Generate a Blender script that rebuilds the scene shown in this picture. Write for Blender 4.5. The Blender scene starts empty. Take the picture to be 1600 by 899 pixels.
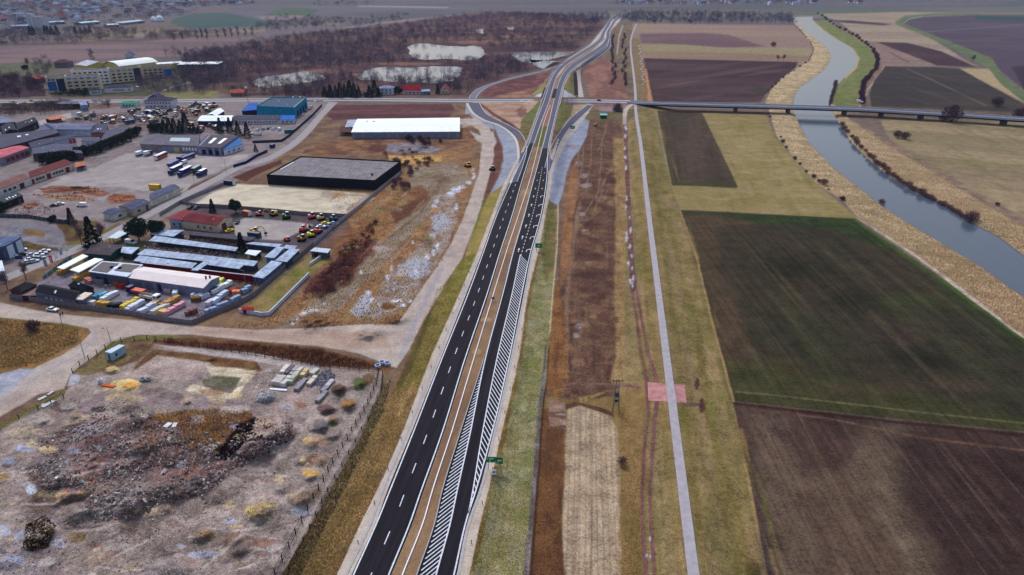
import bpy, math, random
import numpy as np
from mathutils import Vector, Matrix
random.seed(7); np.random.seed(7)
SC = bpy.context.scene
COL = SC.collection
# ---------------------------------------------------------------- camera geometry
# F focal length and horizon row of the survey; every point below is a ground point surveyed from the
# photograph and turned into metres with G()
F = 1100.0; CX = 800.0; CY = 449.5; CAMH = 118.0; YH = -60.0
PITCH = math.atan((CY - YH) / F); SP, CP = math.sin(PITCH), math.cos(PITCH)
def G(u, v, z=0.0):
    a = (u - CX) / F; b = (v - CY) / F
    t = (CAMH - z) / (SP + b * CP)
    return (a * t, (CP - b * SP) * t, z)
def GV(u, v, z=0.0): return Vector(G(u, v, z))
def Garr(u, v, z):
    a = (u - CX) / F; b = (v - CY) / F
    t = (CAMH - z) / (SP + b * CP)
    return a * t, (CP - b * SP) * t, z + 0 * t
def hpm(v): return (v - YH) * CP / CAMH          # photo pixels per metre across at row v
def lin(c):
    c = np.asarray(c, float) / 255.0
    g = c.mean(-1, keepdims=True)
    c = g + (c - g) * .97
    c = np.clip(((c - .5) * 1.16 + .462) * np.array([.945, .99, 1.03]), .012, .96)
    return np.where(c <= 0.04045, c / 12.92, ((c + 0.055) / 1.055) ** 2.4)
# ---------------------------------------------------------------- noise
def _hash(ix, iy, s):
    ix = ix.astype(np.int64); iy = iy.astype(np.int64)
    n = (ix * 374761393 + iy * 668265263 + s * 974634777) & 0xffffffff
    n = ((n ^ (n >> 13)) * 1274126177) & 0xffffffff
    n = n ^ (n >> 16)
    return (n & 0xffffff) / float(0xffffff)
def vnoise(x, y, s=0):
    ix = np.floor(x); iy = np.floor(y); fx = x - ix; fy = y - iy
    fx = fx * fx * (3 - 2 * fx); fy = fy * fy * (3 - 2 * fy)
    a = _hash(ix, iy, s); b = _hash(ix + 1, iy, s); c = _hash(ix, iy + 1, s); d = _hash(ix + 1, iy + 1, s)
    return (a * (1 - fx) + b * fx) * (1 - fy) + (c * (1 - fx) + d * fx) * fy
def fbm(x, y, sc, octv=3, s=0):
    t = 0; w = 0; amp = 1.0
    for o in range(octv):
        t = t + amp * vnoise(x / sc + 17.3 * o, y / sc - 9.1 * o, s + o * 31); w += amp; amp *= 0.55; sc *= 0.48
    return t / w
def sstep(a, b, x):
    t = np.clip((x - a) / (b - a), 0, 1); return t * t * (3 - 2 * t)
# ---------------------------------------------------------------- polygon / polyline distance in survey pixels
def poly_sd(poly, u, v):
    """signed distance, negative inside"""
    P = np.asarray(poly, float); n = len(P)
    d2 = np.full(u.shape, 1e18); ins = np.zeros(u.shape, bool)
    for i in range(n):
        x1, y1 = P[i]; x2, y2 = P[(i + 1) % n]
        dx, dy = x2 - x1, y2 - y1
        L = dx * dx + dy * dy + 1e-9
        t = np.clip(((u - x1) * dx + (v - y1) * dy) / L, 0, 1)
        d2 = np.minimum(d2, (u - x1 - t * dx) ** 2 + (v - y1 - t * dy) ** 2)
        if y1 != y2:
            c = ((y1 > v) != (y2 > v)) & (u < (x2 - x1) * (v - y1) / (y2 - y1) + x1)
            ins ^= c
    d = np.sqrt(d2)
    return np.where(ins, -d, d)
def line_d(pts, u, v):
    """distance to polyline and interpolated attribute (third component of the points)"""
    P = np.asarray(pts, float)
    best = np.full(u.shape, 1e18); w = np.zeros(u.shape)
    for i in range(len(P) - 1):
        x1, y1, w1 = P[i]; x2, y2, w2 = P[i + 1]
        dx, dy = x2 - x1, y2 - y1; L = dx * dx + dy * dy + 1e-9
        t = np.clip(((u - x1) * dx + (v - y1) * dy) / L, 0, 1)
        d = (u - x1 - t * dx) ** 2 + (v - y1 - t * dy) ** 2
        m = d < best
        best = np.where(m, d, best); w = np.where(m, w1 + t * (w2 - w1), w)
    return np.sqrt(best), w
# ---------------------------------------------------------------- highway survey table
# v : sandL asphL L1 L2 asphLR | medline | asphRL R1(solid) laneR(hatch left) R2 asphR sandR
HW = [
 (1300,342,388,392,450,455,490,540,572,572,600,606,626),
 (899, 526,549,552,607,611,629,652,681,709,709,713,733),
 (802, 571,593,595,646,650,666,684,707,732,732,735,754),
 (787, 579,598,601,651,655,670,687,710,735,737,741,758),
 (675, 629,643,646,691,694,706,720,735,754,769,771,784),
 (562, 672,688,690,726,729,740,756,758,776,795,797,810),
 (450, 722,732,735,764,767,774,786,788,802,817,820,827),
 (398, 744,752,754,780,782,790,800,801,813,828,830,840),
 (337, 768,774,776,800,802,810,818,819,828,845,847,852),
 (281, 790,798,800.5,816,818,828,833,834,841,854,856,862),
 (225, 821,824,826,834,835.5,842,848,849,853,857.5,859,861),
 (190, 834,836.5,838,846,847,850.6,857,858,862,865.6,867,868),
 (155, 847,849,851,859,860,863,865,866,870,874,875.5,876.5),
 (130, 856,857.5,859,866,867,869.5,872,873,877,880.5,882,883),
 (115, 862,864,866,872.5,873.5,876,879,880,884,888,890,891),
 (100, 874,877,879,887,888,890,893,894,899,904,906,907),
 (90,  890,893,895,902,903,905.5,909,910,915,920,922,923.5),
 (80,  906,909,911,918,919,922,925,926,931,935,937,938.5),
 (70,  922,925.5,927,933,934,936.5,939,940,944,947.5,949,950),
 (62,  932,935,936.3,941,941.8,943.5,945.5,946,949,951.5,952.5,953.5),
 (50,  938.5,941,942,946,946.5,947,948,948.4,950,952.5,953.3,954),
 (40,  944.5,947,948,952,952.5,953,954,954.5,956,957.5,958.5,959.5),
 (32,  950,952,953,956.5,957,958,959,959.5,961,963,964,965),
 (25,  958.5,961,962,966.5,967,968,969,969.5,972,974.5,975.5,977),
]
HWA = np.array(HW[::-1], float)
HKEY = dict(sandL=1, asphL=2, L1=3, L2=4, asphLR=5, med=6, asphRL=7, R1=8, lane=9, R2=10, asphR=11, sandR=12)
_vs = HWA[:, 0]
def _pchip(x, X, Y):
    # monotone-ish cubic Hermite for smooth road edges
    h = np.diff(X); d = np.diff(Y) / h
    m = np.zeros_like(Y); m[0] = d[0]; m[-1] = d[-1]
    m[1:-1] = (d[:-1] * h[1:] + d[1:] * h[:-1]) / (h[1:] + h[:-1])
    i = np.clip(np.searchsorted(X, x) - 1, 0, len(X) - 2)
    t = (x - X[i]) / h[i]
    return ((2*t**3-3*t**2+1)*Y[i] + (t**3-2*t**2+t)*h[i]*m[i] + (-2*t**3+3*t**2)*Y[i+1] + (t**3-t**2)*h[i]*m[i+1])
def hwx(key, v):
    v = np.asarray(v, float)
    return _pchip(np.clip(v, 25, 1300), _vs, HWA[:, HKEY[key]])
def hw_z(v):
    v = np.asarray(v, float)
    up = 1.0 + 6.0 * (1 - sstep(185, 330, v))
    dn = sstep(58, 128, v)
    return np.where(v > 128, up, 7.0 * dn)
# levee path survey (centre)
PATH = [(995,37),(989,50),(986,60),(985.5,80),(988,100),(990.5,120),(993,150),(993,165),(1001,225),(1014,337),(1028,450),(1056,675),(1084,899),(1134,1300)]
_pv = np.array([p[1] for p in PATH], float); _pu = np.array([p[0] for p in PATH], float)
def path_u(v): return _pchip(np.clip(v, 37, 1300), _pv, _pu)
RIVER_L = [(1241,27),(1241,36),(1250,40),(1260,50),(1275,62),(1292,75),(1299,87),(1296,100),(1285,112),(1267,125),(1252,135),(1245,145),(1240,155),(1240,165),(1241,175),(1248,192),(1256,207),(1266,225),(1300,260),(1340,292),(1375,320),(1412,345),(1450,367),(1487,390),(1525,412),(1572,446),(1640,490),(1800,600),(2140,830)]
RIVER_R = [(1280,23),(1269,26),(1270,32),(1285,47),(1307,62),(1330,75),(1340,90),(1336,105),(1320,120),(1307,135),(1300,150),(1297,162),(1300,175),(1312,195),(1332,225),(1375,265),(1412,290),(1450,310),(1487,327),(1525,352),(1560,370),(1600,400),(1700,458),(2140,680)]
RIVER = RIVER_L + RIVER_R[::-1]
HEAPS = [(-300,700),(60,690),(140,640),(250,650),(330,655),(455,650),(500,640),(520,700),(480,790),(440,899),(300,1200),(-400,1200)]
RUB1 = [(60,700),(130,650),(240,655),(330,690),(345,718),(400,690),(455,655),(462,680),(380,725),(330,765),(230,800),(150,818),(130,785),(65,770),(40,735)]
MOUNDS = [ # u, v, radius m, height m : single piles of rubble and earth
 (403,690,7,3.2),(350,700,6,2.5),(440,672,5,2.5),(90,745,6,2.0),(60,835,5,2.4),(120,800,5,2.0),(180,780,7,2.4),(260,760,7,2.0),(320,740,6,1.8),
 (100,775,3,1.6),(128,770,3,1.4),(315,835,3.2,1.8),(205,790,4,1.8),(250,800,4,1.0),(410,785,4.5,1.8),(440,760,4,1.4),(170,830,5,1.4),(400,800,4,1.4),
 (530,607,3.5,2.0),(512,640,3.5,2.0),(500,665,4,2.2),(545,632,3.5,1.8),(520,655,3,1.6),(560,600,4,1.6),(490,690,4,1.6),(520,680,3,1.3),(485,742,3,1.1),(470,720,2.5,1.0),
 (490,500,11,2.2),(620,498,6,1.5),(575,520,7,2.0),(415,620,3.5,1.6),(203,603,4,1.0),(175,578,3,1.0),(690,345,0.1,0),
 (330,560,3,.8),(455,600,0.1,0),(60,720,5,1.3),(215,655,4,1.4),(215,700,6,1.6),(150,715,6,1.6)]
LLC = [(0,690),(110,625),(240,600),(420,600),(520,640),(540,700),(470,820),(420,899),(0,899)]
_r = random.Random(44); PILES = []
def _in(p, u, v):
    c = False
    for i in range(len(p)):
        (a, b), (d, e) = p[i], p[i - 1]
        if (b > v) != (e > v) and u < (d - a) * (v - b) / (e - b) + a: c = not c
    return c
while len(PILES) < 42:
    u_, v_ = _r.uniform(0, 540), _r.uniform(605, 899)
    if _in(LLC, u_, v_): PILES.append((u_, v_, _r.uniform(1.5, 4.5), _r.uniform(.3, 1.1), _r.choice([(176,156,134),(132,116,108),(156,130,110),(120,104,98),(186,172,162),(142,114,98),(150,140,138)])))
MOUNDS += [q[:4] for q in PILES]
_M = []
for (mu, mv, mr, mh) in MOUNDS:
    X0, Y0, _ = G(mu, mv); _M.append((X0, Y0, mr, mh))
def relief(u, v):
    u = np.asarray(u, float); v = np.asarray(v, float)
    z = np.zeros(np.broadcast(u, v).shape)
    # levee carrying the cycle path
    du = (u - path_u(v)) / hpm(v)
    lev = 2.0 * np.exp(-(du / 8.0) ** 2) * sstep(170, 215, v)
    z = z + lev
    # highway embankment
    a = hwx('sandL', v); b = hwx('sandR', v)
    out = np.maximum(np.maximum(a - u, u - b), 0) / hpm(v)
    zh = hw_z(v)
    fac = 1 - sstep(0, 1, out / (zh * 2.2 + 2.0))
    fac = np.where(v > 56, fac, 0)
    z = np.maximum(z, (zh) * fac)
    # river bed
    m = (u > 1200) & (v < 900)
    if m.any():
        sd = poly_sd(RIVER, u[m], v[m]) if u.shape else float(poly_sd(RIVER, np.array([u]), np.array([v]))[0])
        rz = np.where(sd < 0, -1.0 + sd * 0.35, -1.0 * (1 - sstep(0, 7, sd)))
        rz = np.clip(rz, -2.2, 0)
        if u.shape: z[m] = z[m] + rz
        else: z = z + rz
    # heaps
    m = (u < 800) & (v > 430)
    if np.any(m):
        uu = u[m] if u.shape else np.array([float(u)]); vv = v[m] if u.shape else np.array([float(v)])
        X, Y, _ = Garr(uu, vv, 0.0)
        msk = 1 - sstep(-18, 6, poly_sd(HEAPS, uu, vv))
        hz = msk * (1.5 * fbm(X, Y, 11, 3, 5) ** 1.3 + 0.5 * (fbm(X, Y, 2.6, 3, 9) - .4))
        m1 = 1 - sstep(-10, 6, poly_sd(RUB1, uu, vv))
        hz = hz + m1 * (1.6 * fbm(X, Y, 5, 3, 15) - .1)
        for (x0, y0, r, h) in _M:
            d = np.hypot(X - x0, Y - y0) / r
            hz = hz + h * np.exp(-(d * 1.5) ** 2.4) * (0.8 + 0.4 * vnoise(X / 1.5, Y / 1.5, 3))
        corr = sstep(0, 25, np.minimum(hwx('sandL', vv) - uu, 60))
        hz = np.maximum(hz, 0) * corr
        if u.shape: z[m] = z[m] + hz
        else: z = z + float(hz[0])
    return z
def rz(u, v): return float(relief(np.array([u]), np.array([v]))[0])
def P(u, v, dz=0.0):
    """surveyed ground point, on the relief"""
    z = rz(u, v) + dz
    return GV(u, v, z)
# ---------------------------------------------------------------- materials
MATS = {}
def mat(name, rgb, rough=0.85, var=0.12, scale=0.6, metal=0.0, stripe=None, streak=None):
    """procedural: base colour with two octaves of dirt variation, optional ribs"""
    if name in MATS: return MATS[name]
    m = bpy.data.materials.new(name); m.use_nodes = True
    nt = m.node_tree; b = nt.nodes['Principled BSDF']
    c = lin(rgb)
    b.inputs['Roughness'].default_value = rough; b.inputs['Metallic'].default_value = metal
    b.inputs['Specular IOR Level'].default_value = 0.3 if rough < .7 else 0.08
    tc = nt.nodes.new('ShaderNodeNewGeometry')
    n1 = nt.nodes.new('ShaderNodeTexNoise'); n1.inputs['Scale'].default_value = scale; n1.inputs['Detail'].default_value = 6; n1.inputs['Roughness'].default_value = 0.65
    if streak is None: nt.links.new(tc.outputs['Position'], n1.inputs['Vector'])
    else:
        mp_ = nt.nodes.new('ShaderNodeMapping'); mp_.vector_type = 'TEXTURE'; mp_.inputs['Rotation'].default_value = (0, 0, streak); mp_.inputs['Scale'].default_value = (30, 1, 1)
        nt.links.new(tc.outputs['Position'], mp_.inputs['Vector']); nt.links.new(mp_.outputs[0], n1.inputs['Vector'])
    mr = nt.nodes.new('ShaderNodeMapRange'); mr.inputs[1].default_value = 0.3; mr.inputs[2].default_value = 0.7
    mr.inputs[3].default_value = 1 - var * 1.5; mr.inputs[4].default_value = 1 + var
    nt.links.new(n1.outputs['Fac'], mr.inputs[0])
    fac = mr.outputs[0]
    if stripe:
        w = nt.nodes.new('ShaderNodeTexWave'); w.inputs['Scale'].default_value = stripe[0]; w.inputs['Distortion'].default_value = 0.2
        w.bands_direction = stripe[2] if len(stripe) > 2 else 'X'
        nt.links.new(tc.outputs['Position'], w.inputs['Vector'])
        m2 = nt.nodes.new('ShaderNodeMapRange'); m2.inputs[3].default_value = 1 - stripe[1]; m2.inputs[4].default_value = 1.0
        nt.links.new(w.outputs['Fac'], m2.inputs[0])
        mu = nt.nodes.new('ShaderNodeMath'); mu.operation = 'MULTIPLY'
        nt.links.new(fac, mu.inputs[0]); nt.links.new(m2.outputs[0], mu.inputs[1]); fac = mu.outputs[0]
    mx = nt.nodes.new('ShaderNodeVectorMath'); mx.operation = 'SCALE'
    mx.inputs[0].default_value = (c[0], c[1], c[2])
    nt.links.new(fac, mx.inputs['Scale'])
    nt.links.new(mx.outputs[0], b.inputs['Base Color'])
    MATS[name] = m
    return m
def cmat(rgb, rough=0.8, var=0.12, **k):
    return mat('paint_%d_%d_%d_%d' % (rgb[0], rgb[1], rgb[2], int(rough * 100)) + ('_s' if k.get('stripe') else ''), rgb, rough, var, **k)
def attr_mat(name, grain=True, rough=0.95):
    m = bpy.data.materials.new(name); m.use_nodes = True
    nt = m.node_tree; b = nt.nodes['Principled BSDF']
    b.inputs['Roughness'].default_value = rough; b.inputs['Specular IOR Level'].default_value = 0.04
    at = nt.nodes.new('ShaderNodeAttribute'); at.attribute_name = 'Col'
    if not grain:
        nt.links.new(at.outputs['Color'], b.inputs['Base Color']); return m
    g = nt.nodes.new('ShaderNodeNewGeometry')
    ga = nt.nodes.new('ShaderNodeAttribute'); ga.attribute_name = 'grain'
    def noise(sc, det, r=0.7):
        n = nt.nodes.new('ShaderNodeTexNoise'); n.inputs['Scale'].default_value = sc; n.inputs['Detail'].default_value = det; n.inputs['Roughness'].default_value = r
        nt.links.new(g.outputs['Position'], n.inputs['Vector']); return n.outputs['Fac']
    def mth(op, a, b_):
        n = nt.nodes.new('ShaderNodeMath'); n.operation = op
        for i, x in enumerate((a, b_)):
            if isinstance(x, (int, float)): n.inputs[i].default_value = x
            else: nt.links.new(x, n.inputs[i])
        return n.outputs[0]
    s = mth('ADD', mth('ADD', mth('SUBTRACT', noise(1.1, 3, 0.9), 0.5), mth('SUBTRACT', noise(3.1, 2, 0.9), 0.5)), mth('MULTIPLY', mth('SUBTRACT', noise(0.14, 6, 0.8), 0.5), 1.1))
    f = mth('ADD', mth('MULTIPLY', mth("MULTIPLY", s, 7.5), ga.outputs['Fac']), 1.0)
    f = mth('MAXIMUM', f, 0.25)
    mx = nt.nodes.new('ShaderNodeVectorMath'); mx.operation = 'SCALE'
    nt.links.new(at.outputs['Color'], mx.inputs[0]); nt.links.new(f, mx.inputs['Scale'])
    nt.links.new(mx.outputs[0], b.inputs['Base Color'])
    bp = nt.nodes.new('ShaderNodeBump'); bp.inputs['Strength'].default_value = 0.5; bp.inputs['Distance'].default_value = 0.6
    nt.links.new(s, bp.inputs['Height']); nt.links.new(bp.outputs[0], b.inputs['Normal'])
    return m
# ---------------------------------------------------------------- object helpers
def setp(o, label=None, cat=None, group=None, kind=None):
    if label: o['label'] = label
    if cat: o['category'] = cat
    if group: o['group'] = group
    if kind: o['kind'] = kind
    return o
class MB:
    """collects shapes and links them as one mesh object"""
    def __init__(s): s.v = []; s.f = []; s.m = []
    def poly(s, pts, mi=0):
        i = len(s.v); s.v += [tuple(p) for p in pts]; s.f.append(tuple(range(i, i + len(pts)))); s.m.append(mi)
    def prism(s, base, top, mi=0, mtop=None, cap_bottom=False):
        n = len(base); i = len(s.v)
        s.v += [tuple(p) for p in base] + [tuple(p) for p in top]
        for k in range(n):
            k2 = (k + 1) % n; s.f.append((i + k, i + k2, i + n + k2, i + n + k)); s.m.append(mi)
        s.f.append(tuple(i + n + k for k in range(n))); s.m.append(mi if mtop is None else mtop)
        if cap_bottom: s.f.append(tuple(i + k for k in range(n - 1, -1, -1))); s.m.append(mi)
    def box(s, x0, x1, y0, y1, z0, z1, mi=0, tx=0, ty=0, ox=0):
        b = [(x0, y0, z0), (x1, y0, z0), (x1, y1, z0), (x0, y1, z0)]
        t = [(x0 + tx + ox, y0 + ty, z1), (x1 - tx + ox, y0 + ty, z1), (x1 - tx + ox, y1 - ty, z1), (x0 + tx + ox, y1 - ty, z1)]
        s.prism(b, t, mi, cap_bottom=True)
    def tube(s, a, b, r0, r1=None, n=6, mi=0):
        r1 = r0 if r1 is None else r1
        a = Vector(a); b = Vector(b); d = (b - a).normalized()
        up = Vector((0, 0, 1)) if abs(d.z) < 0.9 else Vector((1, 0, 0))
        x = d.cross(up).normalized(); y = d.cross(x)
        A = [a + r0 * (x * math.cos(t) + y * math.sin(t)) for t in [2 * math.pi * k / n for k in range(n)]]
        B = [b + r1 * (x * math.cos(t) + y * math.sin(t)) for t in [2 * math.pi * k / n for k in range(n)]]
        s.prism(A, B, mi, cap_bottom=True)
    def build(s, name, mats, parent=None, loc=None):
        me = bpy.data.meshes.new(name); me.from_pydata(s.v, [], s.f)
        if not isinstance(mats, (list, tuple)): mats = [mats]
        for m in mats: me.materials.append(m)
        me.polygons.foreach_set('material_index', s.m); me.update()
        o = bpy.data.objects.new(name, me); COL.objects.link(o)
        if parent: o.parent = parent
        if loc is not None: o.location = loc
        return o
def thing(name, label, cat, loc=(0, 0, 0), rot=0.0, group=None):
    o = bpy.data.objects.new(name, None); COL.objects.link(o)
    o.empty_display_size = 0.5
    o.location = loc; o.rotation_euler = (0, 0, rot)
    return setp(o, label, cat, group)
def dup(root, loc=None, rot=None, label=None, group=None, scale=None, swap=None):
    kids = [c for c in bpy.data.objects if c.parent == root]
    r = root.copy(); COL.objects.link(r)
    if loc is not None: r.location = loc
    if rot is not None: r.rotation_euler = (0, 0, rot)
    if scale is not None: r.scale = scale if hasattr(scale, '__len__') else (scale,) * 3
    if label: r['label'] = label
    if group: r['group'] = group
    for ch in kids:
        c = ch.copy(); COL.objects.link(c); c.parent = r
        for g in [k for k in bpy.data.objects if k.parent == ch]:
            d = g.copy(); COL.objects.link(d); d.parent = c
    return r
def np_mesh(name, V, Fc, C=None, mat_=None, grain=None, parent=None, nside=3):
    """mesh from numpy arrays; Fc (n,3) or (n,4); C per-vertex linear colours"""
    me = bpy.data.meshes.new(name)
    n, k = Fc.shape
    me.vertices.add(len(V)); me.vertices.foreach_set('co', np.asarray(V, np.float32).ravel())
    me.loops.add(n * k); me.loops.foreach_set('vertex_index', Fc.astype(np.int32).ravel())
    me.polygons.add(n); me.polygons.foreach_set('loop_start', np.arange(0, n * k, k, dtype=np.int32))
    try: me.polygons.foreach_set('loop_total', np.full(n, k, np.int32))
    except Exception: pass
    me.update(calc_edges=True)
    if C is not None:
        a = me.color_attributes.new('Col', 'FLOAT_COLOR', 'POINT')
        c4 = np.ones((len(V), 4), np.float32); c4[:, :3] = C
        a.data.foreach_set('color', c4.ravel())
    if grain is not None:
        a = me.attributes.new('grain', 'FLOAT', 'POINT'); a.data.foreach_set('value', np.asarray(grain, np.float32))
    if mat_: me.materials.append(mat_)
    o = bpy.data.objects.new(name, me); COL.objects.link(o)
    if parent: o.parent = parent
    return o
# ================================================================ THE GROUND
us = np.concatenate([np.arange(-620, -20, 9.0), np.arange(-20, 1620, 1.5), np.arange(1620, 2240, 9.0)])
vs = np.concatenate([np.array([-56, -54, -51, -47, -42, -36, -30, -24, -18, -12, -7]), np.arange(-4, 260, 1.0), np.arange(260, 905, 1.4), np.arange(905, 1320, 6.0)])
UU, VV = np.meshgrid(us, vs)
NR, NC = UU.shape
ZZ = relief(UU, VV)
X0, Y0, _ = Garr(UU, VV, 0.0)           # noise domain, metres
COLR = np.zeros((NR, NC, 3)); GR = np.full((NR, NC), 0.24)
def setcol(c): COLR[:] = lin(c)
FBM_CACHE = {}
def noise(sc, octv=3, s=0, ang=None, st=1.0, sl=None):
    X = X0 if sl is None else X0[sl]; Y = Y0 if sl is None else Y0[sl]
    if ang is not None:
        c, q = math.cos(ang), math.sin(ang)
        X, Y = (X * c + Y * q) / st, (-X * q + Y * c)
    return fbm(X, Y, sc, octv, s)
def win(poly, pad):
    Pq = np.asarray([p[:2] for p in poly], float)
    x0, y0 = Pq.min(0) - pad; x1, y1 = Pq.max(0) + pad
    i0, i1 = np.searchsorted(vs, [y0, y1]); j0, j1 = np.searchsorted(us, [x0, x1])
    return slice(max(i0 - 1, 0), min(i1 + 1, NR)), slice(max(j0 - 1, 0), min(j1 + 1, NC))
def gang(a, b):
    p, q = G(*a), G(*b); return math.atan2(q[1] - p[1], q[0] - p[0])
_seed = [100]
def blend(sl, mask, col, tex=None, grain=None):
    """col sRGB as seen; tex = list of (scale_m, amount, colour2, stretch, angle, lo, hi)"""
    base = np.broadcast_to(lin(col), mask.shape + (3,)).copy()
    for t in (tex or []):
        sc, amt, c2 = t[:3]; st = t[3] if len(t) > 3 else 1.0; ang = t[4] if len(t) > 4 else None
        lo = t[5] if len(t) > 5 else 0.4; hi = t[6] if len(t) > 6 else 0.62
        _seed[0] += 7
        n = noise(sc, 3, _seed[0], ang, st, sl)
        k = (sstep(lo, hi, n) * amt)[..., None]
        base = base * (1 - k) + lin(c2) * k
    k = mask[..., None]
    COLR[sl] = COLR[sl] * (1 - k) + base * k
    if grain is not None: GR[sl] = GR[sl] * (1 - mask) + grain * mask
def paint(poly, col, tex=None, feather=1.2, warp=0.0, wsc=8.0, grain=None, amt=1.0):
    sl = win(poly, feather + warp + 2)
    u, v = UU[sl], VV[sl]
    if u.size == 0: return
    if warp:
        _seed[0] += 3
        u = u + (noise(wsc, 3, _seed[0], sl=sl) - .5) * 2 * warp; v = v + (noise(wsc, 3, _seed[0] + 50, sl=sl) - .5) * 1.2 * warp
    m = (1 - sstep(-feather, feather, poly_sd(poly, u, v))) * amt
    blend(sl, m, col, tex, grain)
def stroke(pts, col, tex=None, feather=0.8, warp=0.0, wsc=8.0, grain=None, amt=1.0):
    """pts (u, v, half width px)"""
    mw = max(p[2] for p in pts)
    sl = win(pts, feather + warp + mw + 2)
    u, v = UU[sl], VV[sl]
    if u.size == 0: return
    if warp:
        _seed[0] += 3
        u = u + (noise(wsc, 3, _seed[0], sl=sl) - .5) * 2 * warp; v = v + (noise(wsc, 3, _seed[0] + 50, sl=sl) - .5) * warp
    d, w = line_d(pts, u, v)
    m = (1 - sstep(-feather, feather, d - w)) * amt
    blend(sl, m, col, tex, grain)
def blob(u, v, ru, rv, col, tex=None, amt=1.0, warp=3, grain=None):
    paint([(u + ru * math.cos(t), v + rv * math.sin(t)) for t in np.linspace(0, 6.28, 14)[:-1]], col, tex, feather=min(ru, rv) * .22 + .4, warp=warp + min(ru, rv) * .3, wsc=2.5, grain=grain, amt=amt)
def rows(poly, col, width_m, ang, amt=0.5, feather=2, duty=0.25, jitter=0.4, amtnoise=True):
    """straight furrows / wheel tracks inside a polygon, spacing in metres"""
    sl = win(poly, 3); u, v = UU[sl], VV[sl]
    X, Y = X0[sl], Y0[sl]
    q = (-X * math.sin(ang) + Y * math.cos(ang)) + jitter * (vnoise(X / 30, Y / 30, 77) - .5)
    ph = np.abs((q / width_m) % 1.0 - 0.5) * 2
    m = (1 - sstep(duty * .5, duty, ph)) * (1 - sstep(-feather, feather, poly_sd(poly, u, v))) * amt
    if amtnoise: m = m * (0.3 + 0.9 * fbm(X * math.cos(ang) + Y * math.sin(ang), q * 6, 40, 2, 31))
    blend(sl, np.clip(m, 0, 1), col)

# ---- base
setcol((126, 108, 98))
k = sstep(26, 4, VV)[..., None]; 
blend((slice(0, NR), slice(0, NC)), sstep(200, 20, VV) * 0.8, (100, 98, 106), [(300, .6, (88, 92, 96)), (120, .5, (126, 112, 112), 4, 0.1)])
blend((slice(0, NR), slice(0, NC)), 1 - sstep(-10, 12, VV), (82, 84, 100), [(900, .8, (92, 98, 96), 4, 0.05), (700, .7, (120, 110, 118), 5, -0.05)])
LOWL = [(-620,160),(500,160),(740,160),(1000,170),(960,1320),(-620,1320)]
blend((slice(0, NR), slice(0, NC)), sstep(158, 170, VV) * sstep(1010, 960, UU), (128, 104, 90), [(18, .6, (150, 122, 96)), (6, .5, (104, 80, 72))], .22)
# ---- far background fields
paint([(-620,72),(0,74),(200,66),(300,56),(400,50),(400,70),(300,86),(200,92),(0,102),(-620,108)], (126,104,108), [(60,.6,(142,118,114),6,.1),(30,.5,(104,92,98),6,.1)], 2, 2)
paint([(-620,100),(0,100),(70,96),(120,100),(60,118),(0,128),(-620,140)], (104,104,86), [(30,.6,(88,92,74))], 2, 2)
paint([(270,30),(300,22),(350,21),(420,33),(440,42),(370,44),(300,46),(265,42)], (78,96,94), [(60,.4,(92,104,96))], 1.5, 1)
paint([(360,12),(480,10),(640,12),(760,10),(720,20),(560,20),(420,30),(350,20)], (112,104,116), [(150,.6,(98,100,100),4,.1),(60,.4,(132,118,122),5,.1)], 1.5, 1)
paint([(410,24),(440,13),(475,12),(500,16),(480,26)], (92,104,88), None, 1, 1)
paint([(400,26),(475,24),(470,30),(410,31)], (140,124,124), None, 1, 1)
stroke([(480,48,1.5),(560,42,1.5),(600,36,2),(660,30,2),(720,24,1.5)], (142,126,124), None, 1, 1)
stroke([(560,10,1),(640,11,1.2),(700,12,1)], (150,140,146), None, 1)
paint([(330,44),(480,40),(540,42),(480,52),(400,60),(330,58)], (122,108,112), [(60,.5,(138,122,118),5,.1)], 2, 2)
paint([(130,42),(270,38),(300,46),(400,44),(400,56),(300,58),(200,66),(0,73),(0,66),(100,60)], (104,88,92), [(25,.7,(134,120,100),3,.1)], 2, 2)
for q in [(385,48,30,3),(520,38,20,1.5),(215,55,16,4),(240,48,12,2)]: blob(*q, (150,134,116), None, .7)
# ---- middle distance left: woods floor
WOODS = [(280,100),(330,78),(480,52),(600,40),(700,26),(760,18),(860,20),(940,30),(945,42),(925,60),(890,88),(855,106),(800,118),(745,140),(735,152),(500,152),(380,150),(330,142),(300,130)]
paint(WOODS, (92,70,76), [(40,.6,(120,92,88)),(14,.6,(74,58,68)),(60,.5,(134,108,92),4,.1,.52,.7)], 3, 5, 30, .2)
paint([(-620,115),(60,118),(72,150),(0,155),(-620,155)], (84,64,72), [(12,.6,(66,52,62))], 2, 3)
paint([(-620,166),(110,160),(118,178),(0,184),(-620,184)], (92,76,74), [(10,.6,(120,108,72)),(8,.5,(68,54,62))], 2, 2)
paint([(75,118),(275,104),(300,120),(290,150),(80,152)], (88,84,76), [(12,.6,(100,98,72)),(8,.5,(76,64,70))], 2, 2)
paint([(250,145),(340,143),(342,154),(250,154)], (140,132,92), [(12,.5,(120,112,80))], 1, 1)
for q in [(420,88,40,4),(500,112,34,3),(640,100,50,2.5),(750,66,40,3),(820,57,45,2),(560,118,20,3),(860,98,20,3)]: blob(*q, (148,116,98), [(20,.5,(120,90,84))], .8, 3)
paint([(760,150),(860,120),(830,152),(745,154)], (150,112,96), [(12,.7,(108,74,74)),(9,.5,(176,140,112),3,0)], 1.5, 2)
paint([(765,135),(800,124),(850,114),(862,108),(850,128),(840,136),(800,145),(770,150),(750,150)], (112,76,80), [(10,.7,(138,98,88)),(5,.4,(90,62,70))], 1.5, 2)
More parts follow.
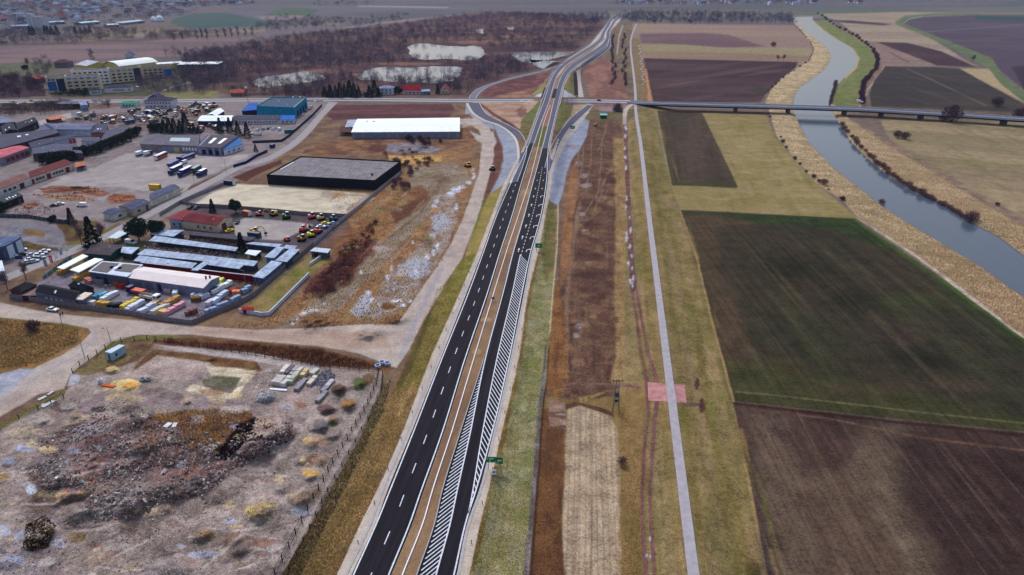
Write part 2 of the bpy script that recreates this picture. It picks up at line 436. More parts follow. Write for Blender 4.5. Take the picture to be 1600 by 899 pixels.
paint([(880,106),(900,100),(897,150),(878,150),(884,130)], (134,116,84), [(6,.5,(112,92,80))], 1, .6)
# ---- right: far fields
GRN = (150,134,106)
paint([(950,18),(1600,10),(2240,5),(2240,30),(1600,24),(1240,30),(960,36)], (112,110,104), [(200,.6,(138,124,116),5,0),(90,.5,(94,104,88),5,0)], 2, 1)
paint([(988,36),(1240,40),(1262,60),(1270,78),(1264,98),(1195,150),(1020,160),(998,165),(985,80)], (146,122,112), [(60,.5,(160,136,116),4,0)], 1.5, 1)
paint([(1000,53),(1100,52),(1140,55),(1195,73),(1130,75),(1070,70),(1002,68)], (116,92,96), [(25,.5,(134,106,102),4,0)], 1.5, 1)
paint([(1001,70),(1070,71),(1160,77),(1266,76),(1264,88),(1180,84),(1060,80),(1005,80)], (154,140,108), [(40,.4,(140,126,100),4,0)], 1.5, 1)
paint([(1004,80),(1060,80),(1180,84),(1264,90),(1256,96),(1010,90)], (140,116,100), [(40,.5,(156,132,108),5,0)], 1.5, 1)
paint([(1005,91),(1247,97),(1243,106),(1196,148),(1188,160),(1020,160)], (82,64,68), [(80,.6,(104,82,82),6,.05,.45,.65),(20,.4,(68,56,60),3,0)], 1.0, .6, grain=.2)
blob(1190,142,18,6,(72,72,58),None,.7)
paint([(950,36),(988,36),(985,80),(998,165),(920,165),(935,120),(945,60)], (124,104,92), [(14,.6,(140,122,92)),(9,.5,(102,84,80),3,1.57)], 2, 1)
paint([(984,60),(1000,60),(1004,90),(1018,150),(1018,166),(995,166),(992,120)], (136,116,90), [(10,.6,(120,108,76),3,1.57),(6,.4,(150,116,96))], 1, 1)
stroke([(1009,110,1.5),(1014,140,2),(1016,160,4)], (178,130,96), None, 1, 1)
paint([(925,160),(905,100),(945,90),(970,118),(985,165)], (150,112,100), [(9,.6,(116,84,80),3,1.5)], 2, 2)
stroke([(973,40,1.0),(967,58,1.0),(964,85,1.0)], (170,158,150), None, .8)
# river banks
REEDL = RIVER_L + [(2140,900),(1760,636),(1600,527),(1510,455),(1425,394),(1375,361),(1337,336),(1320,316),(1275,286),(1250,258),(1225,226),(1213,212),(1207,190),(1203,175),(1196,158),(1204,142),(1222,122),(1248,105),(1266,95),(1272,77),(1265,65),(1252,47),(1242,38)]
paint(REEDL, (192,166,136), [(7,.6,(164,136,106),3,-.6),(3,.5,(212,188,156),2,-.6),(4,.35,(130,122,84),3,-.6)], 1.2, 1.2, 5, .2)
REEDR = RIVER_R[11:] + [(2140,600),(1600,354),(1550,322),(1500,294),(1437,252),(1387,226),(1360,205),(1327,187),(1318,170)]
paint(REEDR, (186,160,130), [(7,.6,(158,130,104),3,-.6),(4,.5,(140,132,92),3,-.6,.55,.7)], 1.5, 1.5, 5, .2)
paint([(1286,48),(1308,62),(1331,75),(1341,90),(1337,105),(1321,120),(1309,135),(1303,150),(1302,164),(1347,165),(1350,130),(1367,112),(1372,95),(1362,77),(1340,60),(1312,45),(1292,32),(1272,32)], (122,124,82), [(15,.5,(104,112,70)),(10,.4,(140,134,96))], 1.0, 1)
stroke([(1272,34,.8),(1287,48,1),(1308,63,1.3),(1331,76,1.5),(1341,91,1.8),(1337,106,1.5),(1321,121,1.2)], (180,146,122), None, 1)
stroke([(1290,30,1.2),(1312,43,1.6),(1340,58,2),(1366,76,3),(1378,95,4),(1372,112,4),(1355,130,4),(1346,150,6),(1348,166,7)], (150,120,108), [(6,.6,(120,92,90))], 1.5, 1)
stroke([(1345,165,2),(1356,140,1.5),(1378,112,1.5),(1383,100,1)], (164,144,122), None, 1)
# right far fields
paint([(1283,22),(1420,19),(1520,22),(1480,24),(1410,30),(1402,37),(1442,52),(1512,96),(1530,104),(1420,68),(1350,65),(1312,35)], (160,142,122), [(50,.6,(142,122,112),4,-.3)], 1.2, 1)
paint([(1290,31),(1330,32),(1394,38),(1380,40),(1320,36)], (90,74,80), None, 1)
paint([(1348,65),(1420,67),(1530,104),(1382,104),(1374,95)], (146,122,112), [(25,.5,(126,106,104),5,-.6)], 1, 1)
paint([(1370,66),(1417,67),(1470,80),(1525,105),(1465,103),(1400,78)], (84,66,70), [(30,.4,(100,80,80),4,-.6)], 1, .6)
stroke([(1390,82,1),(1420,98,1)], (110,92,94), None, 1)
paint([(1410,28),(1520,23),(1640,24),(2240,30),(2240,190),(1600,140),(1560,108),(1500,84),(1440,50),(1405,38)], (98,84,94), [(100,.5,(112,98,104),4,-.3),(30,.3,(84,74,84),4,-.3)], 1.2, 1, grain=.2)
stroke([(1440,50,.6),(1520,45,.6),(1600,38,.6)], (120,108,114), None, .8)
stroke([(1530,22,1),(1460,23,2),(1415,27,2.5),(1402,36,3),(1440,51,3),(1500,77,5),(1545,98,8),(1562,125,8),(1600,152,7),(1700,200,7)], (108,116,88), [(20,.5,(126,126,96)),(14,.4,(92,106,76))], 1.5, 1)
stroke([(1412,36,.8),(1420,30,.8),(1440,26,.6)], (150,142,130), None, .7)
paint([(1500,107),(1545,108),(1562,130),(1600,160),(1540,130)], (170,148,118), None, 1.5, 1)
paint([(1522,25),(1640,27),(1640,33),(1525,31)], (70,88,84), None, 1)
paint([(1580,104),(1640,104),(1640,142),(1600,140)], (78,66,74), None, 1)
paint([(1383,104),(1462,105),(1500,108),(1600,163),(1640,185),(1600,180),(1362,168),(1358,148),(1366,126)], (80,72,70), [(30,.5,(92,84,74),3,-.5),(12,.4,(68,62,64),3,-.5)], 1.2, .8, grain=.14)
stroke([(1418,108,.7),(1450,122,.8),(1500,146,.9),(1540,165,1)], (116,100,94), None, .8)
paint([(1345,166),(1640,178),(1640,192),(1345,180)], (122,104,92), [(10,.6,(96,84,72))], 1.5, 1)
paint([(1375,187),(1600,192),(2240,225),(2240,640),(1640,395),(1600,352),(1550,320),(1500,292),(1437,250),(1390,218)], (150,132,106), [(50,.6,(136,124,92),5,-.4),(25,.5,(166,144,116),6,-.4),(12,.3,(128,108,96),5,-.4)], 1.5, 1.2, grain=.2)
stroke([(1340,193,2),(1387,224,3),(1437,252,4),(1500,290,5),(1560,325,6),(1640,372,6)], (140,116,104), [(6,.6,(112,98,88)),(4,.4,(164,140,120))], 2, 1.5)
# ---- levee and fields right
LEV = [(978,166),(1022,170),(1030,225),(1048,290),(1060,328),(1088,400),(1112,500),(1145,627),(1168,750),(1196,899),(1262,1320),(950,1320),(962,899),(962,640),(966,450),(972,250)]
paint(LEV, (142,122,92), [(12,.6,(126,112,78),5,1.45),(8,.45,(158,132,96),4,1.5),(5,.4,(108,106,56),5,1.4,.5,.65)], 1.5, 1, grain=.26)
paint([(1022,170),(1100,176),(1196,180),(1212,215),(1275,287),(1337,338),(1335,343),(1062,328),(1048,290)], (148,130,94), [(25,.5,(160,140,106),4,1.3),(12,.4,(130,118,70),3,0.1)], 1.2, .8, grain=.2)
paint([(1027,173),(1097,176),(1153,292),(1050,290)], (88,76,66), [(14,.6,(100,84,74),6,1.35),(9,.4,(74,68,56),5,1.35)], 1.0, .6, grain=.2)
stroke([(1062,288,2),(1150,293,1.5)], (74,82,54), None, 1.5, 1)
stroke([(1030,178,2),(1052,285,3)], (92,88,62), None, 2, 1, amt=.7)
F4 = [(1063,328),(1335,342),(1400,387),(1500,455),(1600,526),(1760,640),(1760,690),(1600,674),(1400,655),(1148,627),(1112,500),(1088,400)]
A4 = gang((1180,350), (1480,660))
paint(F4, (72,68,56), [(30,.6,(62,74,48),6,A4),(12,.5,(78,70,58),8,A4),(50,.5,(84,70,60),2,A4,.55,.75)], 1.0, .6, grain=.26)
paint([(1064,330),(1335,343),(1400,388),(1380,392),(1300,358),(1070,342)], (60,72,48), [(8,.4,(76,86,54))], 3, 2, amt=.9)
paint([(1064,334),(1140,338),(1185,350),(1120,360),(1125,420),(1170,520),(1200,610),(1148,622),(1112,500),(1088,400)], (96,80,66), [(14,.5,(86,76,62),5,1.2)], 8, 8, 20, amt=.9)
paint([(1120,560),(1300,590),(1600,650),(1600,676),(1148,628)], (82,80,56), [(12,.5,(96,90,66),6,-.15),(9,.4,(68,72,46),4,-.15)], 7, 5, 15, amt=.8)
stroke([(1150,612,1.2),(1250,622,1),(1400,640,1),(1600,662,1)], (128,118,88), None, 1.2, 1.5, amt=.6)
for q in [(1330,470,60,14,(52,54,42)),(1240,420,70,20,(52,54,42)),(1430,560,70,14,(50,50,44)),(1500,600,70,10,(90,78,66)),(1430,470,60,8,(74,84,52)),(1400,520,60,10,(80,66,62)),(1330,610,70,9,(92,78,64)),(1230,570,40,16,(90,80,60))]:
    sl = win([(q[0]-q[2]*1.3, q[1]-q[3]*1.4),(q[0]+q[2]*1.3, q[1]+q[3]*1.4)], 4)
    d = ((UU[sl]-q[0]) - (VV[sl]-q[1])*.8)**2/q[2]**2 + ((VV[sl]-q[1]))**2/(q[3]*1.5)**2
    blend(sl, np.exp(-d*1.4)*.75, q[4], [(8,.5,tuple(int(x*.85) for x in q[4]),4,A4)])
rows(F4, (108,98,84), 16.0, A4, .28, duty=.06)
rows(F4, (44,44,40), 3.2, A4, .35, duty=.3)
stroke([(1336,344,1.5),(1402,391,2.5),(1502,460,3),(1602,532,4)], (84,96,56), None, 2, 2)
stroke([(1337,339,.8),(1375,363,1.2),(1425,396,2),(1470,428,2.6),(1500,452,2.4),(1600,526,3),(1760,640,3)], (190,170,156), [(4,.6,(150,130,116))], 1.0, 1.5, 4)
stroke([(1063,330,1.2),(1088,400,1.4),(1112,500,1.6),(1146,627,2),(1170,750,3),(1197,899,4),(1260,1300,4)], (156,130,94), None, 1.2, .8)
F5 = [(1145,628),(1400,656),(1600,676),(1760,692),(2240,740),(2240,1320),(1262,1320),(1199,899),(1172,750)]
A5 = gang((1180,650), (1330,1000))
A5b = gang((1340,680), (1560,990))
paint(F5, (84,70,64), [(14,.5,(92,72,66),6,A5),(6,.35,(66,54,52),5,A5b)], 1.0, .6, grain=.28)
def softpoly(poly, col, f, amt, tex=None): paint(poly, col, tex, f, 10, 14, None, amt)
softpoly([(1165,650),(1230,655),(1290,720),(1330,690),(1400,660),(1405,740),(1420,800),(1470,899),(1480,1000),(1240,1000),(1205,860),(1185,760)], (112,94,82), 30, .6, [(8,.5,(112,92,78),5,A5),(5,.35,(146,126,108),5,A5b)])
softpoly([(1340,690),(1410,690),(1440,800),(1470,880),(1430,899),(1380,800)], (116,100,86), 22, .45, [(5,.5,(150,134,114),6,A5b)])
softpoly([(1400,690),(1600,690),(1700,1000),(1500,1000),(1470,880),(1420,800)], (70,56,56), 26, .7, [(9,.4,(78,62,60),6,A5b)])
softpoly([(1205,670),(1300,672),(1345,690),(1330,730),(1260,735)], (84,66,62), 10, .7, [(6,.4,(98,78,70),4,A5)])
softpoly([(1180,820),(1215,840),(1230,960),(1205,960),(1190,899)], (84,72,74), 14, .5)
rows(F5, (58,48,46), 2.6, A5b, .28, duty=.35)
rows(F5, (140,118,100), 11.0, A5, .28, duty=.05)
stroke([(1146,631,1.5),(1400,660,1.8),(1600,681,2.2),(1700,692,2)], (74,54,52), None, 1.5, 1)
stroke([(1146,636,1.2),(1300,655,1.2),(1440,684,1.4),(1600,704,1.6)], (118,92,78), [(4,.6,(86,66,60))], 1.2, 1)
# levee details
for (pts, c, am) in [
  ([(1070,560,3),(1090,700,4),(1130,800,5),(1165,899,7),(1210,1100,8)], (118,96,66), .6),
  ([(1095,620,2),(1120,700,3),(1150,800,4),(1175,880,8)], (112,88,64), .6),
  ([(1040,330,5),(1064,420,6),(1085,520,6),(1110,640,8),(1135,760,8),(1160,899,9)], (118,112,58), .5),
  ([(1014,225,2.5),(1030,337,4),(1046,450,4),(1074,675,5),(1104,899,6),(1150,1300,8)], (116,106,52), .55),
  ([(990,225,2.5),(1001,337,3),(1014,450,4),(1038,675,6),(1064,899,7),(1100,1300,8)], (124,104,58), .5),
  ([(1012,180,3),(1026,225,5),(1040,300,6)], (112,112,66), .5)]:
    stroke(pts, c, [(5,.5,(142,120,84),4,1.5)], 4, 2, 6, None, am)
blob(1089,600,4,9,(104,72,64)); blob(1098,634,5,12,(104,76,66)); blob(1080,632,12,3,(116,98,88)); blob(1178,890,16,14,(84,74,52),None,.8,4)
# brown scrub strip
SCRUB = [(905,188),(960,182),(972,200),(975,300),(974,450),(972,600),(960,620),(905,628),(870,620),(862,560),(872,450),(886,330),(893,262)]
paint(SCRUB, (116,90,78), [(14,.6,(98,72,66)),(6,.5,(138,108,88),2,0),(4,.45,(84,60,58))], 2, 2, 6, .24)
paint([(958,215),(974,215),(978,330),(976,450),(974,600),(950,600),(962,560),(960,450),(962,330)], (160,132,96), [(5,.6,(136,108,80),2,1.5)], 3, 2, 5)
paint([(893,262),(900,250),(905,300),(895,340),(892,420),(875,450),(878,380),(884,330)], (158,116,84), [(5,.6,(130,96,76),3,1.5)], 2, 2, 5)
paint([(884,450),(898,340),(910,300),(890,450),(888,600),(868,600),(876,520)], (134,108,92), [(5,.5,(150,124,106),4,1.5)], 3, 2, 6)
paint([(842,500),(872,440),(884,500),(888,600),(868,625),(845,590),(852,540)], (138,98,68), [(5,.5,(112,80,62),2,1.5),(4,.4,(160,120,84))], 2, 2, 5)
for (a, b) in [((905,200),(895,330)),((925,205),(915,300)),((940,225),(930,330)),((955,260),(900,355)),((948,270),(925,340)),((936,330),(895,360)),((912,215),(904,290)),((950,180),(935,235))]:
    stroke([(a[0],a[1],.8),((a[0]+b[0])/2+3,(a[1]+b[1])/2,1),(b[0],b[1],1)], (146,116,100), None, .9, 1.5, 6, None, .7)
for q in [(960,283,4,5),(957,283,5,4),(945,275,10,4),(915,430,18,6),(935,470,20,7),(925,350,16,5),(963,500,4,5)]: blob(*q, (86,60,58), None, .6)
for q in [(915,290,10,4),(905,255,6,3),(912,275,7,3),(910,335,6,3),(905,510,8,5),(900,525,6,4),(915,360,4,2)]: blob(*q, (166,152,150), [(1.5,.6,(120,100,92))], .7)
paint([(920,173),(1005,170),(985,186),(975,192),(960,188),(935,190),(915,185)], (118,110,80), [(7,.6,(96,98,56)),(5,.5,(130,96,90))], 1.5, 1.5)
paint([(925,163),(990,164),(975,176),(940,174)], (144,118,116), [(7,.6,(112,84,84),4,0),(4,.4,(176,158,160),4,0)], 1.5, 1.5)
blob(965,172,9,4,(64,54,62))
# lower centre strip
LOW = [(870,622),(905,628),(960,618),(1013,600),(1013,640),(1010,760),(1008,899),(1000,1320),(780,1320),(826,899),(838,740),(846,620)]
paint(LOW, (138,112,78), [(8,.5,(120,104,66),3,1.5),(5,.5,(158,128,92),3,1.5)], 2, 1.5, 6, .18)
paint([(905,622),(1012,596),(1012,605),(950,612),(905,632)], (150,124,84), None, 2, 1)
stroke([(880,600,2),(930,600,1.5),(970,602,2.5),(1012,606,3)], (130,98,92), [(3,.5,(150,116,104))], 1.5, 1)
STUB = [(884,650),(888,634),(905,630),(935,636),(958,652),(967,700),(968,899),(964,1320),(862,1320),(878,899),(880,760)]
paint(STUB, (170,148,126), [(3,.6,(160,136,112),6,1.56),(1.5,.4,(196,172,148),5,1.56)], 3.5, 5, 4, .3)
AST = gang((905,640), (898,1000))
rows(STUB, (140,114,94), 1.35, AST, .55, duty=.4, jitter=.1)
stroke([(905,634,2),(905,760,2),(896,899,2.5),(890,1300,3)], (150,128,112), None, 2, 1, amt=.7)
stroke([(925,640,1),(926,760,1),(922,899,1)], (140,112,92), None, 1, 1, amt=.6)
paint([(880,632),(900,628),(930,634),(958,644),(960,652),(905,634),(886,640)], (104,78,62), [(3,.5,(84,62,52))], 1.5, 1)
paint([(846,640),(884,632),(882,760),(878,830),(884,899),(870,1320),(790,1320),(828,899),(838,760)], (112,82,62), [(6,.5,(94,68,56),3,1.5),(3,.5,(136,100,72),2,1.5)], 2.5, 2, 5)
stroke([(842,640,3),(838,700,3),(832,800,4),(826,899,4),(790,1300,5)], (156,116,80), None, 3, 2, 4, amt=.6)
paint([(856,625),(884,628),(884,672),(858,668)], (150,120,104), [(3,.7,(100,76,66),4,0),(2,.4,(190,176,176),4,0,.5,.6)], 2, 2)
# dirt track beside the levee
TRK = [(976,170),(977,225),(981,300),(984,350),(986,400),(989,450)]
stroke([(978,172,2.2),(978,225,3.2),(981,300,3.2),(984,350,3.6),(986,400,4),(990,450,5.5)], (118,84,84), [(5,.6,(98,68,72),3,1.5),(3,.4,(140,108,104))], .9, 1)
RUTL = [(987,452,2),(995,500,2),(1001,550,3),(1010,590,4),(1013,626,3.5),(1012,650,3),(1007,700,3),(1004,760,3),(1004,820,3),(1010,899,4),(1016,1000,4),(1030,1300,5)]
RUTR = [(994,452,2),(1003,500,2.5),(1012,550,3),(1025,592,4),(1027,626,3.5),(1024,650,3.5),(1020,700,3),(1016,760,3),(1017,820,3),(1024,899,4),(1030,1000,4),(1046,1300,5)]
for r in (RUTL, RUTR): stroke(r, (120,86,84), [(3,.5,(140,104,98),4,1.5)], .9, .8, 3)
for (u, v) in [(976,232),(977,246),(978,262),(979,310),(978,325),(984,340),(985,360),(979,365),(979,372),(984,385),(987,400),(982,412),(988,420),(990,435),(988,446),(985,440),(1010,868),(1016,869),(1016,842),(978,200),(977,213)]:
    blob(u, v, 1.2+random.random()*1.2, 2.5+random.random()*4, (190,184,194), None, .7, 1)
stroke([(976,180,3),(976,192,3)], (176,152,146), None, 1)
for i in range(16):
    blob(998+ (i%3)*1.3+i*.45, 72+i*4, .9, 1, (200,194,200), None, .8, .5)
# embankment right of highway
EMR = [(853,310),(858,330),(872,326),(871,400),(864,470),(856,560),(847,640),(836,740),(822,899),(775,1320),(632,1320),(735,899),(758,787),(786,675),(812,562),(829,450),(842,398),(850,345)]
paint(EMR, (148,134,98), [(5,.6,(130,126,84)),(3,.5,(166,156,130)),(7,.5,(118,122,72),1,None,.5,.66)], 1.0, 1, 4, .24)
paint([(853,320),(866,318),(870,350),(866,420),(852,440),(846,400)], (124,110,76), [(7,.6,(90,104,62)),(4,.4,(144,112,84))], 3, 2, 5)
stroke([(842,400,2),(829,452,2.5),(813,562,3),(788,675,4),(760,787,5),(738,890,5)], (124,96,58), [(3,.6,(148,124,76))], 2, 2, 4)
stroke([(872,322,.8),(871,380,.8),(864,450,1),(859,520,1)], (196,170,146), None, .8, .5)
stroke([(853,540,1.5),(850,590,2.5),(843,640,3),(836,740,3.5),(829,820,3.5),(822,899,4.5),(786,1200,6)], (112,100,100), [(3,.6,(150,142,146),3,1.5),(2,.4,(80,70,72))], 1, 1, 4)
stroke([(858,540,1),(854,590,1.5),(848,640,2),(842,740,2),(836,820,2.5),(829,899,3)], (88,66,52), None, 1.2, 1)
# ---- junction surroundings
paint([(728,164),(727,178),(737,190),(757,206),(772,218),(782,228),(786,245),(780,272),(765,302),(744,340),(726,404),(748,393),(757,384),(770,347),(785,300),(800,262),(811,250),(811,232),(807,217),(797,206),(780,195),(757,187),(739,175),(731,163)], (152,152,164), [(6,.5,(134,134,148)),(3,.4,(168,168,178))], .9, .5, grain=.1)
paint([(907,184),(921,189),(916,214),(907,232),(893,250),(885,272),(880,298),(872,322),(862,316),(855,309),(862,270),(869,245),(876,226),(888,206)], (150,150,164), [(6,.5,(132,132,148)),(3,.4,(166,166,178))], .9, .5, grain=.1)
paint([(870,200),(880,200),(868,225),(858,250),(852,300),(846,330),(848,345),(856,318),(864,270),(878,236),(890,215),(905,196),(920,176),(926,164),(918,162)], (186,172,164), [(4,.5,(164,148,144))], 1, .6)
paint([(798,264),(790,286),(762,306),(744,345),(726,404),(736,408),(765,378),(775,350),(786,310),(800,275)], (150,132,82), [(5,.5,(122,116,66)),(3,.4,(168,144,94))], 1, .8)
# left embankment grass of the highway near
EML = [(757,370),(745,394),(722,404),(700,440),(683,452),(672,482),(660,510),(645,560),(614,606),(596,645),(562,718),(512,818),(472,899),(420,1000),(330,1320),(345,1320),(524,902),(578,787),(628,675),(671,562),(721,452),(745,398)]
paint(EML, (146,120,86), [(8,.6,(132,100,66),2,.9),(4,.5,(172,138,94),4,.9),(5,.35,(120,96,60))], 1.5, 1.5, 5, .2)
paint([(757,372),(745,394),(722,404),(700,440),(683,452),(672,482),(660,510),(642,560),(616,612),(662,600),(672,562),(698,505),(722,452),(746,398)], (128,118,66), [(6,.6,(112,108,54)),(4,.5,(150,130,82))], 3, 4, 5, .22)
stroke([(683,455,3),(668,500,4),(655,530,4),(640,570,6),(625,600,5)], (104,92,62), [(4,.6,(96,100,52)),(3,.5,(122,84,72))], 3, 2)
stroke([(590,720,1),(540,800,1),(490,899,1.5)], (110,86,56), None, 1, 1, amt=.6)
# ---- left centre: brownfield
BF = [(500,300),(560,290),(620,290),(640,245),(735,225),(752,260),(722,345),(697,400),(660,450),(620,510),(560,508),(500,512),(440,505),(400,515),(350,512),(440,490),(500,420),(560,360)]
paint(BF, (150,114,84), [(12,.6,(126,92,72)),(6,.5,(170,134,100)),(9,.4,(140,120,98))], 3, 3, 8, .22)
paint([(640,262),(700,255),(730,262),(735,285),(700,310),(660,345),(610,400),(560,450),(530,480),(470,505),(430,515),(480,480),(560,400),(620,330),(640,300)], (150,132,116), [(9,.6,(132,114,92),3,.9),(5,.4,(166,150,140),3,.9)], 3, 3, 8)
paint([(480,440),(530,400),(560,380),(600,355),(585,390),(560,420),(540,450),(500,465),(470,470)], (104,66,64), [(6,.6,(128,84,72)),(4,.5,(88,58,58))], 5, 5, 6)
paint([(560,370),(590,330),(625,300),(660,290),(672,310),(640,330),(600,375)], (150,112,78), [(7,.6,(112,76,62)),(4,.4,(174,136,98))], 4, 4, 6)
paint([(520,380),(560,345),(590,340),(575,370),(550,390),(520,405)], (128,88,66), [(5,.6,(104,70,60)),(4,.5,(152,116,84))], 4, 4, 6)
paint([(610,330),(635,320),(670,300),(668,316),(636,340),(620,350)], (112,80,66), None, 3, 3)
stroke([(690,285,1.5),(655,335,1.5),(610,370,1.5),(580,400,1.5)], (120,82,66), None, 2, 2, amt=.7)
paint([(600,236),(640,243),(690,244),(690,252),(650,258),(610,252)], (198,160,106), [(5,.5,(176,134,90))], 2, 2)
paint([(560,500),(585,470),(605,430),(640,400),(665,370),(680,335),(690,305),(712,300),(712,345),(700,385),(670,430),(640,470),(600,492),(575,505)], (164,150,146), [(5,.6,(148,118,92)),(2.5,.4,(184,178,182)),(3,.4,(132,122,92))], 4, 6, 7, .3, .75)
for (p_) in [[(672,340),(688,330),(700,338),(706,350),(700,362),(680,362)],[(620,415),(640,405),(660,400),(676,412),(670,428),(655,435),(622,430)],[(545,485),(565,465),(580,455),(575,490),(560,497)]]:
    paint(p_, (174,170,176), [(5,.5,(150,142,150))], 2.5, 5, 5, .1)
WH = [(738,266,3,3),(740,275,2.5,5),(733,286,4,3),(722,292,6,3),(712,297,8,4),(704,303,6,4),(712,325,3,5),(714,322,2,4),(682,315,4,3),(678,322,4,2),(676,370,5,4),(683,385,3,6),(676,395,3,6),(668,402,4,4),(612,420,3,5),(605,432,3,4),(618,442,3,3),(645,378,2,3),(575,457,4,3),(580,468,3,6),(600,478,5,2),(620,470,10,2),(592,478,3,5),(630,477,5,2),(615,452,3,2),(508,475,2,1.5),(488,485,8,2.5),(478,490,5,2),(466,500,4,2),(456,505,3,2),(474,492,5,2),(565,426,2,4),(650,425,3,5),(640,470,4,3)]
for q in WH: blob(*q, (214,214,230), [(2,.6,(170,160,168))], .85, 2.5)
blob(606,479,12,5,(120,90,62)); blob(490,500,24,12,(136,106,80),[(3,.5,(112,84,66))],.9,4); blob(620,500,20,8,(140,108,80),[(3,.5,(116,86,68))],.8,4); blob(670,372,9,4,(140,130,72),None,.7)
paint([(535,515),(555,508),(580,507),(600,512),(612,520),(600,530),(580,536),(545,532),(530,526)], (206,188,158), [(5,.5,(186,168,146)),(3,.4,(198,196,192))], 2, 2, 5, .1)
# strip between gravel road and junction
paint([(770,195),(785,228),(787,250),(775,285),(750,325),(735,360),(712,420),(725,404),(745,340),(765,302),(784,265),(780,225)], (120,84,74), [(6,.6,(98,66,64)),(4,.4,(148,106,86))], 2, 2)
paint([(765,200),(775,205),(786,240),(780,275),(765,302),(748,338),(756,300),(765,270),(768,230)], (116,84,76), [(5,.5,(140,96,76)),(4,.5,(92,66,66))], 2, 1.5)
paint([(745,325),(760,308),(750,340),(742,360),(732,372),(730,350)], (118,118,66), [(5,.5,(96,104,54))], 2, 2)
paint([(722,405),(748,394),(735,425),(712,455),(700,450),(710,420)], (132,126,68), [(5,.5,(116,112,58)),(3,.3,(160,140,90))], 2, 1)
stroke([(708,362,1),(700,400,1.5),(690,420,1.5)], (130,84,70), None, 2, 2)
paint([(520,165),(705,162),(712,172),(700,186),(555,186),(520,188),(512,180)], (108,76,78), [(14,.6,(128,92,86),4,0),(7,.5,(90,62,68),3,0)], 1.5, 1.5)
paint([(735,158),(840,158),(845,165),(825,180),(812,212),(790,200),(760,186),(750,170)], (168,136,118), [(10,.5,(146,112,98),3,0),(6,.4,(190,164,144),3,0)], 1.5, 1)
stroke([(752,164,1.5),(770,178,2),(800,196,2.5),(822,214,2)], (112,76,74), None, 1.2, .8)
blob(815,175,8,9,(120,84,80),None,.8)
paint([(842,158),(848,162),(838,190),(826,212),(812,205),(816,186)], (112,116,72), [(5,.6,(92,100,60)),(4,.4,(134,128,90))], 1.2, 1)
paint([(816,186),(838,190),(828,214),(824,222),(812,205)], (122,110,78), [(5,.6,(96,86,64))], 1.5, 1)
paint([(877,160),(880,160),(895,168),(893,178),(878,200),(870,206),(871,180)], (130,122,82), [(5,.6,(112,112,68))], 1, 1)
paint([(896,164),(920,163),(905,178),(893,192),(880,204),(892,180)], (176,152,128), [(5,.5,(152,128,108))], 1, 1)
paint([(855,142),(849,152),(834,151)], (186,180,180), None, .8)
paint([(878,138),(876,152),(900,152)], (188,182,184), None, .8)
paint([(852,128),(856,140),(838,148),(830,149)], (142,134,92), None, 1)
paint([(884,118),(896,130),(897,150),(880,136)], (138,128,88), None, 1)
paint([(690,186),(735,178),(748,200),(756,225),(735,225),(640,245),(560,240),(500,245),(470,240),(500,222),(545,216),(718,216)], (136,102,82), [(9,.6,(110,80,72)),(5,.5,(164,124,90)),(6,.4,(94,70,70))], 1.5, 2)
paint([(605,225),(650,222),(690,232),(680,240),(620,240),(600,236)], (132,120,124), [(5,.6,(104,92,98)),(4,.4,(164,154,156))], 2, 2)
blob(645,238,5,1.8,(60,54,62)); blob(664,231,7,2,(74,66,74)); blob(590,232,16,6,(106,74,68))
paint([(700,190),(735,184),(738,196),(722,200),(700,200)], (178,158,150), None, 1, 1)
paint([(735,205),(750,212),(770,206),(776,222),(770,232),(745,220)], (180,168,162), None, 1.5, 1.5)
# ---- industrial yards
IND = [(-620,180),(120,172),(330,158),(520,158),(505,175),(470,222),(410,262),(300,322),(230,352),(120,392),(0,440),(-620,560)]
paint(IND, (142,128,128), [(12,.5,(124,110,110)),(5,.35,(160,148,142))], 1.5, 1, grain=.14)
paint([(105,180),(340,168),(345,190),(330,208),(110,205)], (128,112,112), [(7,.6,(104,84,84)),(4,.5,(156,142,136)),(3,.4,(88,76,80))], 1.5, 1.5, grain=.25)
paint([(58,190),(110,176),(112,184),(64,196)], (178,166,164), None, 1, 1)
paint([(150,262),(195,240),(262,238),(345,246),(396,240),(352,262),(300,288),(288,300),(240,302),(190,292),(150,292),(75,300),(50,300),(115,270)], (170,158,156), [(12,.5,(156,144,142)),(5,.35,(182,170,164)),(7,.3,(146,128,124),5,.3)], 1.5, 1.5, grain=.1)
paint([(40,302),(75,296),(240,300),(225,322),(175,345),(140,345),(90,345),(0,338),(-200,335),(-200,310)], (146,132,132), [(7,.5,(128,108,106)),(5,.4,(164,152,148))], 1.5, 1.5)
for (p_, c) in [([(62,296),(80,290),(140,292),(172,302),(160,308),(110,302),(68,302)],(136,88,76)),([(48,304),(80,305),(120,306),(150,313),(130,315),(80,310)],(164,120,92)),([(165,310),(178,303),(205,303),(215,312),(195,318),(172,318)],(150,92,72)),([(55,296),(90,290),(110,296)],(120,84,74)),([(30,322),(55,316),(60,322),(45,328)],(120,76,70))]:
    paint(p_, c, [(3,.6,tuple(int(x*.72) for x in c),4,-.05),(2,.5,(196,150,112),4,-.05)], 1, 1.5)
paint([(108,292),(120,291),(142,294),(140,296),(112,295)], (44,38,44), None, .8, .6)
paint([(0,350),(60,348),(115,362),(112,388),(75,400),(0,372)], (132,124,128), [(5,.5,(112,102,108)),(3,.4,(160,156,166))], 1.5, 1.5)
paint([(35,358),(68,360),(70,370),(40,368)], (140,112,78), [(3,.5,(112,88,60))], 1, 1.5)
paint([(35,376),(75,386),(98,388),(98,393),(60,392),(35,388)], (92,80,50), [(3,.5,(70,64,40)),(3,.3,(140,108,74))], 1, 1)
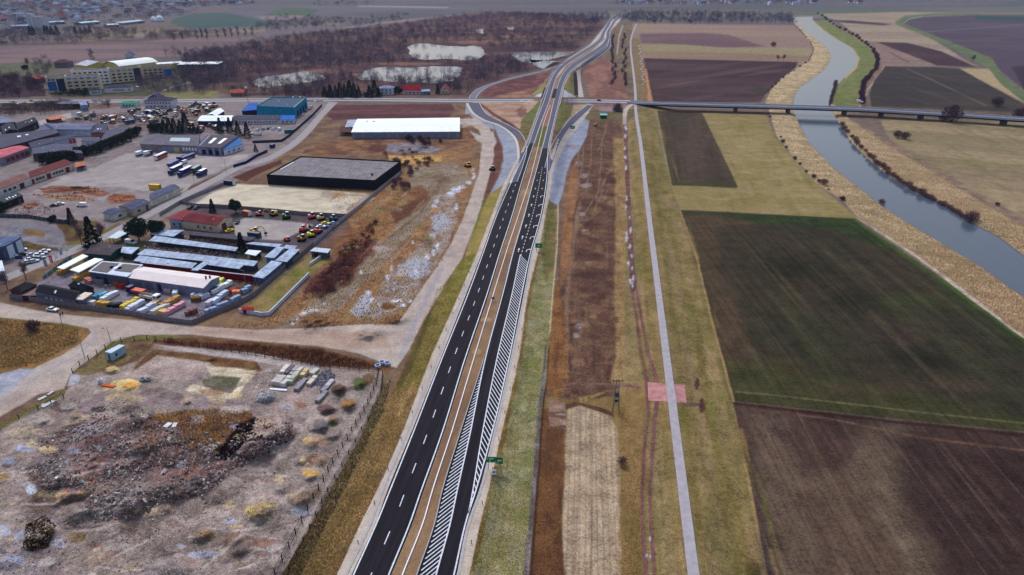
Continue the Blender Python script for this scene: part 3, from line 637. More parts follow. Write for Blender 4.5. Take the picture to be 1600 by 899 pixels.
paint([(85,346),(150,345),(168,360),(140,372),(118,380),(100,378),(95,362)], (108,84,66), [(5,.5,(88,66,58)),(4,.5,(124,114,72))], 1.5, 1.5)
stroke([(0,349,4),(60,353,5),(92,366,7),(98,380,5),(100,387,3)], (136,128,134), [(4,.5,(118,110,118))], 1.2, 1)
stroke([(60,433,3),(120,410,3),(160,385,2),(200,362,2)], (122,112,74), None, 1, 1)
stroke([(100,383,2.5),(140,376,3),(160,365,3),(180,353,2),(240,322,1.5),(285,296,1.5)], (126,114,76), [(3,.5,(108,90,66))], 1, 1)
paint([(292,298),(300,290),(345,270),(360,265),(352,272),(320,290),(305,296)], (108,86,68), [(4,.5,(124,114,72))], 1, 1)
paint([(362,278),(400,262),(440,250),(440,256),(400,274),(384,284)], (98,66,60), None, 1, .8)
# lots right of the street
paint([(300,322),(330,302),(372,288),(440,290),(570,303),(585,310),(540,337),(470,332),(400,330),(330,322)], (206,190,168), [(10,.5,(186,172,156)),(5,.35,(218,206,184)),(6,.3,(160,138,112),2,0,.55,.7)], 1.5, 1.5, grain=.08)
paint([(300,325),(335,320),(540,337),(543,345),(500,384),(480,388),(360,376),(345,366),(280,345)], (96,86,90), [(5,.4,(112,100,102))], 1, 1)
paint([(365,348),(385,340),(484,350),(490,352),(448,372),(440,376),(400,374),(368,372)], (172,160,156), [(8,.5,(156,144,142)),(4,.3,(184,174,168))], 1.5, 1, grain=.1)
paint([(440,300),(478,302),(582,304),(578,310),(540,336),(545,320),(575,308)], (150,120,106), None, 1.5, 2, amt=.6)
paint([(255,348),(280,345),(290,362),(240,372),(240,360)], (150,134,124), None, 1, 1)
GARD = [(380,486),(440,436),(470,420),(500,392),(520,392),(560,360),(520,420),(455,456),(432,485),(410,496)]
paint([(380,486),(415,452),(470,410),(490,395),(520,390),(515,408),(480,432),(455,455),(428,486),(412,494)], (138,122,78), [(5,.6,(106,118,58)),(4,.5,(160,134,100))], 1.5, 1.5)
paint([(200,372),(470,388),(470,410),(400,470),(330,470),(190,440),(120,420)], (122,108,98), [(5,.5,(104,92,78)),(4,.4,(112,112,74))], 1.5, 1)
paint([(225,385),(372,392),(362,404),(240,398)], (168,142,134), [(3,.6,(120,94,92)),(2,.4,(204,186,178))], 1, 1, grain=.3)
paint([(282,366),(375,376),(370,384),(280,374)], (150,118,108), [(2.5,.6,(106,78,78)),(2,.4,(198,176,166))], 1, 1, grain=.3)
YARD = [(20,470),(60,440),(110,418),(160,425),(200,445),(330,460),(400,436),(390,450),(350,485),(290,503),(200,490),(60,468)]
paint(YARD, (138,128,136), [(5,.5,(120,110,118)),(3,.3,(152,142,146))], 1.2, 1, grain=.2)
paint([(335,470),(350,445),(395,435),(408,440),(388,458),(350,480)], (112,84,76), [(3,.6,(140,110,98)),(2,.5,(84,62,62))], 1.5, 1.5)
# ---- lower left
paint([(-620,494),(0,496),(60,500),(120,512),(140,517),(135,535),(118,540),(85,560),(52,575),(25,595),(-620,720)], (146,112,74), [(6,.6,(122,88,62)),(4,.5,(120,102,62)),(3,.35,(168,132,94))], 2, 2, 5, .22)
blob(53,517,9,5,(84,56,58)); stroke([(0,497,2),(70,503,2),(125,514,2)], (116,102,62), None, 1.5, 1)
paint([(-400,592),(0,580),(15,600),(10,618),(-400,800)], (120,108,60), None, 2, 2)
LL = [(-620,900),(0,665),(60,632),(105,610),(112,600),(118,584),(150,560),(200,528),(235,524),(400,540),(500,560),(600,580),(592,620),(560,690),(520,760),(475,850),(445,899),(280,1320),(-620,1320)]
paint(LL, (158,142,134), [(12,.5,(138,120,112)),(5,.45,(182,162,156)),(3,.3,(122,104,98))], 2, 2, 6, .3)
paint([(115,582),(150,558),(200,530),(240,527),(240,545),(215,565),(165,580),(130,588)], (120,96,78), [(4,.6,(104,74,64)),(3,.5,(140,130,90))], 2, 2)
stroke([(117,580,3),(125,566,3),(165,542,4),(205,527,4),(240,526,4),(300,530,3)], (118,112,70), [(3,.4,(134,124,86))], 1.5, 1)
paint([(240,530),(300,528),(400,534),(500,545),(590,568),(612,572),(608,582),(590,580),(500,572),(400,552),(300,543),(235,540)], (112,78,62), [(5,.6,(138,108,74)),(3,.5,(92,58,54))], 2, 2, 5, .25)
paint([(240,538),(300,545),(400,556),(500,575),(500,585),(400,565),(300,552)], (182,166,162), None, 2, 1)
paint([(240,545),(300,552),(400,565),(410,580),(370,585),(330,570),(250,560),(225,572),(205,583),(215,566)], (116,86,64), [(4,.6,(140,116,82)),(3,.4,(96,64,56))], 2, 2)
paint([(205,583),(245,555),(330,567),(320,582),(300,595),(240,592),(210,588)], (176,156,148), [(3,.5,(160,138,130),6,-.2)], 1.5, 1.5)
paint([(322,572),(370,576),(400,580),(395,590),(365,622),(340,625),(290,610),(300,600),(330,606),(360,615),(372,598),(378,590),(330,586)], (208,190,166), [(3,.5,(186,164,140))], 2, 2)
paint([(315,595),(335,588),(376,590),(362,615),(320,605)], (118,106,96), [(3,.6,(96,104,66)),(2,.4,(140,130,124))], 1.5, 2)
paint([(160,612),(178,595),(205,592),(222,598),(212,612),(180,618)], (214,188,140), [(3,.4,(196,168,122))], 2, 2)
blob(204,602,14,6,(204,152,86),None,.9,2); blob(176,578,12,5,(206,182,134),[(2,.5,(150,118,84))],.9)
stroke([(75,899,22),(72,800,16),(80,740,12),(100,680,9),(130,640,9),(170,615,8),(240,625,8),(320,630,8),(400,640,9)], (138,118,122), [(4,.5,(118,98,104),5,1.2),(3,.4,(158,140,138),5,1.2)], 5, 3, 6, amt=.75)
stroke([(400,700,14),(430,650,12),(460,620,8),(500,600,6)], (176,152,146), None, 5, 3, amt=.7)
RIMC = [(230,648),(300,640),(390,642),(400,655),(370,668),(345,718),(300,728),(250,726),(222,700),(225,670)]
paint(RIMC, (116,84,58), [(4,.6,(88,62,50)),(3,.5,(150,112,66)),(4,.4,(132,104,84))], 4, 5, 5, .28)
paint(RUB1, (122,106,106), [(4,.6,(92,76,76)),(2.5,.5,(158,142,138)),(6,.4,(140,96,88))], 5, 5, 5, .4)
paint([(335,716),(352,690),(375,662),(400,652),(395,672),(375,700),(352,720)], (48,34,34), [(2,.5,(76,58,56))], 2, 2, 4, .3)
paint([(35,860),(40,820),(70,805),(88,822),(75,855),(50,862)], (74,58,54), [(2,.5,(110,84,66))], 2, 2, 4, .35)
paint([(40,790),(60,765),(90,780),(80,800),(60,802)], (96,74,64), [(2,.5,(130,104,84))], 2, 2, 4, .3)
for q in [(403,798,22,12,(196,168,116)),(420,790,16,8,(204,176,124)),(487,740,14,6,(206,164,100)),(480,690,9,6,(196,160,110)),(475,722,8,8,(202,176,140)),(98,775,10,9,(178,140,108)),(130,770,8,7,(176,140,108)),(318,838,18,10,(150,116,84)),(120,840,14,8,(140,112,84)),(230,670,10,6,(150,118,80)),(530,608,12,8,(104,80,66)),(545,632,12,8,(170,126,70)),(510,640,14,9,(104,78,78)),(500,665,14,9,(130,122,124)),(520,655,8,6,(160,130,106)),(563,600,12,9,(100,112,56)),(575,592,9,8,(112,84,62)),(520,662,10,6,(96,104,56)),(500,690,12,8,(176,142,120)),(470,800,14,8,(170,166,178)),(440,860,16,8,(146,130,128)),(20,880,20,12,(160,160,176)),(40,700,18,5,(160,160,180)),(15,720,14,6,(168,166,180)),(50,765,8,7,(196,200,214)),(5,745,10,8,(186,150,104)),(5,830,12,8,(176,178,190)),(300,590,20,6,(160,140,136)),(415,620,14,9,(176,170,168)),(215,655,10,6,(92,80,78)),(155,640,12,5,(70,60,62)),(205,638,12,4,(54,44,42)),(190,668,14,8,(112,92,90)),(240,690,12,6,(140,96,88)),(225,700,14,8,(130,92,84)),(300,690,30,12,(132,98,62)),(260,770,50,10,(112,96,94)),(350,800,30,10,(170,150,140))]:
    blob(q[0],q[1],q[2],q[3],q[4],[(2,.45,tuple(int(x*.8) for x in q[4]))],.85,3,.3)
paint([(440,899),(475,840),(520,760),(560,690),(592,620),(600,582),(612,590),(600,640),(560,720),(510,820),(470,899),(330,1250),(300,1250)], (120,100,76), [(4,.6,(98,84,60)),(3,.5,(150,132,110)),(3,.35,(96,108,60))], 2.5, 3, 5, .3)
rnd = random.Random(9)
LLc = [(0,690),(110,625),(240,600),(420,600),(520,640),(540,700),(470,820),(420,899),(0,899)]
for i in range(150):
    u, v = rnd.uniform(0, 540), rnd.uniform(600, 899)
    if poly_sd(LLc, np.array([u]), np.array([v]))[0] > 0: continue
    c = rnd.choice([(196,178,170),(142,116,106),(120,98,92),(206,180,140),(176,172,186),(150,106,84),(112,96,98),(186,156,130)])
    r = rnd.uniform(3, 13); blob(u, v, r * rnd.uniform(1, 2.2), r * .6, c, [(1.5,.5,tuple(int(x*.78) for x in c))], rnd.uniform(.35,.8), 4, rnd.uniform(.2,.35))
for i in range(70):
    u, v = rnd.uniform(480, 740), rnd.uniform(240, 500)
    if poly_sd(BF, np.array([u]), np.array([v]))[0] > 0: continue
    c = rnd.choice([(184,166,158),(126,90,70),(108,74,64),(186,144,100),(140,128,90),(160,140,130)])
    r = rnd.uniform(3, 9); blob(u, v, r * 1.6, r * .7, c, [(2,.5,tuple(int(x*.8) for x in c))], rnd.uniform(.3,.7), 4)
for i in range(60):
    u, v = rnd.uniform(885, 965), rnd.uniform(190, 600)
    c = rnd.choice([(150,118,96),(94,66,62),(84,58,58),(134,110,76),(160,130,100)])
    r = rnd.uniform(2, 8) * (v + 60) / 500; blob(u, v, r * 1.2, r * .8, c, None, rnd.uniform(.3,.6), 3)
for i in range(90):
    v = rnd.uniform(190, 899); uL = float(path_u(v)); hp = float(hpm(v)) ; side = rnd.random() < .3
    u = uL + (rnd.uniform(-9, -2) if side else rnd.uniform(2.5, 20)) * hp
    k_ = (CX + 155 - u) / (v + 60.0); dv = rnd.uniform(20, 90) * hp / 5
    stroke([(u, v, rnd.uniform(.1, .5) * hp), (u - k_ * dv * .5 + rnd.uniform(-1, 1), v + dv * .5, rnd.uniform(.3, .9) * hp), (u - k_ * dv, v + dv, rnd.uniform(.1, .5) * hp)], rnd.choice([(112,108,60),(160,134,102),(122,98,70),(104,104,52),(150,126,84),(132,114,88)]), [(3,.4,(140,118,84))], 1.5 * hp / 3, 2, 6, None, rnd.uniform(.3, .65))
def streaks(poly, a0, a1, n, cols, wm=1.0, lm=60, amt=.45):
    A_ = np.array(poly, float); x0, y0 = A_.min(0); x1, y1 = np.minimum(A_.max(0), [1640, 920]); ang = gang(a0, a1); k = 0
    while k < n:
        u, v = rnd.uniform(x0, x1), rnd.uniform(y0, y1)
        if not _in(poly, u, v): k += .2; continue
        k += 1; g = G(u, v); l = rnd.uniform(.3, 1) * lm * (1 + 60 / (v + 60)); p0 = (CX + F * 0, 0)
        X2, Y2 = g[0] + math.cos(ang) * l, g[1] + math.sin(ang) * l; t_ = Y2 * CP + CAMH * SP
        if t_ < 10: continue
        u2 = CX + F * X2 / t_; v2 = CY + F * (-Y2 * SP + CAMH * CP) / t_; um, vm = (u + u2) / 2, (v + v2) / 2
        if not _in(poly, u2, v2): continue
        w_ = max(wm * rnd.uniform(.3, 1.6) * hpm(v), .35)
        stroke([(u, v, w_ * .3), (um + rnd.uniform(-.5, .5), vm, w_), (u2, v2, w_ * .3)], rnd.choice(cols), None, .5 + w_ * .6, .6, 6, None, rnd.uniform(.3, 1) * amt)
streaks([(1005,91),(1247,97),(1243,106),(1196,148),(1188,160),(1020,160)], (1020,150), (1200,120), 40, [(112,90,88),(70,56,60),(96,80,80),(124,102,98)], 1.5, 160)
streaks([(1027,173),(1097,176),(1153,292),(1050,290)], (1060,290), (1045,180), 60, [(104,90,78),(74,66,54),(84,84,58)], .8, 60)
streaks([(1022,170),(1100,176),(1196,180),(1212,215),(1275,287),(1337,338),(1335,343),(1062,328),(1157,292),(1100,180),(1030,176)], (1200,330), (1130,190), 70, [(164,144,104),(128,116,68),(140,124,90),(112,108,62)], 1.2, 60)
streaks(F4, (1480,660), (1180,350), 150, [(92,82,68),(50,52,42),(80,88,60),(104,90,74)], .6, 70)
streaks(F5, (1560,990), (1340,680), 150, [(120,102,88),(56,46,44),(98,80,70),(116,98,84)], .5, 40, .22)
streaks([(1375,187),(1600,192),(1640,395),(1600,352),(1550,320),(1500,292),(1437,250),(1390,218)], (1400,200), (1640,330), 70, [(172,150,122),(128,116,84),(140,118,100),(116,112,78)], 1.2, 60)
streaks([(1410,28),(1520,23),(1640,24),(1640,150),(1560,108),(1500,84),(1440,50),(1405,38)], (1450,50), (1600,44), 30, [(116,104,108),(84,76,84)], 2, 200)
streaks([(1383,104),(1462,105),(1500,108),(1600,163),(1600,180),(1362,168),(1358,148)], (1400,120), (1560,165), 40, [(98,88,80),(68,62,62)], 1, 90)
streaks(EMR, (735,899), (829,450), 120, [(172,162,136),(120,118,72),(134,112,76),(158,150,122)], .4, 18)
streaks(EML, (520,899), (690,500), 120, [(184,152,108),(122,94,62),(150,130,80)], .5, 18)
streaks(SCRUB, (900,560), (920,200), 90, [(150,120,98),(88,64,60),(128,98,84)], .5, 25)
streaks(BF, (520,500), (720,270), 90, [(186,152,118),(112,80,66),(160,150,144),(130,112,84)], .6, 30)
for (u, v, r_, h_, c_) in PILES:
    blob(u, v - h_ * 2.2, r_ * 1.0 * hpm(v), r_ * .62 * hpm(v), c_, [(1.2,.5,tuple(int(x*.8) for x in c_))], .55, 2, .36)
for i in range(44):
    u, v = rnd.uniform(-5, 480), rnd.uniform(610, 899)
    if poly_sd(LLc, np.array([u]), np.array([v]))[0] > 0: continue
    a_ = rnd.uniform(-.5, .2); l = rnd.uniform(20, 90)
    stroke([(u, v, 1), (u + l * .5, v + l * a_ * .5 + rnd.uniform(-6, 6), 2.2), (u + l, v + l * a_, 1)], rnd.choice([(116,96,98),(128,108,106),(198,182,174),(100,84,86)]), None, 1.6, 4, 4, None, rnd.uniform(.3, .7))
for i in range(170):
    u, v = rnd.uniform(-5, 540), rnd.uniform(182, 470)
    if poly_sd(IND, np.array([u]), np.array([v]))[0] > 0 and poly_sd(YARD, np.array([u]), np.array([v]))[0] > 0: continue
    r = rnd.uniform(1.5, 7); blob(u, v, r * 2.2, r * .6, rnd.choice([(108,98,104),(92,82,90),(190,180,178),(124,100,94),(150,138,142)]), None, rnd.uniform(.12, .4), 3)
# ---- unpaved roads on the ground sheet
RD1 = [(-620,470),(0,473),(60,486),(100,492),(200,500),(310,510),(400,516),(500,512),(545,508),(620,508),(660,450),(690,405),(705,380),(722,345),(735,310),(748,270),(752,235),(754,215),(748,203),(725,190),(742,184),(765,200),(771,222),(772,245),(762,285),(748,335),(722,405),(697,440),(686,462),(662,500),(640,545),(620,575),(612,573),(560,552),(500,541),(400,533),(300,523),(215,523),(175,534),(140,562),(112,582),(100,608),(62,615),(0,652),(-620,920),(-620,860),(0,618),(18,600),(40,585),(60,572),(95,556),(125,537),(142,520),(138,513),(100,506),(0,496),(-620,500)]
paint(RD1, (184,166,156), [(9,.45,(168,146,136),5,0),(4,.3,(196,180,170))], 1.2, 1.0, 6, .16)
paint([(300,512),(400,518),(500,516),(600,520),(610,545),(560,548),(400,530),(300,521)], (176,146,130), [(5,.5,(158,124,108),5,-.1)], 4, 3, 8, amt=.7)
stroke([(0,630,1.2),(60,588,1.2),(120,556,1.2),(150,530,1.2),(147,515,1)], (158,156,168), None, .8, .3, amt=.8)
paint([(0,585),(30,577),(60,577),(40,590),(0,622),(-100,660),(-100,600)], (170,166,176), [(3,.4,(150,146,156))], 1.5, 1)
stroke([(690,420,4),(650,500,4),(625,560,4)], (164,156,162), None, 2, 1, amt=.7)
paint([(112,582),(128,590),(120,600),(105,604)], (172,166,172), None, 1, 1)
stroke([(0,668,3),(55,636,3),(100,614,3)], (116,108,62), None, 1.5, 1)
for q in [(74,632,10,2),(65,623,6,1.6)]: blob(*q,(196,192,190),None,.9,.5)
# ---- trampled tracks
stroke([(300,900,3),(350,860,3),(430,790,2.5),(480,760,2)], (190,170,162), None, 3, 3, amt=.5)
# ponds: dark bed below the water
PONDS = [[(636,73),(645,70),(700,72),(722,73),(752,75),(758,82),(750,91),(735,94),(700,92),(660,93),(645,90)],
 [(575,108),(600,105),(640,106),(690,104),(722,109),(715,122),(690,129),(640,129),(590,126),(560,122)],
 [(392,128),(410,121),(440,117),(500,116),(508,121),(480,129),(440,134),(405,136)],
 [(798,82),(860,81.5),(900,83),(888,86),(800,85.5)],[(826,93),(850,95),(877,98),(864,104.5),(848,107),(836,103)],[(744,46),(756,47),(756,51),(745,50)],[(792,43),(806,43.5),(804,45),(793,45)]]
for p_ in PONDS: paint(p_, (52,50,58), None, 1.5, 1)
# the flat of the highway corridor under the asphalt
def hwpoly(a, b, v0, v1, ea=0, eb=0):
    vv = np.linspace(v0, v1, 60)
    return [(float(hwx(a, q)) + ea, q) for q in vv] + [(float(hwx(b, q)) + eb, q) for q in vv[::-1]]
paint(hwpoly('sandL', 'sandR', 27, 1300), (196,178,164), [(3,.4,(178,158,146)),(5,.3,(210,194,182))], .8, .8, 3, .08)
paint(hwpoly('asphLR', 'asphRL', 60, 1300), (150,120,96), [(9,.6,(130,102,84),3,1.3),(5,.4,(166,136,108),3,1.3)], .8, .3, grain=.1)
paint(hwpoly('asphLR', 'asphRL', 198, 230), (112,108,64), None, 1, .3)
paint(hwpoly('asphLR', 'asphRL', 160, 190), (156,112,96), None, 1, .3)
for v_ in (500, 550, 300): blob(float(hwx('med', v_)), v_, 8, 4, (180,152,112), None, .7)

XX, YY, Z3 = Garr(UU, VV, ZZ)
V = np.stack([XX, YY, Z3], -1).reshape(-1, 3)
ii = np.arange(NR * NC).reshape(NR, NC)
Fq = np.stack([ii[1:, :-1], ii[1:, 1:], ii[:-1, 1:], ii[:-1, :-1]], -1)
FIELDS = [('ploughed_field', F5), ('green_field', F4), ('brown_field', [(1005,91),(1247,97),(1243,106),(1196,148),(1188,160),(1020,160)]), ('bare_field', [(1027,173),(1097,176),(1153,292),(1050,290)]), ('stubble_field', STUB), ('meadow', [(1375,187),(1600,192),(2240,225),(2240,640),(1640,395),(1600,352),(1550,320),(1500,292),(1437,250),(1390,218)])]
uc = (UU[1:, :-1] + UU[1:, 1:]) / 2; vc = (VV[1:, 1:] + VV[:-1, 1:]) / 2
rid = np.zeros(uc.shape, int)
for k_, (nm, p_) in enumerate(FIELDS): rid[poly_sd(p_, uc, vc) < 0] = k_ + 1
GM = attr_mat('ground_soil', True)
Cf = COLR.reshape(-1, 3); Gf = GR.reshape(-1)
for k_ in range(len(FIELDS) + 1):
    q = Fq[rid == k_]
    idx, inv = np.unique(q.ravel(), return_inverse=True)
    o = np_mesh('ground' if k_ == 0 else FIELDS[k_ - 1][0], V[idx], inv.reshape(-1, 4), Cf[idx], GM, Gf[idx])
    setp(o, kind='structure')
# ================================================================ ROADS AND WATER
def asphalt(name, rgb, var=.18, wear=(0, 0, 0)):
    return mat(name, rgb, 0.9, var, 0.35)
M_ASPH = mat('asphalt', (54, 51, 58), .85, .4, .9, streak=math.atan2(G(840,260)[1] - G(590,899)[1], G(840,260)[0] - G(590,899)[0]))
M_ASPH_OLD = asphalt('asphalt_grey', (126, 124, 134), .1)
M_ASPH_MID = asphalt('asphalt_worn', (104, 100, 114), .12)
M_STREET = asphalt('street_concrete', (160, 150, 150), .1)
M_PAINT = mat('road_paint', (214, 212, 220), .7, .22, 2.2)
M_CONC = mat('concrete', (176, 170, 172), .9, .12, .8)
M_PATH = mat('path_concrete', (172, 162, 166), .9, .12, .6)
M_PINK = mat('pink_paving', (184, 134, 132), .9, .25, .5)
M_STEEL = mat('galvanised_steel', (150, 152, 158), .5, .08, 2.0, .3)
M_DARK = mat('dark_metal', (46, 48, 54), .6, .08)
def ribbon(name, L, R, dz, m, label=None, cat=None, kind='structure', zf=None, parent=None, thick=0.0):
    """strip between two edge lines given as surveyed points (u, v)"""
    mb = MB()
    pl = []; pr = []
    for (a, b) in zip(L, R):
        if zf is not None: za = zb = zf(0.5 * (a[0] + b[0]), 0.5 * (a[1] + b[1]))
        else: za, zb = rz(*a), rz(*b)
        pl.append(G(a[0], a[1], za + dz)); pr.append(G(b[0], b[1], zb + dz))
    n = len(pl)
    mb.v = pl + pr
    for i in range(n - 1): mb.f.append((i, i + 1, n + i + 1, n + i)); mb.m.append(0)
    if thick:
        k = len(mb.v)
        mb.v += [(x, y, z - thick) for (x, y, z) in pl + pr]
        for i in range(n - 1):
            mb.f.append((i, k + i, k + i + 1, i + 1)); mb.m.append(0)
            mb.f.append((n + i, n + i + 1, k + n + i + 1, k + n + i)); mb.m.append(0)
            mb.f.append((k + i, k + n + i, k + n + i + 1, k + i + 1)); mb.m.append(0)
    o = mb.build(name, m, parent)
    # face up
    me = o.data; me.update()
    if me.polygons[0].normal.z < 0: me.flip_normals()
    if parent is None: setp(o, label, cat, kind=kind)
    return o
def dense(pts, step=6.0):
    out = []
    P_ = np.array(pts, float)
    # chord-length pchip
    d = np.concatenate([[0], np.cumsum(np.hypot(*np.diff(P_[:, :2], axis=0).T))])
    t = np.linspace(0, d[-1], max(int(d[-1] / step), 8))
    return list(zip(*[_pchip(t, d, P_[:, k]) for k in range(P_.shape[1])]))
def offset(pts, step=6.0, vert=None):
    """pts (u, v, half width px) to left/right edges"""
    D = dense(pts, step); L = []; R = []
    for i, (u, v, w) in enumerate(D):
        a = D[max(i - 1, 0)]; b = D[min(i + 1, len(D) - 1)]
        # in metres
        A = G(a[0], a[1]); B = G(b[0], b[1]); tx, ty = B[0] - A[0], B[1] - A[1]; l = math.hypot(tx, ty)
        c = G(u, v); wm = w / hpm(v)
        nx, ny = -ty / l * wm, tx / l * wm
        L.append(inv((c[0] + nx, c[1] + ny))); R.append(inv((c[0] - nx, c[1] - ny)))
    return L, R
def inv(p, z=0.0):
    x, y = p[0], p[1]; dz = z - CAMH
    # camera axes: right X, forward (0, CP, -SP), down (0, -SP, -CP)
    fwd = y * CP - dz * SP; dn = -y * SP - dz * CP
    return (CX + F * x / fwd, CY + F * dn / fwd)
vv_all = list(np.concatenate([np.arange(26, 120, 2.5), np.arange(120, 360, 5), np.arange(360, 1300, 14), [1300]]))
def hz(u, v): return float(relief(np.array([float(hwx('med', v))]), np.array([float(v)]))[0])
def hwr(name, a, b, v0, v1, dz, m, ea=0.0, eb=0.0, **k):
    vv = [v0] + [q for q in vv_all if v0 + .5 < q < v1 - .5] + [v1]
    return ribbon(name, [(float(hwx(a, q)) + ea * hpm(q), q) for q in vv], [(float(hwx(b, q)) + eb * hpm(q), q) for q in vv], dz, m, zf=hz, **k)
hwr('road', 'asphL', 'asphLR', 26, 1300, .06, M_ASPH)
hwr('road', 'asphRL', 'asphR', 26, 1300, .06, M_ASPH)
# older paler asphalt where the surface is not new
hwr('road', 'asphL', 'asphLR', 26, 224, .10, M_ASPH_MID)
hwr('road', 'asphRL', 'asphR', 26, 232, .10, M_ASPH_MID)
PM = .16
def wline(key, v0, v1, w=.30, e=0.0):
    hwr('road_marking', key, key, v0, v1, PM, M_PAINT, e - w / 2, e + w / 2)
for key in ('L1', 'L2', 'R1', 'R2'):
    wline(key, 28, 1300, .34 if key != 'R1' else .34)
wline('lane', 398, 802, .3)
# kerb strips beside the carriageways
hwr('kerb', 'asphRL', 'asphRL', 560, 1300, .13, M_CONC, -.3, -.05)
hwr('gutter', 'asphL', 'asphL', 400, 1300, .10, M_CONC, -1.5, -.9)
hwr('gutter', 'asphR', 'asphR', 340, 1000, .10, M_CONC, .15, .7)
def hv(v, dm):
    """row reached dm metres further away from row v"""
    y = G(800, v)[1] + dm; return inv((0.0, y))[1]
def hwquad(mb, k0, e0, v0, k1, e1, v1, w, dz=PM + .01):
    """stroke from (line k0 + e0 m at v0) to (line k1 + e1 m at v1)"""
    a = GV(float(hwx(k0, v0)) + e0 * hpm(v0), v0, hz(0, v0) + dz); b = GV(float(hwx(k1, v1)) + e1 * hpm(v1), v1, hz(0, v1) + dz)
    d = (b - a); n = Vector((-d.y, d.x, 0)).normalized() * w / 2
    mb.poly([a - n, a + n, b + n, b - n][::-1])
# lane dashes, left carriageway
mb = MB()
v = 1250.0
DASH = []
y = G(800, 1200)[1]
while True:
    vv0 = inv((0, y))[1]
    if vv0 < 290: break
    vv1 = inv((0, y + 4.0))[1]
    DASH.append((vv0, vv1)); y += 12.0
def mid(a, b, v): return (float(hwx(a, v)) + float(hwx(b, v))) / 2
for (a, b) in DASH:
    pa = GV(mid('L1', 'L2', a), a, hz(0, a) + PM); pb = GV(mid('L1', 'L2', b), b, hz(0, b) + PM)
    n = Vector((-(pb - pa).y, (pb - pa).x, 0)).normalized() * .12
    mb.poly([pa + n, pa - n, pb - n, pb + n])
# right carriageway turning lanes
y = G(800, 400)[1]
while True:
    a = inv((0, y))[1]
    if a < 262: break
    b = inv((0, y + 2.2))[1]
    pa = GV(mid('R1', 'R2', a), a, hz(0, a) + PM); pb = GV(mid('R1', 'R2', b), b, hz(0, b) + PM)
    n = Vector((-(pb - pa).y, (pb - pa).x, 0)).normalized() * .13
    mb.poly([pa + n, pa - n, pb - n, pb + n]); y += 4.4
setp(mb.build('road_marking', M_PAINT), kind='structure')
# arrows
mb = MB()
def arrow(u, v, turn):
    c = GV(u, v, hz(0, v) + PM); 
    d = (GV(u + (float(hwx('R1', v - 12)) - float(hwx('R1', v))), v - 12, hz(0, v)) - GV(u, v, hz(0, v))); d.z = 0; d.normalize(); n = Vector((d.y, -d.x, 0))
    def T(x, y): return c + n * x + d * y
    mb.poly([T(-.15, 0), T(.15, 0), T(.15, 2.9), T(-.15, 2.9)])
    if turn:
        mb.poly([T(.15, 2.3), T(1.1, 3.2), T(1.0, 3.7), T(.1, 2.9)]); mb.poly([T(.7, 3.9), T(1.9, 3.9), T(1.3, 2.7)])
    else: mb.poly([T(-.55, 2.9), T(.55, 2.9), T(0, 5.0)])
for v in (394, 374, 356, 339, 323, 309, 296, 283, 271):
    arrow(float(hwx('R1', v)) * .72 + float(hwx('R2', v)) * .28, v, False); arrow(float(hwx('R1', v)) * .25 + float(hwx('R2', v)) * .75, v, True)
o = mb.build('road_marking', M_PAINT); setp(o, kind='structure')
# hatched areas
mb = MB()
y = G(800, 1250)[1]
while True:
    a = inv((0, y))[1]
    if a < 560: break
    wl = (float(hwx('R1', a)) - float(hwx('asphRL', a))) / hpm(a) - .35
    if wl > .25: hwquad(mb, 'R1', -wl, inv((0, y - wl * 1.25))[1], 'R1', 0, inv((0, y + wl * .1))[1], .27)
    y += 1.55
y = G(800, 800)[1]
while True:
    a = inv((0, y))[1]
    if a < 402: break
    wl = (float(hwx('R2', a)) - float(hwx('lane', a))) / hpm(a)
    if wl > .25: hwquad(mb, 'lane', 0, inv((0, y + wl * .9))[1], 'lane', wl - .2, inv((0, y - wl * 1.2))[1], .25)
    y += 2.3
setp(mb.build('road_marking', M_PAINT), kind='structure')
# ramps and other roads
def road(name, pts, m, dz=.05, step=6.0, lines=None):
    L, R = offset(pts, step)
    o = ribbon(name, L, R, dz, m)
    if lines:
        for fr in lines:
            a = []; b = []
            for (l, r) in zip(L, R):
                wpx = .18 * hpm(l[1]) / max(abs(r[0] - l[0]) + abs(r[1] - l[1]) * 3, 1e-3)
                a.append((l[0] + (r[0] - l[0]) * (fr - wpx), l[1] + (r[1] - l[1]) * (fr - wpx))); b.append((l[0] + (r[0] - l[0]) * (fr + wpx), l[1] + (r[1] - l[1]) * (fr + wpx)))
            ribbon('road_marking', a, b, dz + .05, M_PAINT)
    return o
def edges_road(name, L, R, m, dz=.05, step=6):
    n = 26
    def rs(Q):
        D = dense(Q, 1.0); idx = np.linspace(0, len(D) - 1, n).astype(int); return [D[i] for i in idx]
    return ribbon(name, rs(L), rs(R), dz, m), rs(L), rs(R)
LA = [(731,161),(739,175),(757,187),(780,195),(797,206),(807,217),(811,232),(811,252),(803,275),(799,286)]
RA = [(749,161),(757,175),(776,187),(795,196),(812,206),(819,216),(822,224),(823,233),(818,256),(808,284)]
_, la, ra = edges_road('road', LA, RA, M_ASPH_MID, .13)
for Q in (la, ra): ribbon('road_marking', [(a - .3, b) for a, b in Q], [(a + .3, b) for a, b in Q], .18, M_PAINT)
lo = [(a - 3.2, b + .6) for a, b in la]
ribbon('kerb', lo, [(a - .8, b) for a, b in la], .10, mat('sand_verge', (204, 186, 170), .95, .1))
LB = [(918,164),(895,182),(876,205),(864,224),(857,240),(851,262)]
RB = [(927,165),(905,186),(886,205),(875,224),(868,242),(859,268)]
_, lb, rb_ = edges_road('road', LB, RB, M_ASPH_MID, .09)
for Q in (lb, rb_): ribbon('road_marking', [(a - .25, b) for a, b in Q], [(a + .25, b) for a, b in Q], .13, M_PAINT)
LC_ = [(898,104),(901,116),(904,152)]; RC_ = [(908,100),(907,115),(912,152)]
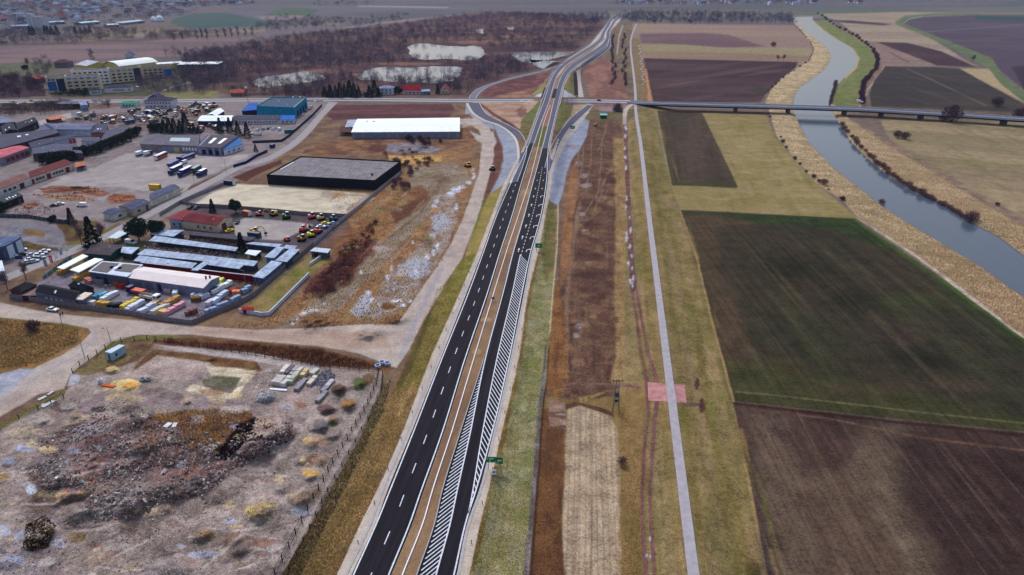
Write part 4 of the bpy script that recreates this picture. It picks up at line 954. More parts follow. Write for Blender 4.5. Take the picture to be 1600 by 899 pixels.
edges_road('road', LC_, RC_, mat('pale_gravel', (184, 168, 160), .95, .12), .05)
edges_road('road', [(896,106),(897.5,149)], [(900.5,104),(903.5,149)], M_ASPH, .06)
o_, q1, q2 = edges_road('road', [(951,62),(949,72),(940,80),(925,90),(908,100),(898,106)], [(954,61),(953,74),(944,83),(930,93),(914,104),(905,112)], M_ASPH_MID, .16)
for Q in (q1, q2): ribbon('road_marking', [(a - .2, b) for a, b in Q], [(a + .2, b) for a, b in Q], .22, M_PAINT)
ribbon('concrete_slope', dense([(911,104),(912,115),(911,130),(915,146)], 2)[:12], dense([(930,90),(940,96),(927,109),(922,147)], 2)[:12], .12, mat('blue_concrete', (150, 152, 166), .9, .12, .5)) if False else None
road('road', [(738,154,6),(742,147,6),(750,140,5.5),(764,133.5,4.5),(782,127.5,3.6),(802,122,3.3),(822,117.3,3.1),(842,112.6,2.9),(862,106.8,2.7),(880,100.5,2.4)], M_ASPH_OLD, .06, 5, [.06, .94])
CR = [(-620,160),(0,158.5),(200,158),(340,156.8),(500,155.5),(600,156),(740,157.5),(846,157.5)]
road('road', [(a, b, 13) for a, b in CR], mat('pavement', (172, 164, 168), .9, .1), .03, 12)
road('road', [(a, b - .2, 6.5) for a, b in CR], M_ASPH_OLD, .10, 12, [.05, .95])
CR2 = [(876,157.5),(900,157.8),(940,158.2),(985,159.3)]
road('road', [(a, b, 13) for a, b in CR2], mat('pavement', (172, 164, 168)), .03, 6)
road('road', [(a, b - .2, 7.0) for a, b in CR2], M_ASPH_OLD, .10, 6, [.05, .95])
# industrial street and far lanes
road('road', [(-80,470,15),(0,438,14),(20,430,13),(60,414,12.5),(110,394,12),(150,377,11),(200,352,10.5),(240,331,10),(290,305,9.5),(340,279,9),(375,261,8.5),(410,252,8.8),(430,243,8),(455,228,7.5),(480,206,6.5),(497,186,6),(510,172,6),(521,160,7)], M_STREET, .05, 8)
road('road', [(205,172,2.6),(216,163,3),(226,155,3),(250,144,3),(275,135,3),(300,128,3)], M_ASPH_OLD, .05)
road('road', [(430,24,1.2),(520,25,1.2),(600,18,1.2),(660,6,1)], M_STREET, .05) if False else None
# road going on to the horizon after the bend
road('road', [(957.5,30,4.2),(962,26,4.6),(972,22,5),(990,18.6,5),(1012,16.4,4.2),(1040,14.8,3.4),(1060,13.8,2.8)], M_ASPH_MID, .25, 3, [.05, .5, .95])
# levee path and its crossing
pv = [37, 45, 55, 65, 80, 100, 120, 135, 150, 158] + list(range(162, 262, 4)) + list(range(264, 1301, 12))
hw_ = lambda q: 1.25 * hpm(q)
ribbon('path', [(float(path_u(q)) - hw_(q), q) for q in pv], [(float(path_u(q)) + hw_(q), q) for q in pv], .2, M_PATH)
ribbon('paved_crossing', [(1012,597.5),(1012.3,611),(1013,626)], [(1070,601.5),(1071.3,615),(1073,630)], .07, M_PINK, zf=lambda u, v: rz(1041, 612) * .55) if False else None
mb = MB(); n = 12
for j in range(3):
    pass
gr_ = [[P(1012 + (1070 - 1012) * i / n + (j / 6) * (1 + 2 * i / n), 597.5 + 4 * i / n + (j / 6) * 28.5, .06) for i in range(n + 1)] for j in range(7)]
for j in range(6):
    for i in range(n): mb.poly([gr_[j + 1][i], gr_[j + 1][i + 1], gr_[j][i + 1], gr_[j][i]])
setp(mb.build('paved_crossing', M_PINK), kind='structure')
# track joining the levee crossing
road('road', [(976,182,3),(978,172,3.5),(985,165,3.5),(995,161.5,4)], mat('pale_gravel', (184,168,160)), .05, 3)
# water
def water_mat(name, rgb, rough, bump):
    m = bpy.data.materials.new(name); m.use_nodes = True; nt = m.node_tree; b = nt.nodes['Principled BSDF']
    c = lin(rgb); b.inputs['Base Color'].default_value = (c[0], c[1], c[2], 1)
    b.inputs['Roughness'].default_value = rough; b.inputs['IOR'].default_value = 1.33
    g = nt.nodes.new('ShaderNodeNewGeometry'); n = nt.nodes.new('ShaderNodeTexNoise'); n.inputs['Scale'].default_value = 1.2; n.inputs['Detail'].default_value = 3
    nt.links.new(g.outputs['Position'], n.inputs['Vector'])
    bp = nt.nodes.new('ShaderNodeBump'); bp.inputs['Strength'].default_value = bump; bp.inputs['Distance'].default_value = .05
    nt.links.new(n.outputs['Fac'], bp.inputs['Height']); nt.links.new(bp.outputs[0], b.inputs['Normal'])
    return m
M_RIV = water_mat('river_water', (88, 96, 108), .1, .6)
M_POND = water_mat('pond_water', (70, 76, 94), .12, .3); M_POND.node_tree.nodes['Principled BSDF'].inputs['IOR'].default_value = 1.22
def resample(Q, n):
    D = dense(Q, 2.0); idx = np.linspace(0, len(D) - 1, n).astype(int); return [D[i] for i in idx]
mb = MB()
rl = RIVER_L; rr = RIVER_R
rl_d = dense([(a - 1.5, b) for a, b in rl], 4); rr_d = dense([(a + 1.5, b) for a, b in rr[1:]], 4)
o = MB(); pts = [G(a, b, -1.0) for a, b in rl_d] + [G(a, b, -1.0) for a, b in rr_d[::-1]]
import mathutils
tri = mathutils.geometry.tessellate_polygon([[Vector((p[0], p[1], 0)) for p in pts]])
o.v = pts; o.f = [t for t in tri]; o.m = [0] * len(o.f)
ob = o.build('river', M_RIV); setp(ob, kind='structure')
for pl in ob.data.polygons: pass
if ob.data.polygons[0].normal.z < 0: ob.data.flip_normals()
for k_, p_ in enumerate(PONDS):
    c = np.mean(p_, 0); Q = []
    D = dense(p_ + [p_[0]], 2.0)[:-1]
    pts = [G(a + 1.2 * math.sin(i * 1.7) + .8 * math.sin(i * .9), b + .5 * math.sin(i * 2.3), .12) for i, (a, b) in enumerate(D)]
    tri = mathutils.geometry.tessellate_polygon([[Vector((p[0], p[1], 0)) for p in pts]])
    o = MB(); o.v = pts; o.f = list(tri); o.m = [0] * len(o.f); ob = o.build('pond', M_POND); setp(ob, kind='structure')
    if ob.data.polygons[0].normal.z < 0: ob.data.flip_normals()
# far ground beyond the detailed sheet is part of it; the sheet reaches the horizon

# ================================================================ RIVER BRIDGE (viaduct) and OVERPASS
def deck_z(u): return .3 + 5.2 * float(sstep(975, 1060, np.array(float(u)))) 
DK = [(985,159.6),(1010,161),(1060,162.4),(1120,164),(1200,166),(1280,168.3),(1350,171),(1430,175.5),(1500,179.5),(1560,183.5),(1640,189),(1800,200),(2240,232)]
D = dense([(a, b, 0) for a, b in DK], 10)
br = thing('road_bridge', 'long grey road bridge with parapets crossing the river on dark piers', 'bridge', G(1270, 171))
def bstrip(name, off0, off1, dz0, dz1, m, parent=br):
    mb = MB(); R_ = []
    for i, (u, v, _) in enumerate(D):
        a = D[max(i - 1, 0)]; b = D[min(i + 1, len(D) - 1)]
        A = G(a[0], a[1], deck_z(a[0])); B = G(b[0], b[1], deck_z(b[0])); tx, ty = B[0] - A[0], B[1] - A[1]; l = math.hypot(tx, ty)
        z = deck_z(u); c = G(u, v, z); nx, ny = -ty / l, tx / l
        R_.append([(c[0] + nx * o_ , c[1] + ny * o_, z + d_) for (o_, d_) in ((off0, dz0), (off1, dz0), (off1, dz1), (off0, dz1))])
    i0 = 0
    for r in R_: mb.v += [(p[0] - parent.location.x, p[1] - parent.location.y, p[2] - parent.location.z) for p in r]
    for i in range(len(R_) - 1):
        for k in range(4): mb.f.append((4 * i + k, 4 * i + (k + 1) % 4, 4 * i + 4 + (k + 1) % 4, 4 * i + 4 + k)); mb.m.append(0)
    mb.f.append((0, 1, 2, 3)); mb.m.append(0); n = 4 * (len(R_) - 1); mb.f.append((n + 3, n + 2, n + 1, n)); mb.m.append(0)
    return mb.build(name, m, parent)
bstrip('deck', -5.2, 5.2, -.9, 0, M_ASPH_OLD)
bstrip('girder', -4.4, 4.4, -1.9, -.92, mat('girder_dark', (52, 50, 58), .8))
bstrip('parapet', -5.5, -5.15, -.6, .75, mat('parapet_pale', (176, 178, 190), .7))
bstrip('parapet', 5.15, 5.5, -.6, .75, mat('parapet_pale', (176, 178, 190), .7))
bstrip('road_line', -4.3, -4.1, .012, .02, M_PAINT)
bstrip('road_line', 4.1, 4.3, .012, .02, M_PAINT)
bstrip('pavement', -5.1, -4.4, .01, .14, M_CONC)
for pu in (1150, 1232, 1320, 1378, 1440, 1570):
    v = float(np.interp(pu, [a for a, b in DK], [b for a, b in DK])); z = deck_z(pu); c = GV(pu, v, z) - br.location
    mb = MB(); mb.box(c.x - .7, c.x + .7, c.y - 3.6, c.y + 3.6, -2.5 - br.location.z, z - 1.9 - br.location.z); mb.build('pier', mat('pier_concrete', (98, 92, 98), .9), br)
# levee-side abutment
# overpass: parapets, a dark strip for the median gap's shade, and edge beams where the highway crosses the lower road
ov = thing('highway_overpass', 'short concrete highway overpass with rails crossing above the lower road', 'overpass', G(866, 157, 0))
def ovstrip(name, key, e0, e1, v0, v1, z0, z1, m):
    vv = np.linspace(v0, v1, 8); mb = MB(); rr_ = []
    for q in vv:
        z = hz(0, q)
        for (e, dz) in ((e0, z0), (e1, z0), (e1, z1), (e0, z1)):
            p = GV(float(hwx(key, q)) + e * hpm(q), q, z + dz) - ov.location; rr_.append(p)
    mb.v = [tuple(p) for p in rr_]
    for i in range(7):
        for k in range(4): mb.f.append((4 * i + k, 4 * i + (k + 1) % 4, 4 * i + 4 + (k + 1) % 4, 4 * i + 4 + k)); mb.m.append(0)
    mb.f.append((0, 1, 2, 3)); mb.m.append(0); mb.f.append((31, 30, 29, 28)); mb.m.append(0)
    mb.build(name, m, ov)
ovstrip('parapet', 'asphL', -1.2, -.7, 135, 165, -.8, 1.0, M_CONC)
ovstrip('parapet', 'asphR', .7, 1.2, 135, 165, -.8, 1.0, M_CONC)
ovstrip('median_gap_shade', 'asphLR', .6, 4.0, 139, 153.5, -.3, .25, mat('gap_dark', (40, 46, 54), .8))  # solid dark strip painting the shade of the opening between the decks
ovstrip('edge_beam', 'asphL', -3.0, -1.3, 137, 153, -1.2, .1, mat('gap_dark', (40, 46, 54), .8))
# crash barriers
def rail(keys, v0, v1, e, label, post=8.0):
    root = thing('crash_barrier', label, 'barrier', G(float(hwx(keys, v1)), v1, hz(0, v1)), group='steel crash barriers along the highway')
    vv = [v0] + [q for q in vv_all if v0 + .5 < q < v1 - .5] + [v1]
    mb = MB(); ps = []
    for q in vv:
        p = GV(float(hwx(keys, q)) + e * hpm(q), q, hz(0, q)) - root.location; ps.append(p)
    for a, b in zip(ps[:-1], ps[1:]):
        d = (b - a).normalized(); n = Vector((-d.y, d.x, 0)) * .06; up0 = Vector((0, 0, .5)); up1 = Vector((0, 0, .82))
        A = [a - n + up0, a + n + up0, a + n + up1, a - n + up1]; B = [b - n + up0, b + n + up0, b + n + up1, b - n + up1]
        mb.prism(A, B, 0, cap_bottom=True)
    mb.build('rail', M_STEEL, root)
    tot = sum((b - a).length for a, b in zip(ps[:-1], ps[1:])); post = tot / 95; acc = 0; me = None
    pb = MB(); pb.box(-.06, .06, -.06, .06, -.1, .6)
    for a, b in zip(ps[:-1], ps[1:]):
        l = (b - a).length; t = acc
        while t < l:
            c = a + (b - a) * (t / l)
            if me is None: o = pb.build('post', M_STEEL, root); me = o.data
            else: o = bpy.data.objects.new('post', me); COL.objects.link(o); o.parent = root
            o.location = c; t += post
        acc = t - l
    return root
M_STEEL_W = mat('barrier_white', (232, 226, 232), .5, .06)
def conc_barrier():
    root = thing('concrete_barrier', 'long pale barrier line running down the middle of the brown median', 'barrier', G(float(hwx('med', 899)), 899, hz(0, 899)))
    ps = []
    vv = [q for q in vv_all if q > 162] 
    mb = MB(); pr = None
    for q in vv:
        c = GV(float(hwx('med', q)), q, hz(0, q)) - root.location
        r = [c + Vector((-.13, 0, 0)), c + Vector((.13, 0, 0)), c + Vector((.12, 0, .3)), c + Vector((-.12, 0, .3))]
        if pr: mb.prism(pr, r, 0, cap_bottom=True)
        pr = r
    mb.build('barrier_wall', M_STEEL_W, root)
conc_barrier()
rail('asphR', 28, 335, .7, 'steel crash barrier along the right edge of the far highway')
rail('asphL', 28, 330, -.7, 'steel crash barrier along the left edge of the far highway')
# green and white marker posts on the verges
mp = MB(); mp.box(-.09, .09, -.09, .09, 0, 1.0, 0, .02, .02); mp.box(-.1, .1, -.1, .1, .62, .82, 1)
proto = None
for key, e in (('asphL', -1.9), ('asphR', 2.0)):
    y = G(800, 1100)[1]; side = 'left' if key == 'asphL' else 'right'
    while True:
        v = inv((0, y))[1]
        if v < 300: break
        p = GV(float(hwx(key, v)) + e * hpm(v), v, hz(0, v))
        lb_ = 'small grey marker post standing on the %s verge of the highway' % side
        if proto is None:
            proto = mp.build('marker_post', [mat('post_grey', (120, 124, 130), .6), mat('post_dark', (40, 60, 56), .6)]); proto.location = p; setp(proto, lb_, 'post', 'marker posts along the highway verges')
        else:
            c = proto.copy(); COL.objects.link(c); c.location = p; c['label'] = lb_
        y += 12.5
# ================================================================ BUILDINGS
def lerp(a, b, t): return a + (b - a) * t
def bld(name, label, cat, quad=None, h=4, wall=(170,166,170), roof=(130,126,132), kind='flat', rise=1.2, front=None, depth=10, group=None,
        wins=(), over=.35, ribs=(.12, .12), rmat=None, wmat=None, wall2=None, open_=False, long_axis=None, lights=(), extra=None):
    if quad is None:
        (u0, v0), (u1, v1) = front
        z0 = 0.0
        BL, BR = GV(u0, v0, z0 + h), GV(u1, v1, z0 + h)
        d = (BR - BL); d.z = 0; n = Vector((-d.y, d.x, 0)).normalized()
        if n.y < 0: n = -n
        TL, TR = BL + n * depth, BR + n * depth
    else:
        z0 = max(0.0, min(rz(*quad[3]), rz(*quad[2])))
        TL, TR, BR, BL = [GV(a, b, z0 + h) for a, b in quad]
    c = (TL + TR + BR + BL) / 4; org = Vector((c.x, c.y, z0))
    t = thing(name, label, cat, org, 0, group)
    C = [p - org for p in (BL, BR, TR, TL)]
    for p in C: p.z = h
    base = [Vector((p.x, p.y, -1.0)) for p in C]
    if not wins and not open_ and cat not in ('hut',):
        Lf = (BR - BL).length; nw = max(1, int(Lf / 7)); wins = [(0,.06,.6,nw,1.1,min(2.3, h - .6),.3,WN,'window'),(0,.66,.94,1,0,min(2.8, h - .5),.5,(92,88,96),'door')]
    if not lights and not open_ and kind in ('flat', 'gable', 'shed') and cat not in ('container', 'house'):
        r9 = random.Random(len(label) * 7 + int(h * 10)); lights = [(r9.uniform(.1,.85), r9.uniform(.15,.35) + .4 * (i % 2), .02, .05, r9.choice([(70,70,80),(180,180,190),(120,110,112)]), 'roof_vent') for i in range(3)]
    wm = wmat or cmat(wall, .85, .24, scale=.5); rm = rmat or cmat(roof, .8, .3 if sum(roof) < 600 else .07, scale=.28, stripe=ribs if sum(roof) < 600 else None)
    wb = MB()
    if open_:
        # posts under a canopy and one back wall
        e = (C[1] - C[0]); L = e.length; nn = max(int(L / 4), 2)
        for k in range(nn + 1):
            for (a, b) in ((C[0], C[1]), (C[3], C[2])):
                p = lerp(a, b, k / nn); q = lerp(p, (C[0] + C[2]) / 2, .04); wb = MB(); wb.box(q.x - .1, q.x + .1, q.y - .1, q.y + .1, -.3, h, 0); wb.build('post', wm, t)
        wb = MB(); i_ = [lerp(p, (C[0] + C[2]) / 2, .03) for p in (C[3], C[2])]
        dn = (C[0] - C[3]).normalized() * .15
        wb.prism([Vector((i_[0].x, i_[0].y, -.5)), Vector((i_[1].x, i_[1].y, -.5)), Vector((i_[1].x, i_[1].y, -.5)) + dn, Vector((i_[0].x, i_[0].y, -.5)) + dn],
                 [i_[0], i_[1], i_[1] + dn, i_[0] + dn]); wb.build('back_wall', wm, t)
    else:
        wb.prism(base, C)
    l01 = (C[1] - C[0]).length; l12 = (C[2] - C[1]).length
    la = long_axis if long_axis is not None else (0 if l01 >= l12 else 1)
    ctr = (C[0] + C[1] + C[2] + C[3]) / 4
    def ex(p, o=over):
        e1 = (C[1] - C[0]).normalized(); e2 = (C[3] - C[0]).normalized(); q = p - ctr
        s1 = 1 if q.dot(e1) > 0 else -1; s2 = 1 if q.dot(e2) > 0 else -1
        return p + e1 * s1 * o + e2 * s2 * o
    E = [ex(p) for p in C]; up = Vector((0, 0, 1)); rb = MB()
    if kind == 'flat':
        lo = [p + up * .02 for p in E]; hi = [p + up * .32 for p in E]
        rb.prism(lo, hi, cap_bottom=True)
        inn = [lerp(p, ctr + up * .33, .35 / max(min(l01, l12) * .5, .8)) + up * .0 for p in hi]
    elif kind == 'parapet':
        lo = [p + up * .02 for p in E]; hi = [p + up * .25 for p in E]
        rb.prism([ex(p, -.35) + up * .02 for p in C], [ex(p, -.35) + up * .2 for p in C], cap_bottom=True)
        pb = MB()
        for k in range(4):
            a, b = C[k], C[(k + 1) % 4]; ai, bi = ex(a, -.34), ex(b, -.34); ao, bo = ex(a, .06), ex(b, .06)
            pb.prism([ao - up * .6, bo - up * .6, bi - up * .6, ai - up * .6], [ao + up * .8, bo + up * .8, bi + up * .8, ai + up * .8], cap_bottom=True)
        pb.build('parapet', wm, t)
    elif kind == 'shed':
        lo = [E[0], E[1], E[2] + up * rise, E[3] + up * rise]
        rb.prism([p + up * .02 for p in lo], [p + up * .2 for p in lo], cap_bottom=True)
        if not open_:
            wb.poly([C[1], C[2], C[2] + up * rise]); wb.poly([C[0], C[3] + up * rise, C[3]]); wb.poly([C[3], C[2], C[2] + up * rise, C[3] + up * rise])
    elif kind in ('gable', 'hip', 'arch'):
        if la == 0: A, B = (E[0] + E[3]) / 2, (E[1] + E[2]) / 2; gA, gB = (C[0] + C[3]) / 2, (C[1] + C[2]) / 2; e = [E[0], E[1], E[2], E[3]]; g = [(C[3], C[0]), (C[1], C[2])]
        else: A, B = (E[1] + E[0]) / 2, (E[2] + E[3]) / 2; gA, gB = (C[1] + C[0]) / 2, (C[2] + C[3]) / 2; e = [E[1], E[2], E[3], E[0]]; g = [(C[0], C[1]), (C[2], C[3])]
        if kind == 'hip':
            s = min(.32, .5 * min(l01, l12) / max(l01, l12)); A, B = lerp(A, B, s), lerp(B, A, s)
        A = A + up * rise; B = B + up * rise; th = up * .18
        prof = [0, 1] if kind != 'arch' else [0, .25, .6, 1]
        def bow(p, q, s): return lerp(p, q, s) + (up * rise * (.32 * math.sin(math.pi * s)) if kind == 'arch' else Vector((0, 0, 0)))
        for s0, s1 in zip(prof[:-1], prof[1:]):
            for (p, q, a, b) in ((e[0], e[1], A, B), (e[2], e[3], B, A)):
                f = [bow(p, a, s0), bow(q, b, s0), bow(q, b, s1), bow(p, a, s1)]
                rb.prism([x + up * .02 for x in f], [x + th for x in f], cap_bottom=True)
        if kind == 'hip':
            for (p, q, a) in ((e[1], e[2], B), (e[3], e[0], A)): rb.prism([p + up * .02, q + up * .02, a], [p + th, q + th, a + th], cap_bottom=True)
        elif not open_:
            for (p, q), m_ in zip(g, (gA, gB)): wb.poly([p, q, m_ + up * (rise - .05)])
    if not open_: wb.build('wall', wm, t)
    ro = rb.build('roof', rm, t)
    tz = .23 if kind in ('parapet',) else .34
    # roof lights / vents : (s, t, ds, dt, rgb) in roof fractions
    for (s, q, ds, dq, rgb, nm) in lights:
        a = lerp(lerp(C[0], C[1], s), lerp(C[3], C[2], s), q); e1 = (C[1] - C[0]); e2 = (C[3] - C[0])
        def zr(s_, q_):
            if kind in ('gable', 'arch', 'hip'): f_ = q_ if la == 0 else s_; return rise * (1 - abs(f_ - .5) * 2) + .18
            if kind == 'shed': return rise * q_ + .2
            return tz
        pts = []
        for (s_, q_) in ((s, q), (s + ds, q), (s + ds, q + dq), (s, q + dq)):
            p = lerp(lerp(C[0], C[1], s_), lerp(C[3], C[2], s_), q_); p.z = h + zr(s_, q_); pts.append(p)
        lbm = MB(); hh = .15 if nm != 'chimney' else 1.2
        lbm.prism([p + up * .0 for p in pts], [p + up * hh for p in pts]); lbm.build(nm, cmat(rgb, .6, .05), t)
    # windows and doors : (side, s0, s1, n, zlo, zhi, fill, rgb, name)
    S = {0: (C[0], C[1]), 1: (C[1], C[2]), 3: (C[3], C[0]), 2: (C[2], C[3])}
    for (sd, s0, s1, n_, zl, zh_, fill, rgb, nm) in wins:
        a, b = S[sd]; d = (b - a); d.z = 0; nrm = Vector((d.y, -d.x, 0)).normalized()
        if nrm.dot(a - ctr) < 0: nrm = -nrm
        for k in range(n_):
            f0 = s0 + (s1 - s0) * (k + .5 - fill / 2) / n_; f1 = s0 + (s1 - s0) * (k + .5 + fill / 2) / n_
            p = lerp(a, b, f0); q = lerp(a, b, f1); o_ = nrm * .07; wbx = MB()
            lo = [Vector((p.x, p.y, zl)) - o_, Vector((q.x, q.y, zl)) - o_, Vector((q.x, q.y, zl)) + o_, Vector((p.x, p.y, zl)) + o_]
            wbx.prism(lo, [Vector((x.x, x.y, zh_)) for x in lo], cap_bottom=True)
            wbx.build(nm, cmat(rgb, .35 if nm == 'window' else .7, .06), t)
    return t
WN = (52, 56, 68)
RIB = (.55, .12)
# --- warehouses in the middle
bld('warehouse', 'big black flat-roofed warehouse with grey roof beside the dirt lot', 'warehouse', [(470,246),(626,254),(586,284),(417,275)], 5.2, (36,38,48), (138,130,134), 'parapet',
    wins=[(0,.05,.95,9,0,3.6,.7,(26,30,40),'loading_door'),(1,.2,.9,4,0,3,.5,(24,26,34),'loading_door')], lights=[(.9,.25,.012,.03,(70,66,72),'chimney'),(.02,.3,.01,.4,(214,214,220),'roof_light')])
bld('warehouse', 'long white-roofed warehouse with grey bays standing before the highway junction', 'warehouse', [(559,186.5),(718,184.5),(718,206),(549.5,207)], 4.6, (150,150,170), (238,236,244), 'gable', .9,  # front wall and bays coloured grey-blue as the front looks in shade
    wins=[(0,.02,.98,12,0,3.6,.72,(132,136,160),'bay_door')], lights=[(.6,.05,.004,.9,(200,198,206),'ridge_strip'),(.16,.7,.02,.06,(120,120,130),'roof_vent'),(.1,.72,.015,.05,(120,120,130),'roof_vent')])
bld('annex', 'small pale flat-roofed annex against the left end of the white warehouse', 'annex', [(544,189),(559,188.5),(552,199),(540,199)], 3.5, (90,92,100), (176,180,200), 'shed', .5)
bld('shed', 'open dark red storage rack shed left of the white warehouse', 'shed', [(533,199),(547,199),(549,207),(531,207)], 2.6, (112,58,66), (96,60,66), 'shed', .4, open_=True)
# --- big blue hall and neighbours
bld('factory_hall', 'bright blue factory hall with dark roof and yellow edge by the street', 'factory', [(424,153.5),(479,153),(460,169.5),(401,167)], 8.5, (30,142,172), (74,96,120), 'parapet',
    wins=[(1,.1,.95,4,0,5,.6,(30,44,96),'loading_door')], lights=[(.35,.6,.02,.04,(190,200,210),'roof_vent'),(.7,.3,.02,.03,(190,200,210),'roof_vent'),(.96,.02,.03,.96,(196,180,60),'yellow_edge'),(.62,.93,.03,.04,(220,224,236),'chimney'),(.82,.93,.03,.04,(220,224,236),'chimney'),(.93,.9,.03,.06,(190,70,110),'chimney')])
bld('office_building', 'long low white office with dark roof in front of the blue hall', 'office', [(372,180.5),(438,180.5),(436,187),(364,187.5)], 3.4, (214,206,216), (84,80,98), 'gable', 1.2, wins=[(0,.04,.96,14,1.0,2.1,.45,WN,'window')])
bld('annex', 'small bright blue-roofed annex at the right end of the low white office', 'annex', [(440,182),(461,182),(460,187.5),(436,187.5)], 3.2, (206,200,212), (30,110,190), 'shed', .7, wins=[(0,.1,.9,3,1.0,2.1,.4,WN,'window')])
bld('shed', 'blue-roofed shed joined to the left side of the blue hall', 'shed', [(388,164),(403,163),(400,172),(378,174)], 4.5, (26,52,100), (28,104,184), 'shed', 1.0, wins=[(0,.1,.9,2,0,2.6,.7,(20,26,44),'door')])
bld('hall', 'low hall with plain white roof and blue front wall behind the conifers', 'hall', [(316,181),(364,181),(361,189.5),(309,189.5)], 3.8, (26,74,122), (232,232,244), 'gable', .8, wins=[(0,.05,.95,7,0,2.6,.5,(20,56,100),'door')])
bld('hall', 'white-roofed gabled hall standing crosswise behind the low blue hall', 'hall', [(341,170),(350,174),(338,181),(324,180)], 3.8, (60,66,110), (236,236,246), 'gable', 1.2)
bld('office_building', 'white two-storey office with dark hipped roof beside the machinery yard', 'office', front=[(224,158.5),(267.5,158)], depth=14, h=6.2, wall=(210,202,212), roof=(70,66,92), kind='hip', rise=2.4, wins=[(0,.03,.97,9,3.8,5,.45,WN,'window'),(0,.03,.97,7,.8,2.2,.45,WN,'window')])
bld('house', 'dark blue gabled house just behind the white two-storey office', 'house', front=[(231,153.5),(249,153.5)], depth=10, h=5, wall=(110,104,122), roof=(66,66,98), kind='gable', rise=3, long_axis=1)
bld('kiosk', 'white pavilion with bright green roof by the main road', 'pavilion', front=[(187,162),(212,161.5)], depth=9, h=3.6, wall=(196,206,208), roof=(34,158,112), kind='hip', rise=1.3, wins=[(0,.1,.9,4,.8,2.5,.6,(70,110,110),'window')])
bld('petrol_canopy', 'long grey canopy roof on posts beside the main road', 'canopy', front=[(86,163),(127,163)], depth=12, h=4.2, wall=(80,78,88), roof=(110,108,128), kind='flat', open_=True)
bld('shop', 'small pale blue building with white debris beside the road canopy', 'building', front=[(127,165),(137,164)], depth=10, h=5, wall=(140,154,186), roof=(150,160,190), kind='shed', rise=1.5, wins=[(0,.1,.9,2,.8,2.2,.5,WN,'window')])
bld('yard_shelter', 'open shelter with orange-red roof at the left end of the junk yard', 'shelter', front=[(80,188),(104,184)], depth=9, h=3, wall=(120,90,84), roof=(206,124,92), kind='shed', rise=.6, open_=True)
bld('cottage', 'cottage with plain orange-red roof at the edge of the bare wood', 'cottage', front=[(360,145.5),(380.5,145.5)], depth=9, h=3.2, wall=(150,120,116), roof=(196,96,84), kind='gable', rise=2.4, wins=[(0,.1,.9,3,.8,2,.35,WN,'window')])
# --- apartment blocks
def facade(n, floors, h, s0=.02, s1=.98, y0=1.2, fh=3.2, col=WN): return [(0, s0, s1, n, y0 + k * fh, y0 + k * fh + 1.5, .62, col, 'window') for k in range(floors)]
CREAM = (226,220,218); TAN = (216,196,172)
bld('apartment_block', 'cream apartment block with bright blue left end standing nearest the road', 'apartments', front=[(71,122.5),(103,120.5)], depth=12, h=14, wall=(220,200,174), roof=(74,70,84), kind='parapet',
    wins=[(0,.02,.44,1,1.8,10.6,1.0,(22,104,168),'blue_panel'),(0,.46,.98,1,0.4,12.6,.9,(52,58,90),'dark_wall_strip'),(0,.05,.42,2,11.2,12.8,.7,WN,'window'),(0,.1,.4,1,7.4,8.0,.6,(140,190,220),'sign_strip'),(0,.12,.4,1,4.2,5.2,.6,(120,160,180),'sign_strip')])  # the tall dark strip carries the recess's shade in its colour
bld('apartment_block', 'tan and white apartment block joined to the right of the blue-ended block', 'apartments', front=[(99,121),(154,118.5)], depth=12, h=14, wall=TAN, roof=(74,70,84), kind='parapet',
    wins=[(0,.01,.99,1,10.6,13.9,1.0,(222,214,206),'white_band')] + [(0,.04,.97,5,y,y+1.5,.6,WN,'window') for y in (1.4,4.6,7.8,11.4)], lights=[(.2,.3,.03,.2,(96,92,104),'vent'),(.6,.4,.03,.2,(96,92,104),'vent')])
bld('apartment_block', 'white rear apartment block seen behind the tan and white one', 'apartments', front=[(110,112),(169,109.5)], depth=12, h=14, wall=CREAM, roof=(80,76,90), kind='parapet', wins=[(0,.03,.97,7,y,y+1.5,.6,WN,'window') for y in (1.4,4.6,7.8,11.2)])
bld('apartment_block', 'tan rear apartment block with dark stair strip at its right end', 'apartments', front=[(169.5,109),(219,105.5)], depth=12, h=14, wall=TAN, roof=(80,76,90), kind='parapet',
    wins=[(0,.0,.74,1,10.6,13.9,1.0,(214,200,184),'white_band'),(0,.76,.98,1,.4,13.6,1.0,(66,66,96),'dark_wall_strip')] + [(0,.03,.74,4,y,y+1.5,.6,WN,'window') for y in (1.4,4.6,7.8,11.4)])
bld('apartment_block', 'rightmost apartment block, pale with a blue corner, partly behind bare trees', 'apartments', front=[(220,105.5),(267,103)], depth=12, h=12, wall=(196,176,156), roof=(80,76,90), kind='parapet',
    wins=[(0,.72,.99,1,.4,8.5,1.0,(24,104,176),'blue_panel')] + [(0,.03,.7,4,y,y+1.5,.6,WN,'window') for y in (1.4,4.6,7.8)])
bld('school', 'white single-storey building with dark hipped roof in front of the apartments', 'school', front=[(163,138.5),(204,136.5)], depth=14, h=4.6, wall=(220,212,214), roof=(62,60,80), kind='hip', rise=2.6, wins=[(0,.3,.75,6,1.8,3.2,.6,WN,'window'),(0,.9,.97,1,1.6,3,.8,WN,'window')])
bld('school', 'small white wing with dark roof left of the white single-storey building', 'school', front=[(140,142),(158,140.5)], depth=10, h=4.4, wall=(206,198,204), roof=(62,60,80), kind='hip', rise=2, wins=[(0,.1,.9,3,1.6,3,.5,WN,'window')])
bld('sports_hall', 'barn-like hall with white gable roof and yellow sides behind the apartments', 'hall', front=[(136,103.5),(175,99)], depth=26, h=6, wall=(214,190,110), roof=(196,192,206), kind='gable', rise=3.5, long_axis=1)
